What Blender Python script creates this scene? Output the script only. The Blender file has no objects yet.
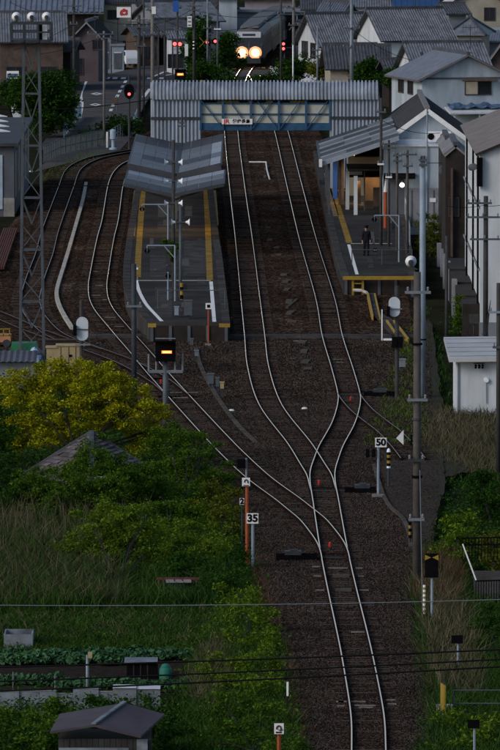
import bpy, math, random
import numpy as np
from mathutils import Vector, Matrix

# ---------------------------------------------------------------- camera, light
H, FPX, HORIZON = 31.6, 7600.0, -263.0          # eye height (m), focal length (photo px), horizon row
TH = math.atan((375.0 - HORIZON) / FPX)
CT, ST = math.cos(TH), math.sin(TH)
sc = bpy.context.scene
cam_d = bpy.data.cameras.new('camera')
cam = bpy.data.objects.new('camera', cam_d)
sc.collection.objects.link(cam)
cam.location = (0, 0, H)
cam.rotation_euler = (math.pi / 2 - TH, 0, 0)
cam_d.sensor_fit = 'VERTICAL'
cam_d.sensor_height = 36.0
cam_d.lens = FPX / 750.0 * 36.0
cam_d.clip_start = 1.0
cam_d.clip_end = 8000.0
sc.camera = cam

SUN_EL, SUN_AZ = math.radians(30), math.radians(-125)  # sun low in the west, behind and left of the camera
world = bpy.data.worlds.new('World')
sc.world = world
world.use_nodes = True
wn = world.node_tree
bgn = wn.nodes['Background']
sky = wn.nodes.new('ShaderNodeTexSky')
sky.sky_type = 'NISHITA'
sky.sun_disc = False
sky.sun_elevation = SUN_EL
sky.sun_rotation = SUN_AZ
sky.air_density = 1.0
sky.dust_density = 1.4
sky.ozone_density = 1.3
wn.links.new(sky.outputs['Color'], bgn.inputs['Color'])
bgn.inputs['Strength'].default_value = 0.10
sun_d = bpy.data.lights.new('sun', 'SUN')
sun_d.energy = 1.0
sun_d.angle = math.radians(22)
sun_d.color = (1.0, 0.95, 0.90)
sun = bpy.data.objects.new('sun', sun_d)
sc.collection.objects.link(sun)
sun.rotation_euler = (math.pi / 2 - SUN_EL, 0, math.pi - SUN_AZ)
sc.view_settings.view_transform = 'Standard'
sc.view_settings.look = 'None'
sc.view_settings.gamma = 1.0
sc.view_settings.exposure = 0.28
sc.cycles.max_bounces = 5
sc.cycles.diffuse_bounces = 3
sc.cycles.glossy_bounces = 2
sc.cycles.transmission_bounces = 3
sc.cycles.transparent_max_bounces = 4

# ---------------------------------------------------------------- photo -> place
def ray(px, py):
    u, v = (px - 250.0) / FPX, (375.0 - py) / FPX
    return u, CT + v * ST, -ST + v * CT
def P(px, py, h=0.0):                     # point of the level plane z=h seen at a photo position
    u, y, z = ray(px, py)
    t = (h - H) / z
    return Vector((u * t, y * t, h))
def D(py, h=0.0): return P(250, py, h).y  # distance of that plane at a photo row
def XA(px, d): return (px - 250.0) / FPX * d * 1.0035 if False else ray(px, 200)[0] * d / ray(px, 200)[1]
def ZA(py, d):
    u, y, z = ray(250, py)
    return H + z * d / y
def SC(d): return FPX / d                 # px per metre

# ---------------------------------------------------------------- helpers
COL = sc.collection
ORG = {}
class MB:
    def __init__(s): s.v, s.f = [], []
    def add(s, vs, fs):
        b = len(s.v)
        s.v += [tuple(p) for p in vs]
        s.f += [tuple(i + b for i in f) for f in fs]
        return s
    def box(s, x0, x1, y0, y1, z0, z1):
        return s.add([(x0,y0,z0),(x1,y0,z0),(x1,y1,z0),(x0,y1,z0),(x0,y0,z1),(x1,y0,z1),(x1,y1,z1),(x0,y1,z1)],
                     [(0,3,2,1),(4,5,6,7),(0,1,5,4),(1,2,6,5),(2,3,7,6),(3,0,4,7)])
    def obox(s, c, dim, rz=0.0, rx=0.0):
        m = Matrix.Rotation(rz, 3, 'Z') @ Matrix.Rotation(rx, 3, 'X')
        c = Vector(c); q = []
        for z in (-.5, .5):
            for x, y in ((-.5,-.5),(.5,-.5),(.5,.5),(-.5,.5)):
                q.append(c + m @ Vector((x*dim[0], y*dim[1], z*dim[2])))
        return s.add(q, [(0,3,2,1),(4,5,6,7),(0,1,5,4),(1,2,6,5),(2,3,7,6),(3,0,4,7)])
    def beam(s, p, q, w, h=None):
        p, q = Vector(p), Vector(q); h = h or w
        d = (q - p).normalized()
        up = Vector((0,0,1)) if abs(d.z) < .95 else Vector((0,1,0))
        a = d.cross(up).normalized() * w * .5
        b = d.cross(a).normalized() * h * .5
        vs = [p-a-b, p+a-b, p+a+b, p-a+b, q-a-b, q+a-b, q+a+b, q-a+b]
        return s.add(vs, [(0,1,2,3),(7,6,5,4),(0,4,5,1),(1,5,6,2),(2,6,7,3),(3,7,4,0)])
    def path(s, pts, r, n=6, r1=None, caps=True):
        pts = [Vector(p) for p in pts]; k = len(pts); vs, fs = [], []
        for i, p in enumerate(pts):
            d = (pts[min(i+1, k-1)] - pts[max(i-1, 0)]).normalized()
            up = Vector((0,0,1)) if abs(d.z) < .95 else Vector((0,1,0))
            a = d.cross(up).normalized(); b = d.cross(a).normalized()
            rr = r if r1 is None else r + (r1 - r) * i / (k - 1)
            for j in range(n):
                t = 2 * math.pi * j / n
                vs.append(p + a * math.cos(t) * rr + b * math.sin(t) * rr)
        for i in range(k - 1):
            for j in range(n):
                fs.append((i*n+j, i*n+(j+1)%n, (i+1)*n+(j+1)%n, (i+1)*n+j))
        if caps:
            fs.append(tuple(range(n))[::-1]); fs.append(tuple((k-1)*n+j for j in range(n)))
        return s.add(vs, fs)
    def tube(s, p, q, r, r1=None, n=8): return s.path([p, q], r, n, r1)
    def lathe(s, c, prof, n=14, axis='Z'):
        c = Vector(c); vs, fs = [], []
        for r, z in prof:
            for j in range(n):
                t = 2*math.pi*j/n
                x, y = r*math.cos(t), r*math.sin(t)
                vs.append(c + (Vector((x, y, z)) if axis == 'Z' else Vector((x, z, y)) if axis == 'Y' else Vector((z, x, y))))
        k = len(prof)
        for i in range(k-1):
            for j in range(n):
                fs.append((i*n+j, i*n+(j+1)%n, (i+1)*n+(j+1)%n, (i+1)*n+j))
        fs.append(tuple(range(n))[::-1]); fs.append(tuple((k-1)*n+j for j in range(n)))
        return s.add(vs, fs)
    def prism(s, xy, z0, z1):
        n = len(xy)
        vs = [(x, y, z0) for x, y in xy] + [(x, y, z1) for x, y in xy]
        return s.add(vs, [tuple(range(n))[::-1], tuple(range(n, 2*n))] + [(i, (i+1)%n, n+(i+1)%n, n+i) for i in range(n)])
    def sweep(s, prof, d):                    # profile of 3-d points pushed along a vector, capped
        n = len(prof); d = Vector(d); prof = [Vector(p) for p in prof]
        vs = prof + [p + d for p in prof]
        return s.add(vs, [tuple(range(n))[::-1], tuple(range(n, 2*n))] + [(i, (i+1)%n, n+(i+1)%n, n+i) for i in range(n)])
    def quad(s, a, b, c, d): return s.add([a, b, c, d], [(0,1,2,3)])
    def ribs(s, o, a, d, nrm, pitch, amp, kind='tile'):   # ribbed sheet: o corner, a across ribs, d along ribs
        o, a, d = Vector(o), Vector(a), Vector(d); nrm = Vector(nrm).normalized()
        n = max(2, int(round(a.length / pitch)))
        if kind == 'tile': pr = [(0,0),(.5,-.1),(.62,.7),(.78,1.),(.92,.6)]
        elif kind == 'box': pr = [(0,0),(.42,0),(.5,1),(.92,1)]
        elif kind == 'seam': pr = [(0,0),(.46,0),(.47,1),(.53,1),(.54,0)]
        else: pr = [(0,0),(.25,.5),(.5,1),(.75,.5)]
        vs, fs = [], []
        for i in range(n):
            for u, h in pr: vs.append(o + a * ((i+u)/n) + nrm * (h*amp))
        vs.append(o + a)
        m = len(vs)
        vs += [v + d for v in vs]
        for i in range(m-1): fs.append((i, m+i, m+i+1, i+1))
        return s.add(vs, fs)
    def build(s, name, mt, parent=None, smooth=False, origin=None):
        me = bpy.data.meshes.new(name)
        if parent is not None: o = ORG[parent.name]
        elif origin is not None: o = Vector(origin)
        else:
            a = np.array(s.v); o = Vector(((a[:,0].min()+a[:,0].max())/2, (a[:,1].min()+a[:,1].max())/2, a[:,2].min()))
        me.from_pydata([(x-o.x, y-o.y, z-o.z) for x, y, z in s.v], [], s.f)
        me.materials.append(mt)
        if smooth: me.polygons.foreach_set('use_smooth', [True]*len(me.polygons))
        ob = bpy.data.objects.new(name, me)
        COL.objects.link(ob)
        if parent is None: ob.location = o
        else: ob.parent = parent
        ORG[ob.name] = o
        return ob
def T(name, loc, label, cat, group=None):
    o = bpy.data.objects.new(name, None)
    COL.objects.link(o); o.location = loc; o.empty_display_size = .3
    o['label'] = label; o['category'] = cat
    if group: o['group'] = group
    ORG[o.name] = Vector(loc)
    return o
def tag(o, label, cat, group=None):
    o['label'] = label; o['category'] = cat
    if group: o['group'] = group
    return o
def struct(o, label=None):
    o['kind'] = 'structure'
    if label: o['label'] = label
    return o
def stuff(o, label=None, cat=None):
    o['kind'] = 'stuff'
    if label: o['label'] = label; o['category'] = cat
    return o
def S(p): return Vector(p)
def catmull(pts, step):
    pts = [Vector(p) for p in pts]
    pts = [pts[0]*2 - pts[1]] + pts + [pts[-1]*2 - pts[-2]]
    out = []
    for i in range(1, len(pts)-2):
        a, b, c, d = pts[i-1:i+3]
        n = max(2, int((c-b).length / 0.5))
        for k in range(n):
            t = k/n
            out.append(.5*((2*b)+(c-a)*t+(2*a-5*b+4*c-d)*t*t+(3*b-a-3*c+d)*t**3))
    out.append(pts[-2])
    # smooth and resample to an even step
    for _ in range(8):
        out = [out[0]] + [(out[i-1]+out[i]*2+out[i+1])/4 for i in range(1, len(out)-1)] + [out[-1]]
    res, acc = [out[0]], 0.0
    for i in range(1, len(out)):
        seg = (out[i]-out[i-1]).length; pos = 0.0
        while seg > 0 and acc + (seg-pos) >= step:
            pos += step-acc; acc = 0.0
            res.append(out[i-1].lerp(out[i], pos/seg))
        acc += seg-pos
    return res

# ---------------------------------------------------------------- materials
def mat(name, col, rough=.8, metal=0., var=.25, scale=1.5, bump=0., bscale=30., island=0., col2=None, spec=.12, emit=None, estr=0., trans=0., leafy=0., stretch=None):
    m = bpy.data.materials.new(name); m.use_nodes = True
    nt = m.node_tree; N, Lk = nt.nodes, nt.links
    b = N['Principled BSDF']
    b.inputs['Roughness'].default_value = rough
    b.inputs['Metallic'].default_value = metal
    b.inputs['Specular IOR Level'].default_value = spec
    geo = N.new('ShaderNodeNewGeometry')
    vec = geo.outputs['Position']
    if stretch:
        mp = N.new('ShaderNodeMapping'); mp.inputs['Scale'].default_value = stretch
        Lk.new(vec, mp.inputs['Vector']); vec = mp.outputs['Vector']
    nz = N.new('ShaderNodeTexNoise')
    nz.inputs['Scale'].default_value = scale; nz.inputs['Detail'].default_value = 6; nz.inputs['Roughness'].default_value = .65
    Lk.new(vec, nz.inputs['Vector'])
    rmp = N.new('ShaderNodeValToRGB')
    c = Vector(col)
    lo, hi = c*(1-var), c*(1+var)
    if col2 is not None: lo, hi = c, Vector(col2)
    rmp.color_ramp.elements[0].position = .3; rmp.color_ramp.elements[1].position = .7
    rmp.color_ramp.elements[0].color = (*lo, 1); rmp.color_ramp.elements[1].color = (*hi, 1)
    Lk.new(nz.outputs['Fac'], rmp.inputs['Fac'])
    out = rmp.outputs['Color']
    if island:
        mul = N.new('ShaderNodeMath'); mul.operation = 'MULTIPLY_ADD'
        mul.inputs[1].default_value = island*2; mul.inputs[2].default_value = 1-island
        Lk.new(geo.outputs['Random Per Island'], mul.inputs[0])
        hs = N.new('ShaderNodeHueSaturation'); Lk.new(out, hs.inputs['Color']); Lk.new(mul.outputs[0], hs.inputs['Value'])
        out = hs.outputs['Color']
    Lk.new(out, b.inputs['Base Color'])
    if bump:
        n2 = N.new('ShaderNodeTexNoise'); n2.inputs['Scale'].default_value = bscale; n2.inputs['Detail'].default_value = 4
        Lk.new(geo.outputs['Position'], n2.inputs['Vector'])
        bp = N.new('ShaderNodeBump'); bp.inputs['Strength'].default_value = bump; bp.inputs['Distance'].default_value = .05
        Lk.new(n2.outputs['Fac'], bp.inputs['Height']); Lk.new(bp.outputs['Normal'], b.inputs['Normal'])
    if emit:
        b.inputs['Emission Color'].default_value = (*emit, 1); b.inputs['Emission Strength'].default_value = estr
    if leafy:
        tl = N.new('ShaderNodeBsdfTranslucent'); Lk.new(out, tl.inputs['Color'])
        mxs = N.new('ShaderNodeMixShader'); mxs.inputs['Fac'].default_value = leafy
        om = N['Material Output']
        Lk.new(b.outputs[0], mxs.inputs[1]); Lk.new(tl.outputs[0], mxs.inputs[2]); Lk.new(mxs.outputs[0], om.inputs['Surface'])
    return m

def ballast_mat():
    m = bpy.data.materials.new('ballast'); m.use_nodes = True
    nt = m.node_tree; N, Lk = nt.nodes, nt.links
    b = N['Principled BSDF']; b.inputs['Roughness'].default_value = 1.0; b.inputs['Specular IOR Level'].default_value = 0.0
    geo = N.new('ShaderNodeNewGeometry')
    vor = N.new('ShaderNodeTexVoronoi'); vor.inputs['Scale'].default_value = 9.0; vor.inputs['Randomness'].default_value = 1
    Lk.new(geo.outputs['Position'], vor.inputs['Vector'])
    big = N.new('ShaderNodeTexNoise'); big.inputs['Scale'].default_value = .12; big.inputs['Detail'].default_value = 8; big.inputs['Roughness'].default_value = .6
    Lk.new(geo.outputs['Position'], big.inputs['Vector'])
    r1 = N.new('ShaderNodeValToRGB')
    e = r1.color_ramp.elements
    e[0].position = .3; e[0].color = (.022, .016, .013, 1)
    e[1].position = .72; e[1].color = (.082, .066, .055, 1)
    k = e.new(.52); k.color = (.044, .030, .022, 1)
    Lk.new(big.outputs['Fac'], r1.inputs['Fac'])
    sep = N.new('ShaderNodeSeparateColor'); Lk.new(vor.outputs['Color'], sep.inputs['Color'])
    r2 = N.new('ShaderNodeValToRGB')
    r2.color_ramp.elements[0].position = 0; r2.color_ramp.elements[0].color = (.22, .22, .22, 1)
    r2.color_ramp.elements[1].position = 1; r2.color_ramp.elements[1].color = (4.2, 3.9, 3.7, 1)
    q = r2.color_ramp.elements.new(.8); q.color = (1.15, 1.08, 1.02, 1)
    Lk.new(sep.outputs['Red'], r2.inputs['Fac'])
    mx = N.new('ShaderNodeMix'); mx.data_type = 'RGBA'; mx.blend_type = 'MULTIPLY'; mx.inputs['Factor'].default_value = 1
    Lk.new(r1.outputs['Color'], mx.inputs[6]); Lk.new(r2.outputs['Color'], mx.inputs[7])
    Lk.new(mx.outputs[2], b.inputs['Base Color'])
    bp = N.new('ShaderNodeBump'); bp.inputs['Strength'].default_value = .9; bp.inputs['Distance'].default_value = .05; bp.invert = True
    Lk.new(vor.outputs['Distance'], bp.inputs['Height']); Lk.new(bp.outputs['Normal'], b.inputs['Normal'])
    return m

M = {}
M['ballast'] = ballast_mat()
M['stone'] = mat('ballast_stone', (.046,.036,.030), .95, var=.4, scale=.3, island=.75, spec=.1)
M['soil'] = mat('soil_and_grass', (.012,.016,.008), .95, col2=(.030,.028,.018), scale=.25, bump=.6, bscale=6)
M['dirt'] = mat('garden_soil', (.030,.024,.020), .95, var=.35, scale=3, bump=.8, bscale=8)
M['asphalt'] = mat('asphalt', (.082,.080,.080), .85, var=.25, scale=.35, bump=.15, bscale=40)
M['platform'] = mat('platform_surface', (.048,.046,.045), .85, var=.35, scale=.28, bump=.2, bscale=20)
M['patch'] = mat('platform_patch', (.095,.092,.086), .85, var=.2, scale=.8)
M['concrete'] = mat('concrete', (.22,.215,.205), .85, var=.35, scale=1.2, bump=.2)
M['concrete_dark'] = mat('weathered_concrete', (.062,.060,.059), .9, var=.45, scale=.8, bump=.3)
M['trough'] = mat('cable_trough_concrete', (.40,.38,.33), .85, var=.3, scale=1.2)
M['trough_dark'] = mat('old_trough_concrete', (.085,.076,.066), .9, var=.35, scale=.9)
M['rust'] = mat('rusty_rail', (.022,.013,.010), .95, var=.35, scale=3, spec=.1)
M['rustred'] = mat('red_rust', (.10,.040,.032), .85, var=.35, scale=3)
M['railtop'] = mat('polished_rail', (.90,.58,.46), .20, 1.0, var=.06, scale=.5, spec=.5)
M['railtop_dull'] = mat('dull_rail_head', (.34,.24,.19), .42, 1.0, var=.25, scale=.4)
M['sleeper'] = mat('timber_sleeper', (.082,.064,.053), .9, var=.4, scale=2.5, bump=.3)
M['sleeper_c'] = mat('concrete_sleeper', (.19,.17,.15), .9, var=.35, scale=2.5)
M['white'] = mat('white_paint', (.72,.72,.70), .6, var=.10, scale=2)
M['linewhite'] = mat('worn_white_line', (.62,.62,.60), .7, var=.22, scale=3)
M['yellow'] = mat('yellow_paint', (.31,.20,.03), .6, var=.2, scale=2)
M['tactile'] = mat('yellow_tactile_blocks', (.24,.155,.045), .75, var=.45, scale=1.2)
M['tactile_worn'] = mat('worn_tactile_blocks', (.21,.165,.10), .8, var=.3, scale=1.0)
M['orange'] = mat('orange_paint', (.32,.075,.03), .6, var=.2, scale=2)
M['red'] = mat('red_paint', (.50,.035,.03), .5, var=.15)
M['black'] = mat('black_paint', (.006,.006,.007), .9, var=.3, spec=.05)
M['blue'] = mat('blue_steel_paint', (.030,.085,.165), .55, var=.25, scale=2)
M['lightblue'] = mat('pale_blue_paint', (.32,.40,.48), .6, var=.2)
M['bluesign'] = mat('blue_sign', (.03,.10,.36), .5, var=.1)
M['cream'] = mat('cream_panel', (.44,.44,.385), .7, var=.12, scale=1)
M['clad'] = mat('grey_ribbed_cladding', (.33,.37,.43), .5, .1, var=.32, scale=.9, stretch=(1.6,1.6,.22))
M['clad_roof'] = mat('grey_ribbed_roof', (.30,.33,.375), .5, .1, var=.38, scale=.8, stretch=(1.2,1.2,.4))
M['galv'] = mat('galvanised_steel', (.19,.21,.235), .5, .3, var=.2, scale=2)
M['steel'] = mat('grey_painted_steel', (.085,.098,.112), .6, .2, var=.25, scale=2)
M['steel_dark'] = mat('dark_steel', (.045,.050,.058), .6, .2, var=.3, scale=2)
M['bluegrey'] = mat('blue_grey_pole', (.24,.29,.35), .55, .1, var=.15, scale=1.5)
M['pole_c'] = mat('concrete_pole', (.15,.14,.13), .85, var=.25, scale=1.5)
M['pole_b'] = mat('brown_pole', (.080,.072,.066), .85, var=.3, scale=2)
M['pole_d'] = mat('dark_pole', (.050,.048,.048), .8, var=.3, scale=2)
M['wire'] = mat('black_cable', (.006,.006,.006), .6, var=.1)
M['wire_g'] = mat('grey_cable', (.16,.18,.20), .5, var=.1)
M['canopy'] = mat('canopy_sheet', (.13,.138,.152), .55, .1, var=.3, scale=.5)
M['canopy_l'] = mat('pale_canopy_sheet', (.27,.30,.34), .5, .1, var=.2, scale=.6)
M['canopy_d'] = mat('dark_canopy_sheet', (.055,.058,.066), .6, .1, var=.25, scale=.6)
M['tile'] = mat('grey_clay_tile', (.135,.145,.165), .6, 0, var=.45, scale=1.6, spec=.4)
M['tile_d'] = mat('dark_clay_tile', (.060,.064,.075), .65, 0, var=.45, scale=1.8, spec=.4)
M['tile_b'] = mat('blue_grey_tile', (.135,.155,.195), .55, 0, var=.22, scale=1.4, spec=.4)
M['tile_br'] = mat('brown_ribbed_roof', (.165,.150,.150), .6, 0, var=.2, scale=1)
M['slate'] = mat('dark_slate_roof', (.050,.052,.060), .7, 0, var=.3, scale=1)
M['rooflight'] = mat('pale_metal_roof', (.46,.46,.46), .5, .1, var=.15, scale=.5)
M['roofblue'] = mat('blue_metal_roof', (.03,.075,.18), .55, .1, var=.2)
M['w_white'] = mat('white_render', (.52,.55,.58), .8, var=.20, scale=.9, stretch=(1.2,1.2,.22))
M['w_cool'] = mat('pale_blue_render', (.36,.41,.46), .8, var=.24, scale=.9, stretch=(1.2,1.2,.22))
M['w_grey'] = mat('grey_wall', (.20,.21,.23), .8, var=.25, scale=.7)
M['w_slate'] = mat('slate_grey_wall', (.085,.092,.11), .75, var=.25, scale=.6)
M['w_purple'] = mat('plum_brown_wall', (.085,.068,.075), .8, var=.2, scale=.7)
M['w_beige'] = mat('beige_wall', (.32,.29,.235), .8, var=.2, scale=.7)
M['w_pink'] = mat('dusty_pink_wall', (.26,.22,.235), .8, var=.15, scale=.7)
M['w_dark'] = mat('dark_timber_wall', (.028,.023,.021), .8, var=.35, scale=1.5)
M['w_brown'] = mat('brown_timber_wall', (.090,.066,.055), .8, var=.35, scale=1.5)
M['w_orange'] = mat('orange_wall', (.42,.20,.10), .8, var=.2)
M['dark'] = mat('dark_opening', (.010,.010,.012), .7, var=.2)
M['glass'] = mat('window_glass', (.020,.024,.030), .12, 0, var=.2, spec=.6)
M['glass_lit'] = mat('lit_window', (.22,.20,.17), .5, emit=(1,.86,.62), estr=.07)
M['frame'] = mat('dark_window_frame', (.06,.045,.040), .6, var=.2)
M['tan'] = mat('tan_cabinet', (.36,.28,.155), .7, var=.2, scale=1.5)
M['tarp_g'] = mat('green_tarpaulin', (.02,.135,.065), .6, var=.25, bump=.4, bscale=5)
M['tarp_b'] = mat('blue_white_tarpaulin', (.28,.36,.50), .6, var=.45, scale=1.6, bump=.6, bscale=4)
M['tarp_blue'] = mat('blue_tarpaulin', (.07,.12,.20), .6, var=.45, scale=2.5, bump=.6, bscale=4)
M['tank'] = mat('green_plastic', (.02,.14,.10), .5, var=.1)
M['mirror'] = mat('lamp_reflector', (.86,.88,.9), .12, 1.0, var=.03)
M['lampwhite'] = mat('white_lamp_shade', (.8,.82,.85), .4, var=.05)
M['insul'] = mat('grey_insulator', (.22,.22,.23), .6, var=.2)
M['gravel'] = mat('grey_gravel', (.052,.045,.040), .95, var=.5, scale=9, spec=.1, bump=.8, bscale=14)
M['patch_d'] = mat('dark_asphalt_patch', (.032,.031,.031), .95, var=.3, scale=.9)
M['lampon'] = mat('lit_lamp', (1,1,1), .5, emit=(1,.93,.78), estr=9)
M['tubeon'] = mat('lit_tube_lamp', (1,1,1), .5, emit=(1,.70,.34), estr=2)
M['head'] = mat('train_headlight', (1,1,1), .5, emit=(1,.74,.42), estr=25)
M['ledred'] = mat('red_signal_light', (.5,.02,.02), .5, emit=(1,.05,.05), estr=1.6)
M['ledredhot'] = mat('bright_red_signal_light', (.8,.1,.1), .5, emit=(1,.09,.085), estr=2.2)
M['ledor'] = mat('orange_led_bar', (.8,.3,.05), .5, emit=(1,.20,.02), estr=1.1)
M['ledhot'] = mat('orange_led_core', (.9,.5,.2), .5, emit=(1,.50,.13), estr=1.5)
M['train'] = mat('train_steel_side', (.12,.112,.105), .5, .2, var=.15)
M['trainroof'] = mat('train_roof', (.12,.12,.125), .7, var=.2)
M['skin'] = mat('skin', (.42,.26,.19), .6, var=.05)
M['uniform'] = mat('dark_uniform', (.010,.011,.016), .85, var=.2)
M['leaf_y'] = mat('yellow_green_leaf', (.165,.195,.006), .8, col2=(.400,.370,.014), scale=.9, island=.5, spec=.04, leafy=.3)
M['leaf_g'] = mat('green_leaf', (.040,.090,.008), .8, col2=(.080,.148,.014), scale=.8, island=.5, spec=.04, leafy=.3)
M['leaf_d'] = mat('dark_green_leaf', (.014,.044,.006), .8, col2=(.032,.080,.010), scale=.8, island=.5, spec=.04, leafy=.25)
M['leaf_b'] = mat('bright_green_leaf', (.072,.130,.010), .8, col2=(.125,.190,.016), scale=.9, island=.5, spec=.04, leafy=.3)
M['leaf_k'] = mat('cabbage_leaf', (.030,.085,.035), .6, col2=(.055,.120,.055), scale=2, island=.40)
M['leaf_o'] = mat('olive_leaf', (.075,.100,.010), .65, col2=(.125,.125,.018), scale=.8, island=.42, leafy=.3)
M['dry'] = mat('dry_grass_blade', (.070,.062,.036), .8, col2=(.115,.098,.062), scale=.5, island=.40)
M['dryred'] = mat('reddish_dead_grass', (.075,.045,.026), .85, col2=(.105,.070,.040), scale=.5, island=.40)
M['grass'] = mat('green_grass_blade', (.040,.075,.012), .75, col2=(.075,.115,.020), scale=.5, island=.45)
M['grass_d'] = mat('dark_grass_blade', (.018,.050,.010), .75, col2=(.040,.080,.016), scale=.4, island=.45)
M['bark'] = mat('bark', (.020,.017,.014), .9, var=.3, scale=4)
M['shedroof'] = mat('plum_sheet_roof', (.070,.056,.064), .65, var=.2, scale=1)
M['plank'] = mat('weathered_plank', (.045,.043,.042), .85, var=.35, scale=2, stretch=(1,1,.2))
M['sheet'] = mat('pale_weathered_sheet', (.17,.19,.215), .75, var=.55, scale=1.1)
M['billboard'] = mat('white_sign_board', (.75,.74,.74), .6, var=.06)
M['flower'] = mat('red_flower_print', (.42,.05,.06), .6, var=.4, scale=6)
M['vend'] = mat('red_vending_machine', (.32,.03,.035), .5, var=.2)
M['carwhite'] = mat('white_car_paint', (.72,.74,.76), .3, var=.04, spec=.6)
M['rubber'] = mat('rubber', (.015,.015,.016), .8, var=.1)

M['ballast_rust'] = ballast_mat()
M['ballast_rust'].name = 'rust_stained_ballast'
for nd in M['ballast_rust'].node_tree.nodes:
    if nd.type == 'VALTORGB' and nd.color_ramp.elements[0].position > .1:
        for el, cc in zip(nd.color_ramp.elements, ((.022,.016,.013),(.036,.024,.018),(.048,.036,.029))): el.color = (*cc, 1)

for k_ in ('patch_d','stone','soil','dirt','asphalt','platform','patch','concrete','concrete_dark','trough','trough_dark','rust','sleeper','sleeper_c','gravel','tactile','tactile_worn','grass','grass_d','dry','dryred','leaf_k','leaf_o','plank','black'):
    bs_ = M[k_].node_tree.nodes['Principled BSDF']; bs_.inputs['Specular IOR Level'].default_value = 0.0; bs_.inputs['Roughness'].default_value = 1.0
rnd = random.Random(7)
NR = np.random.RandomState(11)

# ---------------------------------------------------------------- ground
def grid_sheet(name, rows, mt, z=0., nx=24, amp=0.0, skirt=0.0):
    """level sheet between left/right photo columns given per photo row (far away rows last)"""
    mb = MB(); vs = []; nrow = len(rows)
    for (py, xl, xr) in rows:
        a, b = P(xl, py, z), P(xr, py, z)
        for i in range(nx+1):
            p = a.lerp(b, i/nx)
            e = min(i, nx-i)
            dz = NR.uniform(-amp, amp) if e > 0 else -skirt
            vs.append((p.x, p.y, z+dz))
    fs = [(r*(nx+1)+i, r*(nx+1)+i+1, (r+1)*(nx+1)+i+1, (r+1)*(nx+1)+i) for r in range(nrow-1) for i in range(nx)]
    return mb.add(vs, fs).build(name, mt, origin=(0, vs[0][1], z))
def poly_sheet(name, pts, mt, z, parent=None, ragged=0):
    if ragged:
        rr = random.Random(3); o_ = []
        for i in range(len(pts)):
            (xa, ya), (xb, yb_) = pts[i], pts[(i+1) % len(pts)]
            for k in range(9): o_.append((xa+(xb-xa)*k/9+rr.uniform(-ragged,ragged), ya+(yb_-ya)*k/9+rr.uniform(-ragged,ragged)))
        pts = o_
    q = [P(x, y, z) for x, y in pts]
    a = sum((q[i].x*q[(i+1)%len(q)].y-q[(i+1)%len(q)].x*q[i].y) for i in range(len(q)))
    if a < 0: q.reverse()
    mb = MB().add(q, [tuple(range(len(q)))])
    return mb.build(name, mt, parent)

mb = MB(); n = 60
xs = np.linspace(-1500, 1500, n+1); ys = np.linspace(-200, 4200, n+1)
vs = [(x, y, -.32) for y in ys for x in xs]
mb.add(vs, [(j*(n+1)+i, j*(n+1)+i+1, (j+1)*(n+1)+i+1, (j+1)*(n+1)+i) for j in range(n) for i in range(n)])
struct(mb.build('ground', M['soil'], origin=(0, 300, -.32)), 'dark soil and rough grass around the yard')

def interp_rows(keys, n):
    keys = sorted(keys, key=lambda k: -k[0]); out = []
    y0, y1 = keys[0][0], keys[-1][0]
    for i in range(n+1):
        y = y0 + (y1-y0)*i/n
        for k in range(len(keys)-1):
            if keys[k][0] >= y >= keys[k+1][0]:
                t = (keys[k][0]-y)/max(1e-6, keys[k][0]-keys[k+1][0])
                out.append((y, keys[k][1]+(keys[k+1][1]-keys[k][1])*t, keys[k][2]+(keys[k+1][2]-keys[k][2])*t)); break
    return out
yard = [(800,285,452),(750,288,446),(690,282,440),(640,272,432),(580,262,428),(530,246,436),(500,226,444),(470,196,440),(440,160,436),(410,110,432),
        (390,60,432),(372,-14,430),(330,-18,424),(290,-20,418),(250,-20,405),(220,10,395),(190,34,380),(165,44,362),(150,75,340),(140,118,328),(120,180,318),(95,212,306),(80,222,300),(66,232,300),(50,245,310),(36,268,330),(26,300,350)]
struct(grid_sheet('ballast_bed', interp_rows(yard, 260), M['ballast'], 0, 40, .018, .34), 'brown crushed stone ballast of the rail yard')

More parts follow.
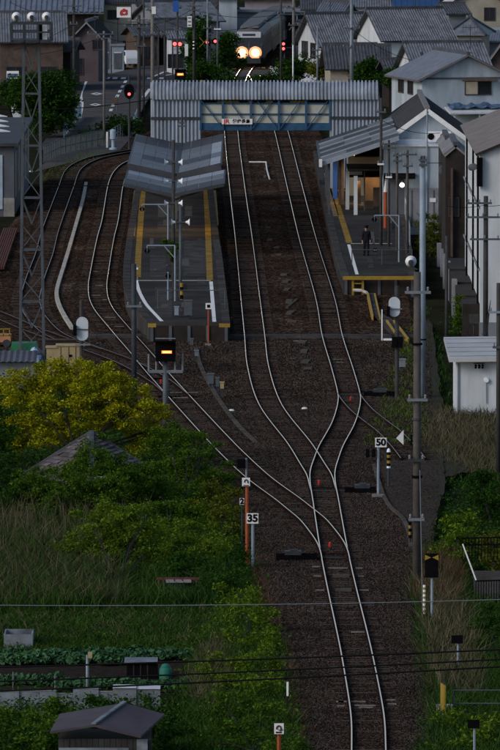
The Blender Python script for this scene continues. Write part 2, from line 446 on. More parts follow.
# ---------------------------------------------------------------- tracks
GA = 1.067/2
sleeper_mesh = {}
def sleeper_data(key, dim, mt):
    if key not in sleeper_mesh:
        o = MB().box(-dim[0]/2, dim[0]/2, -dim[1]/2, dim[1]/2, -.06, dim[2]-.06)
        me = bpy.data.meshes.new('sleeper'); me.from_pydata(o.v, [], o.f); me.materials.append(mt); sleeper_mesh[key] = me
    return sleeper_mesh[key]
def track(label, pts, polished=True, near=345, dull=False, z=.0):
    line = catmull([P(x, y, 0) for x, y in pts], .65)
    base = line[0].copy()
    root = bpy.data.objects.new('railway_track', None); COL.objects.link(root); root.location = base
    ORG[root.name] = base
    struct(root, label)
    nrm = []
    for i in range(len(line)):
        d = (line[min(i+1, len(line)-1)]-line[max(i-1, 0)]); d.z = 0; d.normalize()
        nrm.append(Vector((d.y, -d.x, 0)))
    for side in (-1, 1):
        prof = [(-.068,.02),(-.068,.05),(-.012,.065),(-.012,.10),(-.034,.115),(-.034,.148),(.034,.148),(.034,.115),(.012,.10),(.012,.065),(.068,.05),(.068,.02)]
        mb = MB(); vs = []; fs = []; k = len(prof)
        for p, n in zip(line, nrm):
            c = p + n*side*GA
            vs += [c + n*a + Vector((0, 0, b+z)) for a, b in prof]
        for i in range(len(line)-1):
            for j in range(k-1): fs.append((i*k+j, (i+1)*k+j, (i+1)*k+j+1, i*k+j+1))
        fs += [tuple(range(k)), tuple((len(line)-1)*k+j for j in range(k))[::-1]]
        r = mb.add(vs, fs).build('rail', M['rust'], root)
        mb = MB(); vs = []; fs = []
        for p, n in zip(line, nrm):
            c = p + n*side*GA
            vs += [c - n*.021 + Vector((0,0,.1485+z)), c - n*.016 + Vector((0,0,.152+z)), c + n*.016 + Vector((0,0,.152+z)), c + n*.021 + Vector((0,0,.1485+z))]
        for i in range(len(line)-1):
            for j in range(3): fs.append((i*4+j, i*4+j+1, (i+1)*4+j+1, (i+1)*4+j))
        mb.add(vs, fs).build('running_surface', M['railtop_dull'] if dull else M['railtop'], r, smooth=True)
    mb = MB(); vs = []; fs = []
    for p, n in zip(line, nrm):
        vs += [p - n*(1.25+rnd.uniform(0,.35)) + Vector((0,0,.0)), p - n*.95 + Vector((0,0,.02+z)), p + n*.95 + Vector((0,0,.02+z)), p + n*(1.25+rnd.uniform(0,.35)) + Vector((0,0,.0))]
    for i in range(len(line)-1):
        for j in range(3): fs.append((i*4+j, i*4+j+1, (i+1)*4+j+1, (i+1)*4+j))
    mb.add(vs, fs).build('stained_ballast', M['ballast_rust'], root)
    far = MB(); cnt = 0
    for i in range(len(line)):
        p, n = line[i], nrm[i]
        rz = math.atan2(n.y, n.x) + rnd.uniform(-.015, .015)
        if p.y < near and cnt < 300:
            o = bpy.data.objects.new('sleeper', sleeper_data('t', (2.1, .21, .10), M['sleeper'])); COL.objects.link(o)
            o.parent = root; o.location = p - base + Vector((0, 0, -.016+rnd.uniform(-.016, .010)+z*.5)); o.rotation_euler = (0, 0, rz); cnt += 1
        else:
            far.obox(p + Vector((0,0,rnd.uniform(-.035,-.015)+z*.3)), (2.1, .21, .10), rz)
    if far.v: stuff(far.build('distant_sleepers', M['sleeper'], root))
    return root, line
mainL, line_main = track('polished main track running from the foreground past the island platform to the train',
    [(369,800),(368.7,750),(368,725),(365,702),(357.3,660),(350.8,630),(342,592),(334.7,557),(328.4,520),(325,499),(322,488),(319.3,478),(312,466),(299,445.5),(270.5,407.5),(258.2,370),(254.5,337),(250.3,300),(243.6,240),(237,188),(231,131),(233,110),(237,92),(241.5,78),(250,66),(262,55),(280,44),(310,33)])
side_track, line_side = track('polished platform track curving in from the right hand platform to the front switch',
    [(326.2,506),(324.7,497.5),(323.2,489),(322.3,480),(323.0,472),(326.5,461),(331.5,448),(342,429),(346.8,416),(349.3,404),(348.5,394),(342,370),(332,337),(325,300),(307.5,240),(293.8,185),(280.7,131),(272,108),(262,90),(254,76)], z=.004)
loop_track, line_loop = track('long loop track swinging left to the far side of the island platform',
    [(335.8,562),(334.1,554),(330.4,545.5),(324.6,537),(313,522.7),(302.4,514),(287.5,502),(259,481),(233,457),(212.7,436),(182.5,403),(155.5,373),(139.7,354),(118.8,330),(102.2,309),(97.4,291),(100.5,267),(105.5,240),(110.2,221),(116,185),(124,170),(137,162),(165,154),(200,145)], z=.004)
yard_track, line_yard = track('outer yard track bending round behind the lattice floodlight tower',
    [(178,398),(158,382),(125,364),(85,349),(53,336),(35,318),(31,308),(30,300),(35.5,279),(44,256),(50.5,231.5),(65.2,191),(73.5,171),(90,161),(110,156),(130,152.5),(165,147)], dull=True, z=.004)
stub_track, line_stub = track('rusty short track entering from the left edge below the tower', [(92,352),(60,342),(30,331),(0,318),(-20,310)], dull=True, near=0, z=.008)
trap_track, line_trap = track('rusty trap siding ending in the gravel beside the speed board',
    [(348.9,396),(350.8,400),(355.5,405.8),(362,413),(375,423.5),(390,435),(405,451),(414,462.5)], dull=True, near=380, z=.006)

def trk_piece(name, mt, px, py, w, dpt, h, parent, rz=0):
    c = P(px, py, 0)
    return MB().obox((c.x, c.y, h/2-.01), (w, dpt, h), rz).build(name, mt, parent)
for (px, py, w) in ((316,567.5,.30),(317.5,577,.30),(320,591,.32),(338,569,.75),(340,577,.5),(345,591,.45),(359,569,.28),(361,577,.22),(364,591,.35),(352,702.6,.9),(340,702.6,.25),(341,707,.25),(365,706.5,.7),(391,701,.3),(392,705,.3),(366,708.5,.45),(358,633,.5),(96,296,.5),(99,286,.45),(110,318,.6),(119,327,.5),(95,272,.3),(106,300,.4),(122,335.5,.5),(187,398,.5),(176,393,.6),(181,398.5,.8),(193,393,.5),(338,360,.5),(340,363,.35),(300,341.5,.7)):
    trk_piece('exposed_sleeper', M['sleeper_c'], px, py, w, .18, .06, mainL if px > 300 else loop_track)
for (px, py, w, m) in ((340,577.5,.62,'trough_dark'),(342.5,591.5,.6,'trough_dark')):
    t = trk_piece('track_transponder', M[m], px+1, py, w, .42, .12, mainL)

struct(poly_sheet('gravel_patch', [(384,444),(400,438),(416,447),(440,446),(446,480),(440,505),(428,545),(416,560),(406,542),(398,516),(388,498),(382,470)], M['gravel'], .024, None, 1.6), 'grey gravel spread beside the trap siding')
# loose ballast stones scattered close to the camera
def stone_field(name, px_poly, n, smin, smax, mt, label):
    q = [P(x, y, 0) for x, y in px_poly]
    x0, x1 = min(p.x for p in q), max(p.x for p in q); y0, y1 = min(p.y for p in q), max(p.y for p in q)
    pts = sample_world(q, n)
    k = len(pts)
    base = np.array([(1,0,-.4),(-.5,.87,-.4),(-.5,-.87,-.4),(.55,.2,.45),(-.35,.5,.5),(-.2,-.6,.42)])
    tri = np.array([(0,1,4),(0,4,3),(1,2,4),(2,5,4),(2,0,5),(0,3,5),(3,4,5)])
    ang = NR.uniform(0, 6.28, k); s = NR.uniform(smin, smax, k)
    ca, sa = np.cos(ang), np.sin(ang)
    V = np.empty((k, 6, 3))
    asp = NR.uniform(.6, 1.1, (k, 3))
    bb = base[None]*asp[:, None, :]
    V[:,:,0] = pts[:,0,None] + s[:,None]*(bb[:,:,0]*ca[:,None]-bb[:,:,1]*sa[:,None])
    V[:,:,1] = pts[:,1,None] + s[:,None]*(bb[:,:,0]*sa[:,None]+bb[:,:,1]*ca[:,None])
    V[:,:,2] = s[:,None]*bb[:,:,2] + s[:,None]*.15 + .012
    Fc = (tri[None] + (np.arange(k)*6)[:,None,None]).reshape(-1, 3)
    return np_mesh(name, V.reshape(-1,3), Fc, mt)
def in_poly(x, y, q):
    r = np.zeros(len(x), bool); n = len(q)
    for i in range(n):
        a, b = q[i], q[(i+1) % n]
        c = ((a.y > y) != (b.y > y)) & (x < (b.x-a.x)*(y-a.y)/((b.y-a.y) or 1e-9)+a.x)
        r ^= c
    return r
def sample_world(q, n):
    x0, x1 = min(p.x for p in q), max(p.x for p in q); y0, y1 = min(p.y for p in q), max(p.y for p in q)
    out = []; got = 0
    for _ in range(60):
        x = NR.uniform(x0, x1, n*2); y = NR.uniform(y0, y1, n*2); m = in_poly(x, y, q)
        out.append(np.stack([x[m], y[m]], 1)); got += m.sum()
        if got >= n: break
    return np.concatenate(out)[:n]
def np_mesh(name, V, Fc, mt, parent=None, origin=None, smooth=False):
    o = ORG[parent.name] if parent is not None else Vector(origin if origin is not None else (V[:,0].mean(), V[:,1].mean(), V[:,2].min()))
    me = bpy.data.meshes.new(name); nv, nf, c = len(V), len(Fc), Fc.shape[1]
    me.vertices.add(nv); me.vertices.foreach_set('co', (V-np.array(o)).astype(np.float32).ravel())
    me.loops.add(nf*c); me.loops.foreach_set('vertex_index', Fc.astype(np.int32).ravel())
    me.polygons.add(nf); me.polygons.foreach_set('loop_start', np.arange(0, nf*c, c, dtype=np.int32))
    me.polygons.foreach_set('loop_total', np.full(nf, c, dtype=np.int32))
    me.update(calc_edges=True); me.validate()
    me.materials.append(mt)
    ob = bpy.data.objects.new(name, me); COL.objects.link(ob)
    if parent is None: ob.location = o
    else: ob.parent = parent
    ORG[ob.name] = o
    return ob
st = stone_field('ballast_stones', [(288,770),(282,690),(268,620),(262,580),(246,530),(226,500),(196,470),(160,440),(140,420),(200,400),(432,400),(436,440),(440,500),(430,560),(432,640),(446,770)], 120000, .025, .055, M['stone'], '')
st2 = stone_field('ballast_stones', [(150,408),(110,388),(60,378),(0,366),(0,345),(140,341),(428,341),(432,402),(200,402)], 26000, .035, .07, M['stone'], '')
stuff(st2, 'loose ballast stones around the staff crossing', 'ballast')
stuff(st, 'loose grey brown ballast stones lying over the track bed', 'ballast')

# concrete cable troughs and walkways
def strip(name, label, cat, pts, w, h, mt, z=0., cell=1.0, gap=.03):
    ln = catmull([P(x, y, 0) for x, y in pts], cell)
    root = T(name, ln[0], label, cat)
    for i in range(len(ln)-1):
        a, b = ln[i], ln[i+1]; d = b-a
        c = (a+b)/2
        MB().obox((c.x, c.y, z+h/2+rnd.uniform(-.01, .01)), (w*rnd.uniform(.97, 1.03), d.length-gap, h), math.atan2(-d.x, d.y)).build('slab', mt, root)
    return root
strip('cable_trough', 'pale concrete cable trough winding between the two left yard tracks', 'cable trough', [(86,184),(83,200),(77,222),(66,260),(58,286),(56.5,297),(60,309),(66,320),(73,331)], .22, .14, M['trough'], cell=1.9, gap=.05)
strip('cable_trough', 'grey cable trough from the island platform end down to the loop track', 'cable trough', [(196,349),(200,365),(207,380),(222,405),(240,428),(258,445)], .2, .08, M['trough_dark'], cell=1.2, gap=.02)
strip('cable_trough', 'grey cable trough curving past the foot of the fifty speed board', 'cable trough', [(374,466),(377,477),(384,498),(392,510),(402,518),(408,530),(411,548)], .15, .10, M['trough_dark'], cell=.9, gap=.02)
mb = T('cable_route', P(288,300), 'broken grey concrete covers lying between the two main tracks', 'cable covers')
for px, py, w, l in ((267,168,.3,5),(265,177,.3,3),(268,228,.4,1.2),(270,240,.45,1.4),(277,248,.5,1.2),(279,255,.5,1.0),(284,275,.55,1.3),(286,282,.5,1.6),(287,290,.45,2.2),(289,302,.5,3.2),(290.5,313,.5,2.8),(292,322,.7,1),(302,343,.6,1.2),(304,352,.5,2.6),(306,362,.55,2.5),(308,369,.6,1.0),(292,304,.2,8)):
    c = P(px, py); MB().obox((c.x, c.y, .03), (w*.7, l*.8, .09), rnd.uniform(-.06,.06)-.06).build('cover', M['trough_dark'], mb)
mb = T('track_crossing', P(240,338), 'narrow grey boarded staff crossing laid across all the tracks', 'crossing')
cx = P(74,338).x; xe = P(418,338).x; yc = P(250,337.8).y
k = int((xe-cx)/1.2)
for i in range(k):
    for j in range(2):
        MB().box(cx+i*1.2+.01, cx+(i+1)*1.2-.01, yc-.75+j*.78, yc+j*.78, .01, .145+rnd.uniform(-.008,.008)).build('board', M['concrete_dark'], mb)
# white bracket lines painted on ballast beside track
w1 = T('rail_end_marker', P(267,170), 'white bent pipe lying in the ballast behind the main tracks', 'pipe')
MB().path([P(249,162,.12), P(266,162,.14), P(267,170,.15), P(269.5,179,.15)], .055, 6).build('pipe', M['linewhite'], w1)

# ---------------------------------------------------------------- platforms
PZ = 1.0
def platform(label, left, right, mt):
    """left/right: photo outlines of the top surface, near to far"""
    A = catmull([P(x, y, PZ) for x, y in left], 2.0); B = catmull([P(x, y, PZ) for x, y in right], 2.0)
    y0, y1 = max(A[0].y, B[0].y), min(A[-1].y, B[-1].y)
    n = 70; rows = []
    def at(L, y):
        for i in range(len(L)-1):
            if L[i].y <= y <= L[i+1].y: return L[i].lerp(L[i+1], (y-L[i].y)/max(1e-6, L[i+1].y-L[i].y)).x
        return L[0].x if y < L[0].y else L[-1].x
    root = bpy.data.objects.new('platform', None); COL.objects.link(root)
    base = Vector(((A[0].x+B[0].x)/2, y0, 0)); root.location = base; ORG[root.name] = base
    struct(root, label)
    mb = MB(); vs = []; fs = []
    for i in range(n+1):
        y = y0+(y1-y0)*i/n; rows.append((y, at(A, y), at(B, y)))
    for y, a, b in rows: vs += [(a+.05,y,-.3),(a+.05,y,PZ-.02),(a+.45,y,PZ),(b-.45,y,PZ),(b-.05,y,PZ-.02),(b-.05,y,-.3)]
    for i in range(n):
        for j in range(5): fs.append((i*6+j, i*6+j+1, (i+1)*6+j+1, (i+1)*6+j)[::-1])
    fs += [(0,5,4,3,2,1)[::-1], tuple(n*6+j for j in range(6))]
    mb.add(vs, fs).build('body', mt, root)
    MB().box(rows[0][1]+.12, rows[0][2]-.12, y0-.05, y0-.004, -.3, PZ-.16).build('end_wall', M['w_dark'], root)  # dark sheet standing in for the shaded recess behind the pillars
    nb = 4
    for i in range(nb+1):
        xx = rows[0][1]+.2+(rows[0][2]-rows[0][1]-.4)*i/nb
        MB().box(xx-.08, xx+.08, y0-.12, y0-.052, -.3, PZ-.17).build('end_pillar', M['w_slate'], root)
    # coping stones along both edges, near ones separately
    for idx, sgn in ((1, 1), (2, -1)):
        far = MB()
        for i in range(n):
            y, yn = rows[i][0], rows[i+1][0]; a, b = rows[i][idx], rows[i+1][idx]
            v = [(a, y+.01, PZ-.14), (a+sgn*.42, y+.01, PZ-.14), (b+sgn*.42, yn-.01, PZ-.14), (b, yn-.01, PZ-.14)]
            v += [(p[0], p[1], PZ+.012) for p in v]
            fcs = [(0,3,2,1),(4,5,6,7),(0,1,5,4),(1,2,6,5),(2,3,7,6),(3,0,4,7)]
            if sgn < 0: fcs = [f[::-1] for f in fcs]
            MB().add(v, fcs).build('coping_stone', M['concrete_dark'], root)
    return root, rows
def ribbon(name, pts, w, mt, z, parent, cell=None):
    ln = catmull([P(x, y, z) for x, y in pts], .8)
    mb = MB(); vs = []; fs = []
    for i, p in enumerate(ln):
        d = (ln[min(i+1, len(ln)-1)]-ln[max(i-1, 0)]); d.z = 0; d.normalize(); nn = Vector((d.y, -d.x, 0))*w/2
        vs += [p-nn, p+nn]
    for i in range(len(ln)-1): fs.append((i*2, i*2+1, i*2+3, i*2+2))
    return mb.add(vs, fs).build(name, mt, parent)
island, irows = platform('asphalt island platform with its V shaped canopy and tapering near end',
    [(148,322.5),(140,314),(131,304),(125,292),(123,280),(123.5,262),(127,235),(131,212),(135.5,188),(139,168),(142,152)],
    [(230,322.5),(228,304),(225,279),(222,255),(219.5,240),(216,214),(213,188),(210,168),(208,152)], M['platform'])
tz = PZ+.005
for pts, m in (([(137.8,277),(138,262),(140,230),(143,190)], 'tactile'), ([(209.8,280),(209,258),(207.5,220),(206,190)], 'tactile'),
               ([(131.5,236),(133,222),(137,190)], 'tactile_worn'), ([(215.5,225),(214.5,208),(213,190)], 'tactile_worn')):
    ribbon('tactile_strip', pts, .36 if m == 'tactile' else .38, M[m], tz, island)
ribbon('safety_line', [(136.2,281),(139,291),(146,304),(155,314),(162.5,322)], .2, M['white'], tz, island)
ribbon('safety_line', [(211,281.5),(212.5,300),(214.3,322)], .2, M['white'], tz, island)
c0, c1 = P(137.5,280.5,PZ), P(211,280.5,PZ)
MB().box(c0.x, c1.x, c0.y-.2, c0.y+.2, PZ+.001, PZ+.008).build('cross_line', M['trough'], island)
for px0, px1, py0, py1 in ((158,172,205,217),(185,192,206,216),(150,166,255,277),(184,206,240,276),(155,172,287,318)):
    poly_sheet('surface_patch', [(px0,py1),(px1,py1),(px1,py0),(px0,py0)], M['patch'] if px0 in (158,185) else M['concrete_dark'], PZ+.004, island)
for px0, px1 in ((148,156),(219,230)):
    a, b = P(px0,324,PZ), P(px1,324,PZ)
    MB().box(a.x, b.x, a.y-.16, a.y-.02, PZ-.16, PZ+.03).build('edge_guard', M['yellow'], island)
plat2, prow2 = platform('asphalt side platform in front of the station building on the right',
    [(342.5,277),(338,264),(335,254),(326,215),(318.5,176),(313,150)],
    [(416,277),(412,250),(408,222),(402,190),(397,160),(393,150)], M['platform'])
for pts, m in (([(349.5,243),(341,216),(334,194),(327,173)], 'tactile'), ([(336,216),(331,197),(324,173)], 'tactile_worn')):
    ribbon('tactile_strip', pts, .36, M[m], tz, plat2)
ribbon('safety_line', [(348.8,244.5),(353,260),(357.3,275)], .19, M['white'], tz, plat2)
for x0, x1, yy, w in ((351,392,243.6,.2),(330,380,183,.25),(334,364,190.5,.18)):
    a, b = P(x0,yy,PZ), P(x1,yy,PZ)
    MB().box(a.x, b.x, a.y-w, a.y+w, PZ+.001, PZ+.008).build('cross_line', M['trough'], plat2)
for px0, px1, py0, py1 in ((343,346,229,232),(345,348,240,242),(360,378,196,206),(340,345,268,270)):
    poly_sheet('surface_patch', [(px0,py1),(px1,py1),(px1,py0),(px0,py0)], M['patch'], PZ+.004, plat2)
a, b = P(343,277.5,PZ), P(416,277.5,PZ)
MB().box(a.x, b.x, a.y-.14, a.y-.02, PZ-.12, PZ+.08).build('edge_guard', M['yellow'], plat2)

pr_ = random.Random(5)
for i in range(26):
    isl = i < 16
    px, py = (pr_.uniform(146,200), pr_.uniform(196,314)) if isl else (pr_.uniform(356,392), pr_.uniform(212,268))
    w_, h_ = pr_.uniform(2,9), pr_.uniform(1.5,9)
    poly_sheet('surface_patch', [(px,py+h_),(px+w_,py+h_*.95),(px+w_*.97,py),(px+.4,py+.2)], M[pr_.choice(('patch','concrete_dark','patch_d'))], PZ+.0045+.0004*i, island if isl else plat2)
# small yellow ladder at the right platform end
lt = T('platform_ladder', P(357,290), 'small yellow ladder at the end of the right hand platform', 'ladder')
for px in (353, 363):
    c = P(px, 289.5); c.y = P(357,277,PZ).y-.3; c.x = XA(px, c.y); MB().box(c.x-.06, c.x+.06, c.y-.06, c.y+.06, 0, .98).build('rail', M['yellow'], lt)
for h in (.3, .62):
    yy = P(357,277,PZ).y-.3; MB().box(XA(353,yy), XA(363,yy), yy-.03, yy+.03, h, h+.07).build('rung', M['yellow'], lt)

# ---------------------------------------------------------------- footbridge
BD = D(203); by = BD
bx0, bx1, mx0, mx1 = XA(151,BD), XA(379,BD), XA(200.5,BD), XA(330,BD)
zt, ze, zd = ZA(83,BD), ZA(99.5,BD), ZA(130,BD)
br = T('footbridge', (0, by, 0), 'grey and blue station footbridge with ribbed roof spanning the tracks', 'footbridge')
def bridge_roof():
    prof = []
    rd = 1.35                      # half depth
    for i in range(9):
        t = math.pi/2*i/8
        prof.append((by + rd - rd*math.sin(t) - .08, ze + .25 + (zt-ze-.25)*math.cos(t)))
    prof.append((by-.08, ze-.0))
    full = prof + []
    pitch = .25; amp = .13
    n = int((bx1-bx0+.1)/pitch); pr = [(0,0),(.42,0),(.5,1),(.92,1)]
    mb = MB(); cols = []
    for i in range(n):
        for u, h in pr: cols.append((bx0-.05+(i+u)*pitch, h*amp))
    cols.append((bx0-.05+n*pitch, 0))
    k = len(cols); vs = []
    for yy, zz in full:
        a = (zz-ze)/(zt-ze)
        for x, h in cols: vs.append((x, yy-h*(1-a*.8), zz+h*a))
    fs = [(r*k+i, (r+1)*k+i, (r+1)*k+i+1, r*k+i+1) for r in range(len(full)-1) for i in range(k-1)]
    mb.add(vs, fs); mb.build('roof', M['clad_roof'], br)
    # back half of the barrel
    b2 = MB(); vs = [(x, 2*(by+rd-.08)-yy, zz) for yy, zz in full for x in (bx0-.05, bx1+.05)]
    b2.add(vs, [(2*r, 2*r+1, 2*r+3, 2*r+2) for r in range(len(full)-1)])
    b2.build('rear_roof', M['clad_roof'], br)
bridge_roof()
def clad_block(x0, x1, ztop, zbot, belt, name):
    w = MB().ribs((x0, by+.19, zbot), (x1-x0, 0, 0), (0, 0, ztop-zbot), (0,-1,0), .265, .17, 'box')
    o = w.build(name, M['clad'], br)
    MB().box(x0-.02, x0+.1, by+.15, by+2.5, zbot, ztop).build('end_wall', M['clad'], br)
    MB().box(x1-.1, x1+.02, by+.15, by+2.5, zbot, ztop).build('end_wall', M['clad'], br)
    MB().box(x0, x1, by+2.4, by+2.5, zbot, ztop).build('rear_wall', M['clad'], br)
    z0, z1 = ZA(belt[1],BD), ZA(belt[0],BD)
    MB().box(x0, x1, by-.02, by+.05, z0, z1).build('belt_rail', M['steel_dark'], o)
    MB().box(x0, x1, by-.05, by+.05, ztop-.06, ztop+.06).build('eave_trim', M['steel_dark'], o)
clad_block(bx0, mx0, ZA(96.5,BD), PZ, (117,120), 'stair_tower')
clad_block(mx1, bx1, ZA(95,BD), PZ, (116.5,119.5), 'stair_tower')
xs_v = [mx0] + [XA(x,BD) for x in (222.8,250.8,278.8,306)] + [mx1]
zmid, zb0, zb1 = ZA(114.5,BD), ZA(129,BD), ZA(123.5,BD)
zc1 = ZA(103.5,BD)
for i in range(5):
    x0, x1 = xs_v[i]+.03, xs_v[i+1]-.03
    for z0, z1 in ((zb1+.02, zmid-.06), (zmid+.06, zc1-.06)):
        MB().box(x0, x1, by+.22, by+.27, z0, z1).build('side_panel', M['cream'], br)
    MB().box(x0, x1, by+.14, by+.2, zb0, zb1).build('kick_panel', M['blue'], br)
for x in xs_v: MB().box(x-.07, x+.07, by+.0, by+.14, zd, ze+.1).build('truss_post', M['blue'], br)
tp = [(200.5,99.5,223,128.5),(229.5,101,249.5,128.5),(257.5,101,277,128.5),(272,101,252.5,128.5),(300,101,280.5,128.5),(327.5,101,307.5,128.5)]
for k, (a, b, c, d) in enumerate(tp):
    off = .03 if k == 3 else 0
    MB().beam((XA(a,BD), by+.06+off, ZA(b,BD)), (XA(c,BD), by+.06+off, ZA(d,BD)), .13, .06).build('truss_diagonal', M['blue'], br)
for z, h in ((zmid, .09), (zc1, .10), (zd+.05, .16)):
    MB().box(mx0, mx1, by+.145, by+.21, z-h/2, z+h/2).build('truss_chord', M['blue'], br)
MB().box(mx0, mx1, by+.28, by+2.3, zd-.05, zd+.12).build('deck', M['concrete_dark'], br)
MB().box(mx0, mx1, by+2.35, by+2.42, zd, ze).build('rear_side', M['w_slate'], br)
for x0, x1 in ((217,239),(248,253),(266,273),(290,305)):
    MB().box(XA(x0,BD), XA(x1,BD), by+.7, by+.75, ZA(104,BD), ZA(101.2,BD)).build('handrail_board', M['yellow'], br)  # yellow paint stands in for warm light showing from inside the bridge
for x in (XA(226,BD), XA(355,BD)):
    pass
# station name board
def text(name, s, mt, center, height, parent=None, bold=.0, rx=math.pi/2, rz=0., xs=1.0):
    cu = bpy.data.curves.new(name, 'FONT'); cu.body = s; cu.align_x = 'CENTER'; cu.align_y = 'CENTER'
    cu.size = height; cu.offset = bold; cu.extrude = .004; cu.materials.append(mt)
    tmp = bpy.data.objects.new(name, cu); COL.objects.link(tmp)
    me = bpy.data.meshes.new_from_object(tmp.evaluated_get(bpy.context.evaluated_depsgraph_get()))
    bpy.data.objects.remove(tmp)
    if not me.materials: me.materials.append(mt)
    o = bpy.data.objects.new(name, me); COL.objects.link(o)
    o.rotation_euler = (rx, 0, rz); o.scale = (xs, 1, 1)
    if parent is not None:
        o.parent = parent; o.location = Vector(center)-ORG[parent.name]
    else: o.location = center
    ORG[o.name] = Vector(center)
    return o
sg = T('station_sign', (XA(237,BD), by-.06, ZA(124.2,BD)), 'white station name board fixed to the footbridge truss', 'sign')
MB().box(XA(221.8,BD), XA(252.3,BD), by-.08, by-.02, ZA(124.3,BD), ZA(118.8,BD)).build('board', M['billboard'], sg)
text('lettering', 'JR', M['red'], (XA(226.6,BD), by-.09, ZA(121.5,BD)), .40, sg, .012, xs=1.15)
text('lettering', '紀伊長島', M['black'], (XA(241.3,BD), by-.09, ZA(121.4,BD)), .30, sg, .008, xs=1.0)

# ---------------------------------------------------------------- island canopy
cn = T('platform_canopy', (XA(173,485), 485, PZ), 'grey V shaped butterfly canopy over the island platform', 'canopy')
def wing(d0, d1, cxp, xl, xr, zv, ztl, ztr, bands, seg):
    """two sheets rising from the valley; bands = list of (d0,d1,material) front to back"""
    for (a, b, m) in bands:
        t0, t1 = (a-d0)/(d1-d0), (b-d0)/(d1-d0)
        for tip, zz in ((xl, ztl), (xr, ztr)):
            nseg = 4
            for k in range(nseg):
                u0, u1 = k/nseg, (k+1)/nseg
                x0, x1 = cxp+(tip-cxp)*u0, cxp+(tip-cxp)*u1
                z0, z1 = zv+(zz-zv)*u0, zv+(zz-zv)*u1
                e = .012*(1 if tip > cxp else -1)
                mm = m
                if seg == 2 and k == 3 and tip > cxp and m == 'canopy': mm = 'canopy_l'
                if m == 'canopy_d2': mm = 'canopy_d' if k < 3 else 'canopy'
                vs = [(x0+e,a+.012,z0),(x1-e,a+.012,z1),(x1-e,b-.012,z1),(x0+e,b-.012,z0)]
                vs = vs + [(x, y, z-.05) for x, y, z in vs]
                f = [(0,1,2,3),(7,6,5,4),(0,4,5,1),(1,5,6,2),(2,6,7,3),(3,7,4,0)]
                if tip < cxp: f = [q[::-1] for q in f]
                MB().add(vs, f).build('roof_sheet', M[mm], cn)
    for tip, zz in ((xl, ztl), (xr, ztr)):
        hf = .20 if seg == 1 else .46
        MB().beam((cxp, d0-.06, zv-hf/2+.04), (tip, d0-.06, zz-hf/2+.04), .10, hf).build('fascia', M['canopy_d'], cn)
        MB().beam((tip, d0-.06, zz-.08), (tip, d1, zz-.08), .10, .16).build('edge_beam', M['canopy_d'], cn)
    MB().box(cxp-.14, cxp+.14, d0-.1, d1, zv-.1, zv+.05).build('valley_gutter', M['steel_dark'], cn)
d1f = D(257); cx1 = XA(172.5, d1f)
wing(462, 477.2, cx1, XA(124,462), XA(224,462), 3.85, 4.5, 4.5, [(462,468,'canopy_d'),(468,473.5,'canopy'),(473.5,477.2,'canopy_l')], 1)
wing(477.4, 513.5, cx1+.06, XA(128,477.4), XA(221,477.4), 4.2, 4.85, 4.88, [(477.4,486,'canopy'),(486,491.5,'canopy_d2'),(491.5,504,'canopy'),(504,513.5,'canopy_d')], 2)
for yy in (465, 474, 483, 492, 501, 509):
    c = MB().beam((cx1, yy, PZ), (cx1, yy, 3.8), .22).build('column', M['steel'], cn)
    for s_ in (-1, 1): MB().beam((cx1, yy, 3.3), (cx1+s_*2.3, yy, 4.1), .12).build('bracket_arm', M['steel'], cn)
for yy in (468, 473):
    for s_ in (-1, 1):
        t = MB().tube((cx1+s_*1.1, yy-.6, 3.9), (cx1+s_*1.1, yy+.6, 3.9), .04).build('tube_lamp', M['tubeon'], cn)
        if yy in (468, 473):
            ld = bpy.data.lights.new('canopy_light', 'POINT'); ld.energy = 70; ld.color = (1, .66, .28); ld.shadow_soft_size = .4
            lo = bpy.data.objects.new('canopy_light', ld); COL.objects.link(lo); lo.parent = cn
            lo.location = Vector((cx1+s_*1.5, yy, 3.45))-ORG[cn.name]

# station canopy on the right
c2 = T('station_canopy', (XA(345,500), 500, PZ), 'grey standing seam lean-to canopy over the right hand platform', 'canopy')
ex, rx_ = XA(321.5,486.6), XA(399,486.6)
ez, rz_ = 4.4, 4.4+1.15/3.4*(rx_-ex)*.98
ys = np.linspace(486.6, 513, 6)
for i in range(5):
    y0, y1 = ys[i]+.02, ys[i+1]-.02
    for k in range(3):
        u0, u1 = k/3, (k+1)/3
        xa, xb = ex+(rx_-ex)*u0+.01, ex+(rx_-ex)*u1-.01; za, zb = ez+(rz_-ez)*u0, ez+(rz_-ez)*u1
        vs = [(xa,y0,za),(xb,y0,zb),(xb,y1,zb),(xa,y1,za)]; vs += [(x,y,z-.06) for x,y,z in vs]
        MB().add(vs, [(0,1,2,3),(7,6,5,4),(0,4,5,1),(1,5,6,2),(2,6,7,3),(3,7,4,0)]).build('roof_sheet', M['canopy_d' if (i+k)%3 else 'canopy'], c2)
    MB().beam((ex, y0-.02, ez+.05), (rx_, y0-.02, rz_+.05), .14, .09).build('seam', M['canopy_l'], c2)
MB().beam((ex, 486.5, ez-.10), (rx_, 486.5, rz_-.10), .10, .18).build('fascia', M['canopy_l'], c2)
MB().beam((ex-.05, 486.5, ez-.05), (ex-.05, 513, ez-.05), .14, .16).build('gutter', M['steel'], c2)
MB().box(ex-.16, ex+.04, 486.2, 486.5, ez-.25, ez+.25).build('end_plate', M['white'], c2)
for yy in (488, 497, 506):
    MB().beam((ex+.5, yy, PZ), (ex+.5, yy, ez+.05), .16).build('column', M['steel'], c2)
    MB().beam((ex+.3, yy, ez-.05), (rx_-.2, yy, rz_-.25), .12, .2).build('rafter', M['w_brown'], c2)
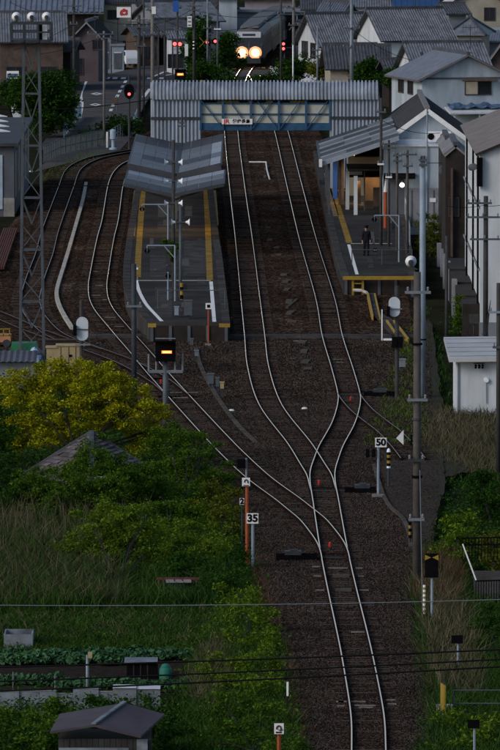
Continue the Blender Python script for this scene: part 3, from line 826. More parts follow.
# ---------------------------------------------------------------- houses
def house(name, label, c, W, L, rz, hw, hr, wall, roof, ridge='x', over=.45, pitch=.30, amp=.07, wins=(), cat='house', trim='tile_d', kind='tile', base=-.35, barge=None, hip=0., parent=None):
    """c: centre (x,y); W along local x, L along local y; hw eave height, hr rise of ridge; ridge along local x or y"""
    R = Matrix.Rotation(rz, 3, 'Z'); C = Vector((c[0], c[1], 0))
    def G(x, y, z): return C + R @ Vector((x, y, 0)) + Vector((0, 0, z))
    root = parent or T(name, (c[0], c[1], 0), label, cat)
    w, l = W/2, L/2
    mb = MB()
    if ridge == 'x':
        apex = [(-w+hip, 0), (w-hip, 0)]
        ends = [((-w,-l),(-w,l)), ((w,l),(w,-l))]
    else:
        apex = [(0, -l+hip), (0, l-hip)]
        ends = [((w,-l),(-w,-l)), ((-w,l),(w,l))]
    vs = [G(-w,-l,base), G(w,-l,base), G(w,l,base), G(-w,l,base), G(-w,-l,hw), G(w,-l,hw), G(w,l,hw), G(-w,l,hw)]
    fs = [(0,1,5,4),(1,2,6,5),(2,3,7,6),(3,0,4,7)]
    if hr > 0 and not hip:
        vs += [G(*apex[0], hw+hr), G(*apex[1], hw+hr)]
        fs += [(4,8,7),(5,6,9)] if ridge == 'x' else [(5,8,4),(7,9,6)]
    mb.add(vs, fs).build('wall', M[wall], root)
    if hr > 0:
        run = l if ridge == 'x' else w
        sl = hr/run; ov = over
        zz = hw - sl*ov; top = hw+hr
        full = w+ov if ridge == 'x' else l+ov
        for s in (-1, 1):
            if ridge == 'x':
                a0, a1 = (-full, full) if s < 0 else (full, -full)
                o = G(a0, s*(l+ov), zz+.06); o2 = G(a1, s*(l+ov), zz+.06); t0 = G(a0, 0, top+.06); t1 = G(a1, 0, top+.06)
            else:
                a0, a1 = (full, -full) if s < 0 else (-full, full)
                o = G(s*(w+ov), a0, zz+.06); o2 = G(s*(w+ov), a1, zz+.06); t0 = G(0, a0, top+.06); t1 = G(0, a1, top+.06)
            d = t0-o; a = o2-o; nrm = a.cross(d).normalized()
            if nrm.z < 0: nrm = -nrm
            if hip:
                ah = a.normalized()*hip*1.0
                m2 = MB().add([o, o2, t1-a.normalized()*(hip+ov), t0+a.normalized()*(hip+ov)], [(0,1,2,3)])
                pl = m2.build('roof', M[roof], root)
            else:
                pl = MB().ribs(o, a, d, nrm, pitch, amp, kind).build('roof', M[roof], root)
                vsb = [o-nrm*.02, o2-nrm*.02, t1-nrm*.02, t0-nrm*.02]; vsb += [v-nrm*.12 for v in vsb]
                MB().add(vsb, [(0,1,2,3),(7,6,5,4),(0,4,5,1),(1,5,6,2),(2,6,7,3),(3,7,4,0)]).build('eave_boards', M[barge or trim], pl)
        if hip:
            ov2 = ov
            for s in (-1, 1):
                if ridge == 'x': tri = [G(s*(w+ov), -l-ov, zz+.06), G(s*(w+ov), l+ov, zz+.06), G(s*(w-hip), 0, top+.06)]
                else: tri = [G(-w-ov, s*(l+ov), zz+.06), G(w+ov, s*(l+ov), zz+.06), G(0, s*(l-hip), top+.06)]
                MB().add(tri, [(0,1,2)]).build('hip_roof', M[roof], root)
                for q in tri[:2]: MB().beam(q+Vector((0,0,.05)), tri[2]+Vector((0,0,.05)), .24, .16).build('hip_ridge', M[trim], root)
        e = full-hip-(ov if hip else 0)
        p, q = (G(-e, 0, top+.12), G(e, 0, top+.12)) if ridge == 'x' else (G(0, -e, top+.12), G(0, e, top+.12))
        MB().beam(p, q, .30, .26).build('ridge_cap', M[trim], root)
    for wd in wins:
        face, u, z, ww, hh = wd[:5]; lit = len(wd) > 5 and wd[5]
        if face == 0: f = lambda a, b, k: G(a, -l-k, b)
        elif face == 1: f = lambda a, b, k: G(-w-k, -a, b)
        elif face == 2: f = lambda a, b, k: G(w+k, a, b)
        fr = MB()
        t = .07
        def bb(mbx, a0, a1, b0, b1, k0, k1):
            mbx.add([f(a0,b0,k1),f(a1,b0,k1),f(a1,b0,k0),f(a0,b0,k0),f(a0,b1,k1),f(a1,b1,k1),f(a1,b1,k0),f(a0,b1,k0)],
                    [(0,3,2,1),(4,5,6,7),(0,1,5,4),(1,2,6,5),(2,3,7,6),(3,0,4,7)])
        a0, a1, b0, b1 = u-ww/2, u+ww/2, z, z+hh
        bb(fr, a0-t, a1+t, b0-t, b0, -.02, .08); bb(fr, a0-t, a1+t, b1, b1+t, -.02, .08)
        bb(fr, a0-t, a0, b0, b1, -.02, .07); bb(fr, a1, a1+t, b0, b1, -.02, .07); bb(fr, u-t/2, u+t/2, b0, b1, -.02, .06)
        fo = fr.build('window', M['frame'], root)
        for q0, q1, li in ((a0, u-t/2, 0), (u+t/2, a1, 1)):
            pn = MB(); bb(pn, q0, q1, b0, b1, -.01, .025)
            pn.build('pane', M['glass_lit' if (lit and li == 0) else 'glass'], fo)
    return root

# far right group ------------------------------------------------
def HX(px, d): return XA(px, d)
# big white gabled building at the right edge
d0 = 402.8
r = T('white_building', (HX(500,d0), d0, 0), 'tall white gabled building with brown ribbed roof at the right edge', 'building')
house('', '', (12.25+7.5, d0+14.9), 15, 28.6, 0, 9.6, 3.1, 'w_white', 'tile_br', 'y', over=.28, pitch=.33, amp=.05, trim='w_dark', barge='w_dark', parent=r,
      wins=((0,-3.2,4.0,1.6,1.2),))
MB().box(12.05, 12.36, d0+.3, d0+.55, ZA(187,d0), ZA(158,d0)).build('sign_box', M['black'], r)
MB().box(12.2, 27.3, d0+.45, d0+.58, -.3, .55).build('plinth', M['w_grey'], r)
for k, yy in enumerate((d0+1.2, d0+10, d0+22)):
    MB().tube((12.14, yy, 0), (12.14, yy, 9.4), .055, n=6).build('downpipe', M['black'], r)
for z in (6.6, 3.3):
    MB().box(12.14, 12.2, d0+.7, d0+29, z, z+.1).build('wall_band', M['w_grey'], r)
for k in range(4):
    MB().lathe((11.98, d0+3+k*1.6, 8.7-k*.1), [(.02,-.1),(.17,-.08),(.19,.06),(.1,.1),(.02,.12)], 10, 'Y').build('roof_vent', M['steel'], r)
# dark timber houses beyond it
r = house('timber_house', 'narrow dark timber house wedged behind the tall white building', (HX(455.5,446), 450), 1.2, 9, 0, 7.2, .5, 'w_dark', 'tile', 'y', over=.12, pitch=.2,
      wins=((0,-.1,3.6,.5,1.0),), barge='concrete')
MB().box(HX(451,445), HX(453,445), 445.2, 445.4, 1.2, 6.4).build('corner_post', M['w_brown'], r)
r = house('timber_house', 'dark shed with grey pitched roof left of the narrow timber house', (HX(447.6,470), 474), .75, 7, 0, 6.3, .45, 'w_dark', 'tile', 'y', over=.1, pitch=.2, barge='concrete', cat='shed')
MB().lathe((HX(444.5,465), 465, ZA(170,465)), [(.02,-.06),(.33,-.05),(.36,0),(.33,.05),(.02,.06)], 16, 'Y').build('round_fan_cover', M['steel'], r)
# white hut
dh = D(412)
hx0, hx1 = HX(456.5,dh), HX(499,dh)
r = T('equipment_hut', ((hx0+hx1)/2, dh+2.5, 0), 'low white equipment hut with flat overhanging roof on the right', 'hut')
MB().box(hx0, hx1+.6, dh, dh+5.0, -.35, 2.46).build('wall', M['w_white'], r)
v = [(HX(449.5,dh-.6), dh-.6, 2.40), (hx1+1, dh-.6, 2.44), (hx1+1, dh+6.4, 2.90), (HX(444,dh+6.4), dh+6.4, 2.86)]
v2 = [(x, y, z+.17) for x, y, z in v]
ro = MB().add(v+v2, [(3,2,1,0),(4,5,6,7),(0,1,5,4),(1,2,6,5),(2,3,7,6),(3,0,4,7)]).build('roof', M['rooflight'], r)
for k in range(5):
    t = (k+.5)/5
    MB().beam(Vector(v2[0]).lerp(Vector(v2[3]), t)+Vector((.05,0,.012)), Vector(v2[1]).lerp(Vector(v2[2]), t)+Vector((-.05,0,.012)), .05, .02).build('roof_seam', M['concrete'], ro)
MB().lathe((HX(487,dh), dh-.08, ZA(380,dh)), [(.02,-.06),(.11,-.06),(.13,.1)], 12, 'Y').build('meter', M['lampwhite'], r)
MB().tube((HX(487,dh), dh-.05, ZA(378,dh)), (HX(487,dh), dh-.05, .4), .02).build('conduit', M['galv'], r)
MB().box(HX(458,dh), HX(459.6,dh), dh-.06, dh-.005, 0, 2.3).build('downpipe', M['galv'], r)
ib = MB()
for px in (476,479.5,483):
    MB().lathe((HX(px,dh), dh-.28, ZA(366,dh)), [(.03,-.1),(.06,-.05),(.03,0),(.06,.05),(.03,.1)], 8).build('insulator', M['black'], r)
MB().beam((HX(474,dh), dh-.28, ZA(363,dh)), (HX(485,dh), dh-.28, ZA(363,dh)), .05).build('bracket', M['steel_dark'], r)
# white gabled building behind the station
d3 = 495.0; sx = 11.57
r = T('white_building', (sx, d3, 0), 'white gabled building with dark slate roof beside the station canopy', 'building')
house('', '', (sx, d3+12), 5.5, 24, 0, 5.35, 2.0, 'w_cool', 'slate', 'y', over=.3, pitch=.6, amp=.02, trim='tile_br', kind='seam', barge='white', parent=r)
for s in (-1, 1):
    MB().beam((sx, d3-.42, 7.35+.0), (sx+s*3.05, d3-.42, 5.12), .10, .30).build('bargeboard', M['white'], r)
de = 488.0
MB().box(HX(383.5,de), HX(452,de), de, d3-.05, -.35, ZA(146.5,de)).build('front_wing', M['w_cool'], r)
MB().box(HX(382.5,de), HX(453,de), de-.12, d3-.05, ZA(146.5,de)+.004, ZA(146.5,de)+.12).build('wing_parapet', M['w_white'], r)
MB().box(HX(405,de), HX(452,de), de-.08, de-.01, -.3, ZA(188,de)).build('plinth', M['w_grey'], r)
MB().box(HX(384,de), HX(415,de), de-1.2, de-.09, ZA(178,de), ZA(173,de)).build('awning', M['black'], r)
MB().box(HX(388,de), HX(404,de), de-.09, de-.02, 1.0, ZA(179,de)).build('doorway', M['w_slate'], r)
MB().tube((HX(427,de), de-.12, 0), (HX(427,de), de-.12, ZA(110,de)), .05).build('downpipe', M['bluegrey'], r)
MB().box(HX(430,de), HX(436,de), de-.13, de-.085, ZA(202,de), ZA(198,de)).build('notice', M['white'], r)
for px in (384, 412, 421, 434, 444):
    MB().box(HX(px,de)-.05, HX(px,de)+.05, de-.1, de-.085, .2, ZA(190,de)).build('pilaster', M['w_slate'], r)
for i, px in enumerate((432, 444.5)):
    a = T('air_conditioner', (HX(px,490), 490, ZA(146.5,de)+.12), 'outdoor air conditioner unit %s on the white front wing' % ('with dark grille, left of the pair' if i == 0 else 'with round fan, right of the pair'), 'air conditioner', 'air conditioners on the white wing')
    z0 = ZA(146.5,de)+.124; xx = HX(px,490)
    MB().box(xx-.4, xx+.4, 489.7, 490.1, z0+.1, z0+.75).build('casing', M['white'], a)
    MB().box(xx-.34, xx-.26, 489.7, 490.1, z0, z0+.1).build('foot', M['steel'], a); MB().box(xx+.26, xx+.34, 489.7, 490.1, z0, z0+.1).build('foot', M['steel'], a)
    MB().lathe((xx-.08, 489.66, z0+.43), [(.02,-.02),(.2,-.02),(.22,.03)], 14, 'Y').build('fan_grille', M['black'], a)
# station building under the canopy, warm light inside
ds = 503.0
r = T('station_building', (HX(372,ds), ds, PZ), 'lit wooden station building under the right hand canopy', 'station')
x0, x1 = HX(349,ds), HX(399,ds)
MB().box(x0, x1, ds+5, ds+5.2, PZ, 4.4).build('rear_wall', M['w_beige'], r)
MB().box(x1-.1, x1+.1, ds-6, ds+5, PZ, 4.4).build('side_wall', M['w_beige'], r)
MB().box(x0-.2, x1, ds-8.4, ds-8.0, ZA(177,495), ZA(170.5,495)).build('fascia', M['black'], r)
MB().box(x0-.2, x0+.75, ds-8.46, ds-8.41, ZA(174.5,495), ZA(171,495)).build('sign_panel', M['w_pink'], r)
MB().box(x0-.2, x1, ds-8.4, ds-2.2, ZA(170.5,495), ZA(170.5,495)+.12).build('porch_roof', M['w_slate'], r)
MB().box(x0+.3, x1, ds-7.9, ds+4.9, 4.3, 4.4).build('ceiling', M['w_brown'], r)
for px, dd in ((347.5,493),(355.7,487.5),(383,488)):
    xx = HX(px,dd); MB().box(xx-.12, xx+.12, dd, dd+.24, PZ, 3.5).build('column', M['w_white'], r)
for px, dd in ((340,498),(342.5,500)):
    xx = HX(px,dd); MB().box(xx-.1, xx+.1, dd, dd+.2, PZ, 4.6).build('post', M['w_brown'], r)
for px, dd, w, h in ((359,499,.25,1.5),(364.5,492,.09,2.5),(372,501,1.0,1.8),(377,497,.5,1.2),(369,494,.6,.5)):
    xx = HX(px,dd); MB().box(xx-w/2, xx+w/2, dd, dd+.3, PZ, PZ+h).build('door_panel' if h > 1.6 else 'bench', M['w_brown'], r)
for px, dd in ((356,499),(376,500)):
    t = MB().tube((HX(px,dd)-.2, dd, 4.22), (HX(px,dd)+.2, dd, 4.22), .03).build('tube_lamp', M['tubeon'], r)
    if px in (356, 376):
        ld = bpy.data.lights.new('station_light', 'POINT'); ld.energy = 70; ld.color = (1, .58, .22); ld.shadow_soft_size = .3
        lo = bpy.data.objects.new('station_light', ld); COL.objects.link(lo); lo.parent = r; lo.location = Vector((HX(px,dd), dd, 2.5))-ORG[r.name]
b = T('banner', (HX(335,500), 500, PZ), 'tall blue banner panel standing on the right platform under the canopy', 'banner')
MB().box(HX(332.8,500), HX(337.2,500), 499.9, 500, PZ+.3, ZA(160,500)).build('panel', M['bluesign'], b); MB().box(HX(334.5,500), HX(335.5,500), 499.92, 499.98, PZ, PZ+.3).build('stand', M['steel'], b)

# white house with blue grey roof, gable towards the camera
d4 = 588.0
cxh = HX(465.5,d4)
rzh = math.radians(14)
r = house('white_house', 'white gabled house with blue grey roof and one lit window', (cxh-1.0, d4+4.4), 7.2, 9, rzh, 5.35, 1.75, 'w_cool', 'tile_b', 'y', over=.5, pitch=.3, amp=.04,
          wins=((0,.9,4.05,2.0,.95,True),(1,1.2,4.0,1.4,1.1),(1,-1.6,4.0,1.4,1.1)), barge='tile_br')
R_ = Matrix.Rotation(rzh, 3, 'Z')
def loc4(x, y, z): return Vector((cxh-1.0, d4+4.4, 0)) + R_ @ Vector((x, y, 0)) + Vector((0,0,z))
aw = MB(); pts = [loc4(-.35,-4.51,5.35), loc4(2.2,-4.51,5.35), loc4(2.35,-5.0,5.12), loc4(-.5,-5.0,5.12)]
aw.add(pts+[p-Vector((0,0,.06)) for p in pts], [(0,3,2,1),(4,5,6,7),(0,1,5,4),(1,2,6,5),(2,3,7,6),(3,0,4,7)]).build('window_awning', M['w_brown'], r)
MB().beam(loc4(-3.7,-4.55,5.3), loc4(3.7,-4.55,5.3), .08, .12).build('string_course', M['w_slate'], r)
tb = T('blue_tarpaulin', loc4(.5,-5.2,2.9), 'crumpled blue tarpaulin along the porch roof of the white house', 'tarpaulin')
vs = []; n = 16
for i in range(n+1):
    for j in range(3): vs.append(loc4(-1.6+5.2*i/n, -5.6+j*.55, 2.92+.15*j+rnd.uniform(0,.24)))
MB().add(vs, [(i*3+j, (i+1)*3+j, (i+1)*3+j+1, i*3+j+1) for i in range(n) for j in range(2)]).build('sheet', M['tarp_blue'], tb)
pr = MB(); pts = [loc4(-1.8,-6.2,2.7), loc4(3.8,-6.2,2.7), loc4(3.8,-4.52,3.1), loc4(-1.8,-4.52,3.1)]
pr.add(pts+[p-Vector((0,0,.12)) for p in pts], [(0,3,2,1)[::-1],(4,5,6,7)[::-1],(0,1,5,4),(1,2,6,5),(2,3,7,6),(3,0,4,7)]).build('porch_roof', M['w_white'], r)
for u in (-1.4, .6): MB().beam(loc4(u,-6.0,-.3), loc4(u,-6.0,2.6), .1).build('porch_post', M['w_white'], r)

# tiled houses behind, right half: (name,label, px left, px right, ground row, ridge row, eave row, depth ...)
def far_house(label, xl, xr, grow, ridge_row, eave_row, dep, rz, wall, roof, ridge='x', wins=(), hip=0., cat='house', pitch=.24, over=.5, trim='tile_d', name='tiled_house', kind='tile', amp=.06, barge=None):
    d = D(grow); W = (xr-xl)/SC(d)
    cx = HX((xl+xr)/2, d)
    if ridge == 'x':
        hw = ZA(eave_row, d); zr = ZA(ridge_row, d+dep/2)
    else:
        hw = ZA(eave_row, d); zr = ZA(ridge_row, d)
    return house(name, label, (cx, d+dep/2), W-2*over, dep-2*over, rz, hw, max(.3, zr-hw), wall, roof, ridge, over, pitch, amp, wins, cat, trim, hip=hip, kind=kind, barge=barge)
def gable_house(label, cpx, cd, W, L, rz, eave_row, ridge_row, wins=(), roof='tile', wall='w_white', **k):
    hw = ZA(eave_row, cd-3.5); return house('tiled_house', label, (XA(cpx,cd), cd), W, L, math.radians(rz), hw, ZA(ridge_row,cd)-hw, wall, roof, 'x', .5, .24, .06, wins, 'house', 'tile_d', **k)
gable_house('grey tiled house with white gable end, large roof above the white house', 404, 688, 6.6, 6.2, 22, 37, 9, ((0,-1.5,.8,1.6,1.2),(0,1.5,.8,1.6,1.2),(1,0,2.2,1.2,1)))
gable_house('grey tiled house with pale gable and dark window bay, right of the train', 338, 701, 5.6, 6.0, 20, 43, 14, ((1,1.0,2.2,1.2,1.3),(1,-1.2,2.2,1.4,1.4),(0,-1,1.0,1.6,1.1)))
far_house('low dark tiled roof wing below the house right of the train', 322, 378, 100, 45, 66, 6, math.radians(5), 'w_beige', 'tile_d', wins=((0,.5,.6,1.6,1.2),), pitch=.28)
far_house('low dark tiled house between the two large tiled houses', 350, 392, 98, 46, 67, 7, math.radians(0), 'w_brown', 'tile_d', wins=((0,0,.6,1.6,1.2),))
far_house('tiled house with small white gable behind the white house', 402, 486, 108, 43, 68, 8, math.radians(12), 'w_white', 'tile', wins=((0,-2,1.4,1.6,1.2),))
far_house('dark tiled roof house above the white house roof, far right', 450, 492, 74, 17, 34, 8, math.radians(-8), 'w_beige', 'tile', wins=((0,0,.8,1.6,1.2),), hip=1.6)
far_house('long pale metal shed roof at the right behind the tiled houses', 448, 520, 70, 30, 40, 6, math.radians(-6), 'w_grey', 'tile_b', name='metal_shed', cat='shed', kind='seam', amp=.03, trim='canopy_l')
far_house('brown gabled house cut by the right edge above the white house', 484, 530, 98, 40, 64, 9, math.radians(-4), 'w_brown', 'tile_d', 'y', barge='w_pink')
# big hall with pale roof, top right
far_house('big beige hall with pale metal roof at the top right corner', 425, 530, 52, -16, 18, 14, math.radians(0), 'w_beige', 'rooflight', 'y', name='hall', cat='hall', kind='seam', amp=.03, trim='w_brown', barge='w_brown', pitch=.9, wins=((0,1.2,3.2,1.0,1.2),))
far_house('blue metal roofed shed at the top between the tiled houses', 392, 440, 62, -6, 6, 8, 0, 'w_white', 'roofblue', name='metal_shed', cat='shed', kind='seam', amp=.03, pitch=.6, trim='roofblue')
far_house('pale low building at the top edge right of the train', 352, 394, 60, -5, 6, 6, 0, 'w_white', 'tile', name='low_building', cat='building', wins=((0,-.8,.8,1.2,1.0),))
far_house('small house at the top edge above the train roof', 300, 350, 58, -8, 8, 7, 0, 'w_pink', 'tile_d', wins=((0,0,1.2,1.6,1.2),(0,-1.8,1.2,1,1.2)))
# flat roofed white garage behind the train
dg = D(48); r = T('garage', (HX(268,dg), dg+3, 0), 'long white flat roofed garage with dark openings behind the train', 'garage')
gx0, gx1 = HX(234,dg), HX(318,dg)
MB().box(gx0, gx1, dg, dg+6, -.35, ZA(12,dg)).build('wall', M['w_cool'], r)
MB().box(gx0-.3, gx1+.3, dg-.5, dg+6.3, ZA(12,dg)+.004, ZA(9.5,dg)).build('roof', M['w_grey'], r)
for a, b_ in ((258.5,276.5),(278,296),(297.5,312)):
    MB().box(HX(a,dg), HX(b_,dg), dg-.06, dg-.01, .1, ZA(15,dg)).build('garage_opening', M['dark'], r)
far_house('dusty pink house at the top edge above the white garage', 240, 300, 44, -14, -2, 8, 0, 'w_pink', 'tile_d', wins=((0,-1.2,2.4,1.2,.8),(0,2.2,2.4,1.4,.8)))
far_house('pale blue house at the top edge left of the garage', 214, 242, 52, -14, -3, 7, 0, 'w_cool', 'tile_d', wins=((0,-.3,.4,1.2,1.2),))
# upper left group
far_house('low house with stepped grey roof left of the level crossing, nearest of three', 150, 196, 66, 20, 34, 8, math.radians(24), 'w_slate', 'tile_d', wins=((0,.6,1.0,1.4,.9),), kind='seam', amp=.02)
far_house('house with broad grey roof left of the level crossing, middle of three', 140, 212, 56, 2, 20, 9, math.radians(22), 'w_grey', 'tile', kind='seam', amp=.02, wins=((0,.6,1.6,1.6,1.0),))
far_house('house with dark roof at the top edge left of the level crossing', 120, 190, 46, -14, 4, 9, math.radians(20), 'w_grey', 'slate', kind='seam', amp=.02)
far_house('house with pale gable under the top edge by the crossing', 200, 228, 50, -6, 10, 7, math.radians(-25), 'w_beige', 'tile_d', wins=((0,.2,.8,1.0,1.0),))
far_house('beige rendered building behind the white flower sign', 99, 136, 62, -8, 2, 7, 0, 'w_beige', 'slate', wins=((0,-.4,4.2,1.0,.8),(0,1.2,1.0,1.2,1.0)), name='beige_building', cat='building')
far_house('plum brown house with dark gable facing the bend of the road', 74, 108, 82, 22, 34, 8, math.radians(-6), 'w_purple', 'slate', 'y', kind='seam', amp=.02, wins=((0,-.9,.7,1.0,1.4),(0,1.0,3.0,.9,.8)), barge='w_grey')
far_house('blue grey ribbed roof warehouse across the top left corner', -6, 104, 64, -6, 11, 12, 0, 'w_dark', 'tile_b', name='warehouse', cat='warehouse', kind='box', pitch=.5, amp=.09, over=.8, trim='tile_b')
far_house('old tiled house with weathered grey roof behind the floodlights', -8, 66, 92, 13, 40, 10, math.radians(3), 'w_brown', 'tile', wins=((0,1.4,1.2,1.6,1.0),(0,-1.4,1.2,1.6,1.0)))
far_house('small dark roofed lean-to between the road and the level crossing', 126, 158, 66, 26, 35, 6, math.radians(14), 'w_brown', 'tile_d', wins=((0,0,.8,1.2,1.0),))
far_house('low white shopfront with dark awning roof beside the crossing lights', 164, 190, 74, 31, 38, 5, math.radians(8), 'w_white', 'tile', wins=((0,-.4,.6,1.4,1.2),))
far_house('tiny tiled outhouse between the round bush and the white house', 380, 400, 104, 60, 68, 4, math.radians(10), 'w_dark', 'tile_d')
far_house('small tiled house peeping over the ridge of the large tiled house', 438, 466, 64, 4, 13, 6, math.radians(12), 'w_grey', 'tile_d')
far_house('small tiled roof behind the tiled house right of the train', 322, 352, 72, 2, 12, 6, math.radians(-14), 'w_beige', 'tile', wins=((0,.2,2.4,1.0,.8),))
far_house('low grey roofed annex in front of the white garage', 296, 312, 66, 22, 30, 5, math.radians(16), 'w_slate', 'tile_d')
far_house('dark roofed store beside the orange shopfront', 62, 80, 88, 40, 50, 6, math.radians(-8), 'w_dark', 'slate', kind='seam', amp=.02)
# grey locker sheds by the road
for (a, b_, top, mt_, lab, nm) in ((98.5,111,34,'w_grey','tall plain grey store beside the plum brown house','store'),(112,124,44,'bluegrey','rounded blue grey storage shed beside the white car','storage_shed')):
    dd = D(70); r = T(nm, (HX((a+b_)/2,dd), dd+1, 0), lab, 'shed')
    MB().box(HX(a,dd), HX(b_,dd), dd, dd+2, -.35, ZA(top+2,dd)).build('wall', M[mt_], r)
    MB().box(HX(a,dd)-.1, HX(b_,dd)+.1, dd-.15, dd+2.1, ZA(top+2,dd)+.003, ZA(top,dd)).build('roof', M['w_grey'], r)
    MB().box(HX(a,dd)+.2, HX(b_,dd)-.2, dd-.05, dd-.01, .1, ZA(top+8,dd)).build('door', M['w_slate' if nm == 'store' else 'steel'], r)
    MB().box(HX(a,dd)+.2, HX(b_,dd)-.2, dd-.08, dd-.055, ZA(53,dd), ZA(52,dd)).build('rail', M['w_white'], r)
dd = D(78)
r = T('orange_shopfront', (HX(60,dd), dd+2, 0), 'narrow orange walled shopfront beside the hedge', 'shopfront')
MB().box(HX(56,dd), HX(62,dd), dd, dd+4, -.35, ZA(40,dd)).build('wall', M['w_orange'], r); MB().box(HX(55,dd), HX(74,dd), dd-.4, dd+4, ZA(40,dd)+.003, ZA(38,dd)).build('roof', M['slate'], r)
MB().box(HX(62,dd)+.003, HX(73,dd), dd+.3, dd+4, -.35, ZA(40,dd)).build('side_wall', M['w_pink'], r); MB().box(HX(66,dd), HX(70.5,dd), dd+.24, dd+.29, ZA(64,dd), ZA(50,dd)).build('banner', M['w_white'], r)
MB().box(HX(63,dd), HX(66,dd), dd+.24, dd+.29, .2, ZA(52,dd)).build('doorway', M['dark'], r)

# slate grey building at the left edge behind the tower
dl = D(212)
r = T('slate_building', (HX(0,dl), dl+10, 0), 'slate grey building with low dark roof at the left edge behind the tower', 'building')
lx0, lx1 = HX(-40,dl), HX(14,dl)
zl = ZA(147,dl)
MB().box(lx0, lx1, dl, dl+34, -.35, zl).build('wall', M['w_slate'], r)
v = [(lx0, dl-.4, zl+.05), (lx1+.3, dl-.4, zl+.05), (lx1+.3, dl+34.4, zl+.05), (lx0, dl+34.4, zl+.05)]
MB().add(v+[(x, y, z+.22) for x, y, z in v], [(3,2,1,0),(4,5,6,7),(0,1,5,4),(1,2,6,5),(2,3,7,6),(3,0,4,7)]).build('roof', M['slate'], r)
MB().box(HX(-8,dl), HX(2.5,dl), dl-.08, dl-.01, .2, ZA(155,dl)).build('door', M['lightblue'], r)
MB().box(HX(3.5,dl), lx1+.02, dl-.1, dl-.01, -.3, ZA(198,dl)).build('plinth', M['concrete'], r)
for k in range(9):
    y0 = dl+.8+k*3.6
    MB().box(lx1+.005, lx1+.07, y0, y0+2.6, .9, zl-.4).build('side_panel', M['concrete' if k % 2 else 'w_beige'], r)
for k in range(4):
    c0 = P(-2, 131-k*5.0, zl+.27); MB().obox((c0.x, c0.y, zl+.30), (1.05-.12*k, 3.0, .05), .25).build('roof_stripe', M['white'], r)
# grey roof of a yard building at the bottom left of the tower
dy = D(384)
r = T('yard_shed', (HX(10,dy), dy+2, 0), 'blue grey metal roofed yard shed at the left edge above the yellow tree', 'shed')
MB().box(HX(-30,dy), HX(34,dy), dy, dy+2.0, -.35, 1.05).build('wall', M['w_grey'], r)
o = Vector((HX(-30,dy)-.3, dy-.4, 1.1)); MB().ribs(o, (HX(36,dy)-o.x, 0, 0), (0, 2.6, .35), (0,-.1,1), .3, .05, 'wave').build('roof', M['w_slate'], r)
# overgrown house with hipped roof
dv = 312.0; vx = HX(91,dv)
r = T('overgrown_house', (vx, dv, 0), 'abandoned house with hipped grey tile roof half buried in creepers', 'house')
ap = Vector((vx, dv, 3.05)); cor = [Vector((HX(24,dv)-.1, dv, 1.25)), Vector((vx+.1, dv-4.2, 1.15)), Vector((HX(151,dv), dv+.4, 1.45)), Vector((vx, dv+4.2, 1.3))]
def hipface(a, b, c_, nm):
    # courses of tiles as real steps down the slope
    mb = MB(); n = 13
    nn = (b-a).cross(c_-a).normalized()
    if nn.z < 0: nn = -nn
    for i in range(n):
        t0, t1 = i/n, (i+1)/n
        p0, p1, q0, q1 = a.lerp(b, t0), a.lerp(c_, t0), a.lerp(b, t1), a.lerp(c_, t1)
        m_ = max(1, int((q1-q0).length/.34))
        for k in range(m_):
            u0, u1 = k/m_, (k+1)/m_
            j = rnd.uniform(-.02, .03)
            mb.add([p0.lerp(p1,u0)+nn*(.0+j), p0.lerp(p1,u1)+nn*(.0+j), q0.lerp(q1,u1)+nn*(.07+j), q0.lerp(q1,u0)+nn*(.05+j), q0.lerp(q1,u1)+nn*(-.02), q0.lerp(q1,u0)+nn*(-.02)], [(0,1,2,3),(3,2,4,5)])
    o = mb.build(nm, M['tile_w'], r); o['kind'] = 'stuff'
M['tile_w'] = mat('weathered_roof_tile', (.12,.105,.11), .8, var=.4, scale=1.5, island=.3)
for i in range(4): hipface(ap, cor[i], cor[(i+1)%4], 'roof_tiles')
for c_ in cor: MB().beam(ap, c_, .2, .16).build('hip_ridge', M['tile_d'], r)
MB().add([c_*.9+Vector((vx,dv,0))*.1 for c_ in cor]+[Vector((c_.x*.9+vx*.1, c_.y*.9+dv*.1, -.35)) for c_ in cor], [(0,4,5,1),(1,5,6,2),(2,6,7,3),(3,7,4,0)]).build('wall', M['w_dark'], r)
wx = HX(99.5,309); MB().box(wx-.22, wx+.22, 308.3, 308.36, ZA(487,309), ZA(475,309)).build('window', M['w_white'], r)
MB().box(wx-.12, wx+.06, 308.25, 308.29, ZA(484,309), ZA(479,309)).build('window_panel', M['vend'], r)
# ---------------------------------------------------------------- road, upper left
rd = poly_sheet('road', [(34,172),(60,150),(72,134),(81,116),(79,101),(85,81),(104,75),(135,68),(165,60),(196,55),(215,60),(232,70),(300,69),(300,77),(228,79),(190,76),(165,84),(150,96),(141,112),(136,132),(120,150),(80,160)], M['asphalt'], .03)
struct(rd, 'grey asphalt road bending past the level crossing')
def mark(pts, w, name='lane_marking'):
    return ribbon(name, pts, w, M['linewhite'], .034, rd)
for x in (97,107,114.5,123,149,161):
    a, b = P(x-2.4,79,.034), P(x+2.4,79,.034)
    c, d = P(x+3.2,77.3,.034), P(x-1.6,77.3,.034)
    MB().add([a,b,c,d], [(0,1,2,3)]).build('crosswalk_bar', M['linewhite'], rd)
for i in range(7):
    t0, t1 = i/7, (i+.55)/7
    q = lambda t: (126-16.5*t-2*t*(1-t)*2, 80.5+33*t)
    mark([q(t0), ((q(t0)[0]+q(t1)[0])/2, (q(t0)[1]+q(t1)[1])/2), q(t1)], .28)
mark([(104,74.5),(88,79.5),(83,88),(80.5,95),(81.8,104),(80.5,112),(79.5,118)], .3, 'edge_line')
mark([(143.5,97),(147,92.5),(150,88.5)], .3); mark([(150,78),(158,74.5),(166,71)], .25); mark([(165,75.5),(170,74.5),(180,73)], .25)
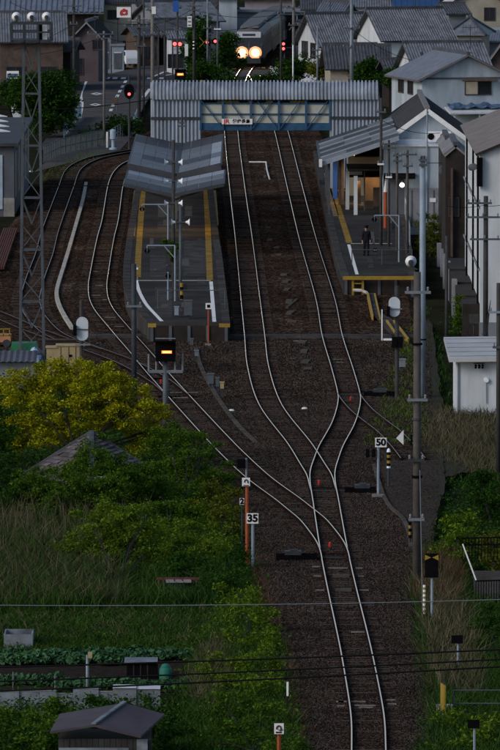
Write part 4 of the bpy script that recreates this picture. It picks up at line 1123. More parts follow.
for cx_, cy_ in ((96.5,93.7),(95.3,104.6)):
    o = [P(cx_-6,cy_,.034), P(cx_,cy_-1.3,.034), P(cx_+6,cy_,.034), P(cx_,cy_+1.3,.034)]; i_ = [P(cx_-3,cy_,.034), P(cx_,cy_-.6,.034), P(cx_+3,cy_,.034), P(cx_,cy_+.6,.034)]
    MB().add(o+i_, [(0,4,5,1),(1,5,6,2),(2,6,7,3),(3,7,4,0)]).build('diamond_marking', M['linewhite'], rd)
# pavement and guard rails by the road
struct(poly_sheet('pavement', [(60,150),(72,134),(81,116),(79,101),(85,81),(76,80),(66,92),(64,112),(52,132),(36,150)], M['concrete_dark'], .035), 'pale pavement beside the hedge')
def fence(label, pts, h, nrail, step, mt, r=.035, name='fence', bars=0, solid=None):
    w = [P(x, y) for x, y in pts]
    root = T(name, w[0], label, 'fence')
    for i in range(len(w)-1):
        a, b = w[i], w[i+1]; d = b-a; n = max(1, int(round(d.length/step)))
        for k in range(n+(1 if i == len(w)-2 else 0)):
            p = a.lerp(b, k/n); MB().tube(p, p+Vector((0,0,h)), r*1.3, n=6).build('post', mt, root)
        for k in range(nrail):
            z = h*(k+1)/nrail-.02
            MB().tube(a+Vector((0,0,z)), b+Vector((0,0,z)), r, n=5).build('rail', mt, root)
        if bars:
            mb = MB(); nb = int(d.length/bars)
            for k in range(nb):
                p = a.lerp(b, (k+.5)/nb); mb.beam(p+Vector((0,0,.08)), p+Vector((0,0,h*.96)), .03)
            stuff(mb.build('bars', mt, root))
        if solid:
            n2 = max(1, int(d.length/1.5))
            for k in range(n2):
                p, q = a.lerp(b, (k+.03)/n2), a.lerp(b, (k+.97)/n2)
                MB().beam((p+q)/2 - d.normalized()*d.length*.47/n2 + Vector((0,0,h*.55)), (p+q)/2 + d.normalized()*d.length*.47/n2 + Vector((0,0,h*.55)), .05, h*.7).build('panel', M[solid], root)
    return root
fence('grey barred fence along the curved yard track', [(44,163),(60,155),(80,150.5),(103,146)], 1.25, 2, 1.6, M['steel'], bars=.18)
fence('pale blue panelled guard fence on the left side of the road bend', [(64,138),(72,127),(81,118)], 1.2, 1, 3, M['bluegrey'], solid='lightblue')
fence('pale blue short guard fence on the right side of the road', [(134,131),(138,122),(140,112)], 1.2, 1, 3, M['bluegrey'], solid='lightblue')
fence('grey handrail sloping beside the road above the yard fence', [(108,145),(118,139),(129,133)], 1.1, 2, 2.0, M['steel'])
fence('grey tubular fence closing the end of the island platform', [(158,327),(225,327)], 2.0, 2, 2.6, M['steel'], r=.025)
fence('thin grey railing at the end of the right hand platform', [(352,282),(412,282)], 1.9, 2, 2.0, M['steel'], r=.022)
fence('grey railing along the back of the right hand platform', [(410,262),(404,222),(398,190)], 2.1, 2, 4, M['bluegrey'], r=.03)
# barrier ramp with yellow edges
rp = T('ramp', P(376,305), 'narrow sloping ramp with yellow edge strips right of the tracks', 'ramp')
for a, b, c, d in (((367,293),(371.5,314),(373.5,315),(369,293)),((374,293),(379.5,317.5),(381,317.5),(375.5,293)),((386,320),(394.5,332),(396,331.5),(388,320)),((393,320),(408,339),(409.5,338.5),(395,320))):
    q = [P(*p, .30) for p in (a,b,c,d)]
    MB().add([Vector((p.x,p.y,.0)) for p in q]+q, [(0,1,2,3),(7,6,5,4),(0,4,5,1),(1,5,6,2),(2,6,7,3),(3,7,4,0)]).build('edge_strip', M['yellow'], rp)
q = [P(*p, .2) for p in ((369,293),(373.5,315),(390,334),(408,339),(394,320),(379.5,312),(375,293))]
MB().add(q, [(0,1,2,3,4,5,6)]).build('deck', M['concrete_dark'], rp)
MB().path([P(354,290,.3), P(362,290.5,.32), P(367,293,.32)], .09).build('kerb_pipe', M['trough'], rp)

# ---------------------------------------------------------------- poles
def pole(label, px, yb, yt, r=.14, mt='pole_c', arms=(), top=.7, name='utility_pole', cat='pole', lamp=None, bands=(), group=None, extra=None):
    """arms: (photo row, left px, right px)"""
    b = P(px, yb); d = b.y; zt_ = ZA(yt, d)
    root = T(name, b, label, cat, group)
    MB().tube(b+Vector((0,0,-.35)), (b.x, d, zt_), r, r*top, 10).build('shaft', M[mt], root, smooth=True)
    for arm in arms:
        row, xl, xr = arm[:3]; z = ZA(row, d)
        a = MB().beam((XA(xl,d), d-r-.04, z), (XA(xr,d), d-r-.04, z), .09, .10).build('crossarm', M[arm[3] if len(arm) > 3 else 'steel'], root)
        n = max(2, int((xr-xl)/SC(d)/.6)+1)
        for i in range(n):
            x = XA(xl,d)+(XA(xr,d)-XA(xl,d))*(i+.15)/(n-.7)
            MB().lathe((x, d-r-.04, z+.05), [(.02,0),(.05,.03),(.03,.07),(.055,.10),(.02,.16)], 7).build('insulator', M['insul'], a)
    for row, m_, h in bands:
        z = ZA(row, d); MB().lathe((b.x, d, z), [(r*1.25,0),(r*1.25,h)], 10).build('band', M[m_], root)
    if extra: extra(root, b, d)
    return root
# yard / platform poles
def spk(rows):
    def f(root, b, d):
        for row in rows:
            z = ZA(row, d)
            MB().beam((b.x-.4, d-.12, z), (b.x+.4, d-.12, z), .05).build('speaker_arm', M['steel'], root)
            for s in (-1, 1):
                MB().lathe((b.x+s*.40, d-.14, z), [(.05,s*-.12),(.09,0.),(.20,s*.10)][::(1)], 12, 'X').build('horn_speaker', M['lampwhite'], root)
    return f
pole('dark slim pole with white horn speakers on the island platform', 173.5, 305, 140, .10, 'pole_d', (), .9, extra=spk((162,181,203)))
pole('grey pole with striped foot and one pair of horn speakers on the island platform', 180.5, 316, 205, .085, 'steel', (), .9, extra=spk((222,)))
def stripes(px, yb, y0, y1, r, label, cat='post', name='striped_post', a='yellow', b='black', n=8, rowtop=None, seg=None):
    p = P(px, yb); d = p.y; root = T(name, p, label, cat)
    z0, z1 = ZA(y1, d), ZA(y0, d)
    if z0 > .05: MB().tube((p.x,d,-.2), (p.x,d,z0), r*.8).build('shaft', M['steel_dark'], root)
    for i in range(n):
        h0, h1 = z0+(z1-z0)*i/n, z0+(z1-z0)*(i+1)/n
        MB().lathe((p.x, d, h0), [(r,0),(r,(h1-h0)-.002)], 8).build('stripe', M[a if i % 2 else b], root)
    return root
stripes(181.6, 318, 283, 315, .085, 'yellow and black striped guard at the foot of the grey platform pole')
pole('thin mast rising behind the island canopy', 182, 208, 115, .06, 'steel_dark', ((123,179.5,184.5),(126,178,186)), .8, name='mast', cat='mast')
pole('dark grey pole standing in front of the left end of the island platform', 134, 402, 264, .13, 'steel_dark', ((306,126,142,'galv'),), .95)
pole('thin grey post with striped top beside the left white platform line', 134.5, 312, 272, .05, 'steel', ((268.5,132,138,'lampwhite'),(281,132,138,'lampwhite')), .9, name='post', cat='post')
# blue grey bracket frames with black stop markers
def bracket(label, px, yb, yt, xh, yh):
    b = P(px, yb, PZ); d = b.y; root = T('stop_marker', b, label, 'marker')
    z = ZA(yt, d)
    MB().tube(b, (b.x,d,z), .05).build('post', M['bluegrey'], root)
    x = XA(xh, d)
    if abs(xh-px) > 2:
        MB().tube((b.x,d,z), (x,d,z), .04).build('arm', M['bluegrey'], root)
        MB().tube((b.x,d,z-.7), (b.x+(x-b.x)*.4,d,z), .03).build('brace', M['bluegrey'], root)
        MB().tube((x,d,z), (x,d,ZA(yh,d)), .03).build('hanger', M['bluegrey'], root)
    zz = ZA(yh, d)
    for s in (-1, 1):
        MB().add([(x+s*.03,d-.05,zz-.18),(x+s*.17,d-.05,zz),(x+s*.03,d-.05,zz+.18),(x+s*.03,d-.02,zz-.18),(x+s*.17,d-.02,zz),(x+s*.03,d-.02,zz+.18)], [(0,1,2),(5,4,3),(0,3,4,1),(1,4,5,2),(2,5,3,0)]).build('marker_plate', M['black'], root)
    return root
bracket('black stop marker hanging from the nearer blue grey frame over the island platform', 175, 301, 245.5, 147, 251)
bracket('black stop marker hanging from the farther blue grey frame over the island platform', 168, 244, 204.5, 142, 209)
bracket('low black stop marker on a short post on the island platform', 168, 300, 272, 168, 276)
bracket('black stop marker hanging from a frame on the right hand platform', 399, 262, 215.5, 374.5, 219.5)
# plant hanging at the platform pole is built with the vegetation
# red sign post on island end
def sign_post(label, px, yb, yt, board, post='steel', bmat='billboard', r=.05, txt=None, tm='black', th=.8, name='sign', cat='sign', plain=False, xs=1.0, bold=.015):
    """board: photo rectangle"""
    p = P(px, yb); d = p.y; root = T(name, p, label, cat)
    MB().tube((p.x,d,-.3), (p.x,d,ZA(yt,d)), r, n=8).build('post', M[post], root)
    x0, y0, x1, y1 = board
    bx = MB().box(XA(x0,d), XA(x1,d), d-r-.05, d-r-.01, ZA(y1,d), ZA(y0,d)).build('board', M[bmat], root)
    if txt:
        text('lettering', txt, M[tm], (XA((x0+x1)/2,d), d-r-.062, ZA((y0+y1)/2,d)-.0), (y1-y0)/SC(d)*th*1.35, root, bold, xs=xs)
    return root, d, r
s_, d_, r_ = sign_post('small white sign on a red post at the end of the island platform', 208.5, 345, 303, (205.5,303,211.5,309), 'orange', r=.045)
MB().box(XA(207,d_), XA(210,d_), d_-.11, d_-.10, ZA(307.5,d_), ZA(304.5,d_)).build('symbol', M['black'], s_)
MB().obox((P(208,345.5).x, P(208,345.5).y, .04), (.3,.5,.1)).build('foot', M['concrete'], s_)
s_, d_, r_ = sign_post('white 50 speed board on a grey post beside the trap siding', 378.3, 496, 446, (375.5,437.5,387,447), 'bluegrey', txt='50', th=.74, r=.055, xs=1.05)
for k in (0, 1):
    MB().box(XA(366.2+k*6,d_), XA(370+k*6,d_), d_-.12, d_-.05, ZA(457,d_), ZA(448.8,d_)).build('side_lamp', M['black'], s_)
MB().obox((P(378,497).x, P(378,497).y, .05), (.5,.5,.12)).build('foot', M['concrete'], s_)
s_, d_, r_ = sign_post('white 35 speed board on a grey post at the edge of the bushes', 252.8, 566, 523, (246.6,513,258.4,523.3), 'bluegrey', txt='35', th=.74, r=.06, xs=1.05)
def arch_symbol(root, d, x, z, w, h, mt, arrow=True, t=.07, y=.0):
    pts = []
    for i in range(13):
        a = math.pi*(1-i/12)
        pts.append((x+math.cos(a)*w/2, d+y, z+math.sin(a)*h*.5))
    mb = MB(); mb.path(pts + [(x+w/2, d+y, z-h*.35)], t/2, 6)
    mb.path([(x-w/2, d+y, z), (x-w/2, d+y, z-h*.12)], t/2, 6)
    if arrow: mb.add([(x+w/2-.10,d+y-.005,z-h*.2),(x+w/2+.08,d+y-.005,z-h*.2),(x+w/2-.02,d+y-.005,z-h*.55)], [(0,1,2)])
    mb.build('symbol', M[mt], root)
s_, d_, r_ = sign_post('white curved arrow sign on an orange post by the loop track', 247, 566, 486, (242,477.5,250,486), 'orange', r=.065)
arch_symbol(s_, d_, XA(246.2,d_), ZA(481.5,d_), .13, .16, 'black', False, .04, -.13)
MB().box(XA(243.2,d_), XA(249,d_), d_-.13, d_-.118, ZA(485.6,d_), ZA(484.8,d_)).build('caption_bar', M['black'], s_)
MB().tube((XA(246.4,d_),d_,ZA(478,d_)), (XA(246.4,d_),d_,ZA(458,d_)), .04).build('upper_post', M['galv'], s_)
MB().box(XA(237.3,d_), XA(245.4,d_), d_-.1, d_-.05, ZA(468,d_), ZA(459,d_)).build('dark_panel', M['black'], s_)
s_, d_, r_ = sign_post('small white number 2 plate half hidden in the bushes', 242, 545, 500, (239.6,498,244.2,504.5), 'steel_dark', txt='2', th=.85, r=.03)
s_, d_, r_ = sign_post('white curved arrow sign on an orange post at the bottom edge', 279, 790, 733, (274.3,723,284,733.6), 'orange', r=.06)
arch_symbol(s_, d_, XA(279,d_), ZA(728,d_), .13, .16, 'frame', True, .05, -.12)
MB().box(XA(276,d_), XA(282,d_), d_-.12, d_-.112, ZA(732.6,d_), ZA(731.2,d_)).build('caption_bar', M['black'], s_)
p = P(287.5, 715); st_ = T('marker_stake', p, 'thin pale topped wooden stake at the edge of the embankment', 'stake')
MB().box(p.x-.03,p.x+.03,p.y-.03,p.y+.03,-.3,ZA(696,p.y)).build('shaft', M['bark'], st_); MB().box(p.x-.032,p.x+.032,p.y-.032,p.y+.032,ZA(696,p.y)+.002,ZA(682,p.y)).build('top', M['lampwhite'], st_)
# striped km post near 50, with white cap
s_ = stripes(388.7, 487, 452, 466, .075, 'short black and yellow striped post with white cap beside the speed board', n=5)
p = P(388.7,487); MB().lathe((p.x,p.y,ZA(452,p.y)), [(.09,0),(.06,.12),(.01,.16)], 8).build('cap', M['lampwhite'], s_)
MB().lathe((p.x,p.y,ZA(468,p.y)), [(.085,0),(.085,.08)], 8).build('band', M['lampwhite'], s_)
# white triangle marker on rail
p = P(402.5,446); d_ = p.y; tm = T('triangle_marker', p, 'white triangular marker board beside the trap siding', 'marker')
MB().add([(p.x-.28,d_-.03,.35),(p.x+.05,d_-.03,.05),(p.x+.05,d_-.03,.72),(p.x-.28,d_+.01,.35),(p.x+.05,d_+.01,.05),(p.x+.05,d_+.01,.72)], [(0,1,2),(5,4,3),(0,3,4,1),(1,4,5,2),(2,5,3,0)]).build('board', M['white'], tm)
MB().tube((p.x+.4,d_,-.2), (p.x+.4,d_,.5), .045).build('post', M['black'], tm); MB().beam((p.x-.4,d_,.3),(p.x+.8,d_,.3),.03).build('bar', M['steel'], tm)
# bow tie sign right
s_, d_, r_ = sign_post('black signal board with orange bow tie mark on a grey post', 432, 622, 560, (425.6,553.3,439.2,577.3), 'bluegrey', bmat='black', r=.05)
for sgn in (-1, 1):
    x = XA(432.4,d_); z = ZA(557.2,d_)
    MB().add([(x+sgn*.02,d_-.12,z),(x+sgn*.24,d_-.12,z+.10),(x+sgn*.24,d_-.12,z-.10)], [(0,1,2)]).build('bow_tie', M['yellow'], s_)
stripes(424.4, 620, 585, 617, .05, 'thin yellow and white striped stake beside the brown pole', a='lampwhite', b='yellow', n=14)
pp = P(423,622); gw = T('guy_wire', pp, 'thin grey guy wire rising from the striped stake', 'wire')
MB().tube((pp.x,pp.y,-.1), (XA(420.5,pp.y), pp.y, ZA(470,pp.y)), .018, n=5).build('strand', M['wire_g'], gw)
stripes(410, 545, 522, 538, .06, 'short black and yellow striped post beside the brown pole', n=5)
sign_post('small black back of a signboard on a grey post in the right hand grass', 458, 672, 640, (452.3,635,464,643.2), 'bluegrey', bmat='black', r=.04)
sign_post('small black back of a signboard on a grey post in the lower right corner', 474.5, 770, 722, (469,719.5,481,728), 'bluegrey', bmat='black', r=.04)
# yellow marker fin
p = P(444,716); yf = T('marker_fin', p, 'worn yellow marker fin standing at the edge of the track bed', 'marker')
MB().obox((p.x-.03,p.y,.5), (.05,.8,1.05), .12).build('plate', M['yellow'], yf); MB().obox((p.x-.01,p.y-.2,.05),(.18,1.4,.2),.12).build('foot', M['concrete_dark'], yf)
a, b = P(436.5,706.5,.15), P(453,706.5,.15); cb = T('concrete_bar', a, 'short pale concrete bar lying beside the yellow fin', 'bar'); MB().box(a.x,b.x,a.y-.12,a.y+.12,-.1,.22).build('bar', M['trough'], cb)
fence('thin grey pipe rail across the grass at the lower right', [(453.5,716),(510,716)], .86, 2, 3.2, M['steel'], r=.022, name='pipe_rail')
# big poles on the right
def fl(root, b, d, px, row, r=.2, armx=None):
    x, z = XA(px,d), ZA(row,d)
    MB().beam((b.x,d-.1,z-.3), (x,d-.15,z-.22), .05).build('lamp_bracket', M['steel'], root)
    h = MB().lathe((x,d-.2,z), [(r*.35,.28),(r*.9,.12),(r,.0)], 20, 'Y').build('floodlight', M['lampwhite'], root, smooth=True)
    MB().lathe((x,d-.22,z), [(r*.97,.0),(r*.5,.05),(r*.05,.07)][::-1], 20, 'Y').build('reflector', M['lampwhite'], h, smooth=True)
    MB().lathe((x,d-.25,z-r*.18), [(.02,-.03),(r*.46,-.02),(r*.5,.03)], 12, 'Y').build('lamp_hood', M['steel_dark'], h)  # dark disc in place of the dark reflection low in the dish
pole('tall brown pole with round floodlight right of the tracks', 416.8, 590, 272, .155, 'pole_b', ((292,405,431,'galv'),(399.5,407.5,428,'galv'),(460,408,425,'steel_dark'),(519,409,425,'galv')), .85, bands=((345,'black',.08),(420,'steel_dark',.08),(478,'black',.1)),
     extra=lambda root, b, d: fl(root, b, d, 411, 261, .21))
pole('tall blue grey steel pole behind the brown pole', 422.3, 397, 157, .155, 'bluegrey', ((160,419,427),(165,419,427)), .9, bands=((160,'steel',.2),(340,'black',.06)))
pole('thin dark pole at the corner of the white building', 446.6, 345, 236, .09, 'pole_d', (), .9)
pole('dark utility pole with wide crossarms in front of the white building', 485.6, 352, 196, .14, 'pole_d', ((203,467,492),(217,466,500),(239,470,500)), .85)
pole('dark pole at the right edge beside the hut', 498.3, 472, 283, .10, 'pole_d', ((312,489,506,'bluegrey'),(347,493,506)), .95)
pole('slim dark pole behind the station canopy with crossarms, leftmost of four', 381, 262, 98, .10, 'pole_d', ((112,376,386),(164,377.5,384,'lampwhite')), .8)
pole('slim dark pole with white lamp behind the station, second of four', 388.8, 263, 140, .085, 'pole_d', ((144,381,397),(148,382,396),(177,385.5,392,'lampwhite')), .8)
pole('slim pole with two short crossarms behind the platform railing, third of four', 397, 268, 153, .085, 'pole_b', ((155.5,393,402),(161,393,402)), .8)
pole('slim pole with two wide crossarms behind the platform railing, fourth of four', 407.3, 270, 150, .095, 'pole_b', ((154.5,402,417),(166,403,413)), .8)
# red and white crossing post
p = P(385.5, 228, PZ); rw = T('crossing_post', p, 'red and white tapered post at the back of the right hand platform', 'post')
MB().tube(p, (p.x,p.y,ZA(192,p.y)), .12, .11).build('lower', M['orange'], rw); MB().tube((p.x,p.y,ZA(192,p.y)+.003), (p.x,p.y,ZA(181,p.y)), .13, .03).build('cap', M['white'], rw)
# lit lamp at the station
p = P(402, 222); lp = T('station_lamp', (p.x, 486.2, 0), 'bright white lit lamp on the wall right of the station', 'lamp')
zl_ = ZA(185,486.2); xl_ = XA(402,486.2)
MB().lathe((xl_,486.1,zl_-.12), [(.03,-.02),(.13,.04),(.15,.14),(.10,.24),(.03,.27)], 12).build('globe', M['lampon'], lp); MB().beam((xl_,486.3,zl_+.2),(xl_,487.9,zl_+.3),.05).build('bracket', M['steel'], lp)
ld = bpy.data.lights.new('lamp_light', 'POINT'); ld.energy = 35; ld.color = (1,.92,.8); ld.shadow_soft_size = .15
lo = bpy.data.objects.new('lamp_light', ld); COL.objects.link(lo); lo.parent = lp; lo.location = Vector((xl_,485.9,zl_))-ORG[lp.name]

# signals with LED bar
def led_signal(label, px, yb, box, bar, frame=True, r=.13):
    p = P(px, yb); d = p.y; root = T('signal', p, label, 'signal')
    x0,y0,x1,y1 = box
    MB().tube((p.x,d,-.3), (p.x,d,ZA(y1,d)), r, n=10).build('post', M['steel_dark' if not frame else 'steel'], root, smooth=True)
    h = MB().box(XA(x0,d), XA(x1,d), d-.35, d-.1, ZA(y1,d), ZA(y0,d)).build('housing', M['black'], root)
    t = .05
    MB().box(XA(x0,d)-.03, XA(x1,d)+.03, d-.6, d-.36, ZA(y0,d), ZA(y0,d)+.05).build('hood', M['black'], h)
    bx0,by0,bx1,by1 = bar
    MB().box(XA(bx0,d), XA(bx1,d), d-.39, d-.36, ZA(by1,d), ZA(by0,d)).build('light_bar', M['ledor'], h)
    MB().box(XA(bx0+1,d), XA(bx1-1,d), d-.41, d-.392, ZA(by1-.5,d), ZA(by0+.5,d)).build('light_core', M['ledhot'], h)
    if frame:
        z0, z1 = ZA(371.5,d), ZA(354,d)
        xa, xb = XA(148.5,d), XA(182.5,d)
        MB().box(xa, xb, d-.12, d+.12, z0-.06, z0+.06).build('platform_bar', M['galv'], root)
        for x in (xa, xa+.35, xb-.35, xb): MB().tube((x,d,z0), (x,d,z1 if x in (xa,xb) else z1-.15), .045).build('ladder_rail', M['galv'], root)
        MB().tube((XA(x0,d),d-.1,ZA(y0,d)+.12), (XA(x1,d),d-.1,ZA(y0,d)+.12), .03).build('top_rail', M['galv'], root)
    return root
led_signal('large black signal with glowing orange bar above the yellow tree', 165.5, 424, (155.3,341,175.5,361), (161.5,350,171.8,352.8))
led_signal('smaller black signal with glowing orange bar beyond the footbridge', 180.5, 105, (175,69.5,186,79), (177.2,73,183.6,75.3), False, .09)
p = P(129.2,150); rs = T('signal', p, 'black signal showing a single red light beside the road', 'signal'); d = p.y
MB().tube((p.x,d,-.3),(p.x,d,ZA(75,d)),.09).build('post', M['steel_dark'], rs)
h = MB().lathe((p.x,d-.12,ZA(91.3,d)), [(.36,-.05),(.40,0),(.40,.12)], 16, 'Y')
h.v = [(x,y,ZA(91.3,d)+(z-ZA(91.3,d))*1.45) for x,y,z in h.v]
ho = h.build('housing', M['black'], rs)
MB().lathe((p.x,d-.2,ZA(94,d)), [(.02,-.03),(.10,-.02),(.12,.03)], 12, 'Y').build('red_light', M['ledredhot'], ho)
MB().tube((p.x+.4,d,ZA(92,d)),(p.x+.4,d,ZA(89,d)),.14).build('side_box', M['steel_dark'], rs)

# oval backed signals seen from behind
def oval(label, px, yb, yt, cx_, cy_, w, h, boxes=(), bars=()):
    p = P(px, yb); d = p.y; root = T('signal', p, label, 'signal')
    MB().tube((p.x,d,-.3), (p.x,d,ZA(yt,d)), .10, n=8).build('post', M['pole_d'], root)
    x, z = XA(cx_,d), ZA(cy_,d); W, Hh = w/SC(d)/2, h/SC(d)/2
    pts = []
    for i in range(24):
        a = 2*math.pi*i/24
        pts.append((x+W*math.cos(a), z+(Hh-W)*(1 if math.sin(a) >= 0 else -1)+W*math.sin(a)))
    MB().sweep([(a_, d-.22, b_) for a_, b_ in pts], (0,.05,0)).build('back_plate', M['sheetw'], root)
    for x0,y0,x1,y1 in boxes: MB().box(XA(x0,d), XA(x1,d), d-.45, d-.12, ZA(y1,d), ZA(y0,d)).build('lamp_case', M['black'], root)
    for x0,y0,x1,y1,m_ in bars: MB().box(XA(x0,d), XA(x1,d), d-.3, d-.24, ZA(y1,d), ZA(y0,d)).build('bracket', M[m_], root)
    return root
M['sheetw'] = mat('pale_signal_plate', (.50,.55,.60), .55, var=.12)
oval('pale oval signal back plate on a dark post left of the island platform', 81.5, 382, 300, 82, 328.5, 12, 24, ((73,325,76.5,335),), ((75,343.5,90,345,'galv'),(76,328.5,88,329.3,'steel')))
oval('pale oval signal back plate on a dark post right of the main tracks', 397, 398, 286, 394.5, 306.5, 11.5, 20, ((392,336.5,397,347),(398,336.5,403,347),(387,306,390,316)), ((383.5,338,392,340,'lampwhite'),(389.5,308,402,309,'galv'),(381.5,309,382.6,340,'lampwhite')))
# small track side boxes
def cabinet(label, px, yb, w, h, dp, mt='galv', name='trackside_box', leg=.3, extra=None):
    p = P(px, yb); root = T(name, p, label, 'box')
    MB().box(p.x-w/2, p.x+w/2, p.y, p.y+dp, leg, leg+h).build('case', M[mt], root)
    MB().box(p.x-w/2-.03, p.x+w/2+.03, p.y-.03, p.y+dp+.03, leg+h+.002, leg+h+.05).build('lid', M[mt], root)
    MB().box(p.x-.06, p.x+.06, p.y+dp*.3, p.y+dp*.6, -.2, leg-.001).build('foot', M['steel_dark'], root)
    if extra: extra(root, p)
    return root
cabinet('grey cylinder headed equipment cabinet at the end of the island platform', 188, 338, .42, .75, .4, 'steel', leg=1.2)
cabinet('small grey box on a dark post in front of the platform fence', 176.5, 336, .22, .42, .2, 'bluegrey', leg=1.1)
cabinet('small grey junction box below the island platform end', 191.5, 351, .18, .3, .2, 'steel')
cabinet('smaller pale junction box beside the cable trough', 196.5, 362, .2, .25, .2, 'galv')
cabinet('grey motor box halfway down the cable trough', 210.5, 390, .3, .45, .3, 'steel')
cabinet('grey round topped box beside the rusty brown box', 217.5, 393, .16, .4, .2, 'steel')
cabinet('rusty brown box on a thin post beside the grey boxes', 222, 398, .18, .28, .2, 'tan', leg=.45)
cabinet('white capped small post at the foot of the island platform, right', 221, 337, .25, .14, .2, 'lampwhite', leg=.12)
cabinet('pair of pale relay boxes below the oval signal right of the tracks', 402, 372, .35, .35, .3, 'galv', leg=.25)
for k, (px, py, lab) in enumerate(((231.5,411.5,'small white stone beside the cable trough'),(304.5,409.5,'small white stone between the two curving main tracks'),(31,172,'pale flat stone beside the yard track behind the tower'))):
    p = P(px, py); sw = MB().lathe((p.x,p.y,0), [(.12,0),(.15,.04),(.12,.09),(.05,.11)], 9); sw.v = [(x,p.y+(y-p.y)*.7,z) for x,y,z in sw.v]
    tag(sw.build('white_stone', M['white'], None), lab, 'stone')
# red point indicators and switch machines
def switch(label, x0, x1, py, mxp, rodl, rodr):
    p = P(mxp, py); root = T('switch_machine', p, label, 'switch machine')
    a, b = P(x0,py), P(x1,py)
    MB().box(a.x, b.x, p.y-.35, p.y+.35, .0, .20).build('cover_plate', M['black'], root)
    MB().box(p.x-.32, p.x+.32, p.y-.28, p.y+.3, .203, .34).build('motor_case', M['steel_dark'], root)
    MB().box(p.x-.1, p.x+.18, p.y-.1, p.y+.1, .343, .40).build('lid', M['steel_dark'], root)
    l, r2 = P(rodl,py), P(rodr,py); MB().beam((l.x,p.y+.02,.08),(r2.x,p.y+.02,.08),.06).build('rod', M['steel_dark'], root)
    for s in (0, .9):
        MB().beam((l.x,p.y+.5+s,.07),(r2.x,p.y+.5+s,.07),.05).build('rod', M['rust'], root)
switch('black switch machine and rods at the front switch of the loop track', 276, 317, 559.5, 293, 300, 346)
switch('black switch machine and rods right of the middle switch', 345, 376, 492.5, 362, 313, 350)
switch('black switch machine and rods at the switch of the trap siding', 364, 396, 396, 380, 340, 372)
for px, py, lab in ((330,547.5,'small red point marker between the rails of the front switch'),(319,485,'small red point marker between the rails of the middle switch'),(351,401,'small red point marker at the switch of the trap siding'),(161,384,'small red marker beside the foot of the large orange signal')):
    p = P(px, py); tag(MB().lathe((p.x,p.y,.02), [(.055,0),(.055,.16),(.03,.2)], 8).build('point_marker', M['red'], None), lab, 'marker')

# ---------------------------------------------------------------- lattice floodlight tower
M['tower'] = mat('tower_steel', (.085,.098,.112), .6, .2, var=.25, scale=2)
tb_ = P(31.3, 380); td = tb_.y
tw = T('floodlight_tower', tb_, 'tall grey steel lattice tower carrying three round floodlights', 'tower')
ztop = ZA(42, td)
wb, wt = 24.5/SC(td)/2, 15/SC(td)/2
cxt = XA(31.3, td)
def leg_at(sx_, sy_, z):
    t = z/ztop; w = wb+(wt-wb)*t
    return Vector((cxt+sx_*w, td+.6+sy_*w, z))
for sx_ in (-1, 1):
    for sy_ in (-1, 1): MB().beam(leg_at(sx_,sy_,-.3), leg_at(sx_,sy_,ztop), .12).build('leg', M['tower'], tw)
nl = 13
for k in range(nl):
    z0, z1 = ztop*k/nl, ztop*(k+1)/nl
    for (a, b) in (((-1,-1),(1,-1)),((1,-1),(1,1)),((1,1),(-1,1)),((-1,1),(-1,-1))):
        zm = (z0+z1)/2
        p0 = leg_at(*a, z1); p1 = leg_at(*b, z1); mid = (leg_at(*a, z0)+leg_at(*b, z0))/2 if k % 2 == 0 else leg_at(*b, z0)
        MB().beam(p0, mid, .045).build('brace', M['tower'], tw); MB().beam(p1, mid, .045).build('brace', M['tower'], tw)
        if k % 2: MB().beam(leg_at(*a, z0), leg_at(*b, z0), .06).build('strut', M['tower'], tw)
px0, px1 = XA(11.5,td), XA(51.5,td)
pf = MB().box(px0, px1, td-.5, td+1.7, ztop, ztop+.12).build('platform_deck', M['steel_dark'], tw)
zr = ZA(23.5,td)
for yy in (td-.5, td+1.65):
    for z in (zr, (zr+ztop)/2+.05): MB().beam((px0,yy,z),(px1,yy,z),.075).build('guard_rail', M['steel_dark'], tw)
    for px in (11.5,24,38.5,51.5): MB().beam((XA(px,td),yy,ztop),(XA(px,td),yy,zr),.08).build('guard_post', M['steel_dark'], tw)
for x in (px0, px1):
    for z in (zr, (zr+ztop)/2+.05): MB().beam((x,td-.5,z),(x,td+1.65,z),.07).build('guard_rail', M['steel_dark'], tw)
MB().box(XA(43,td), XA(47.5,td), td-.3, td+.1, ztop+.13, zr-.05).build('control_box', M['w_white'], tw)
MB().box(XA(39.5,td), XA(42.5,td), td-.3, td+.1, ztop+.13, zr-.05).build('control_box', M['black'], tw)
MB().beam((px0,td-.2,zr+.03),(px1,td-.2,zr+.03),.09).build('lamp_rail', M['steel_dark'], tw)
for px in (16.8, 32.2, 47):
    x, z = XA(px,td), ZA(16.5,td); rr = 4.7/SC(td)
    f_ = MB().lathe((x,td-.25,z), [(rr*.3,.36),(rr*.85,.16),(rr,.0)], 20, 'Y').build('floodlight', M['lampwhite'], tw, smooth=True)
    MB().lathe((x,td-.27,z), [(rr*.05,.10),(rr*.5,.07),(rr*.97,.0)], 20, 'Y').build('reflector', M['lampwhite'], f_, smooth=True)
    MB().lathe((x,td-.32,z-.02), [(.02,-.04),(rr*.42,-.03),(rr*.46,.03)], 12, 'Y').build('lamp_hood', M['steel_dark'], f_)  # dark centre of the dish: a reflection put in as a disc
    MB().beam((x,td-.05,zr),(x,td-.05,z-rr*.6),.08).build('stand', M['steel_dark'], f_)

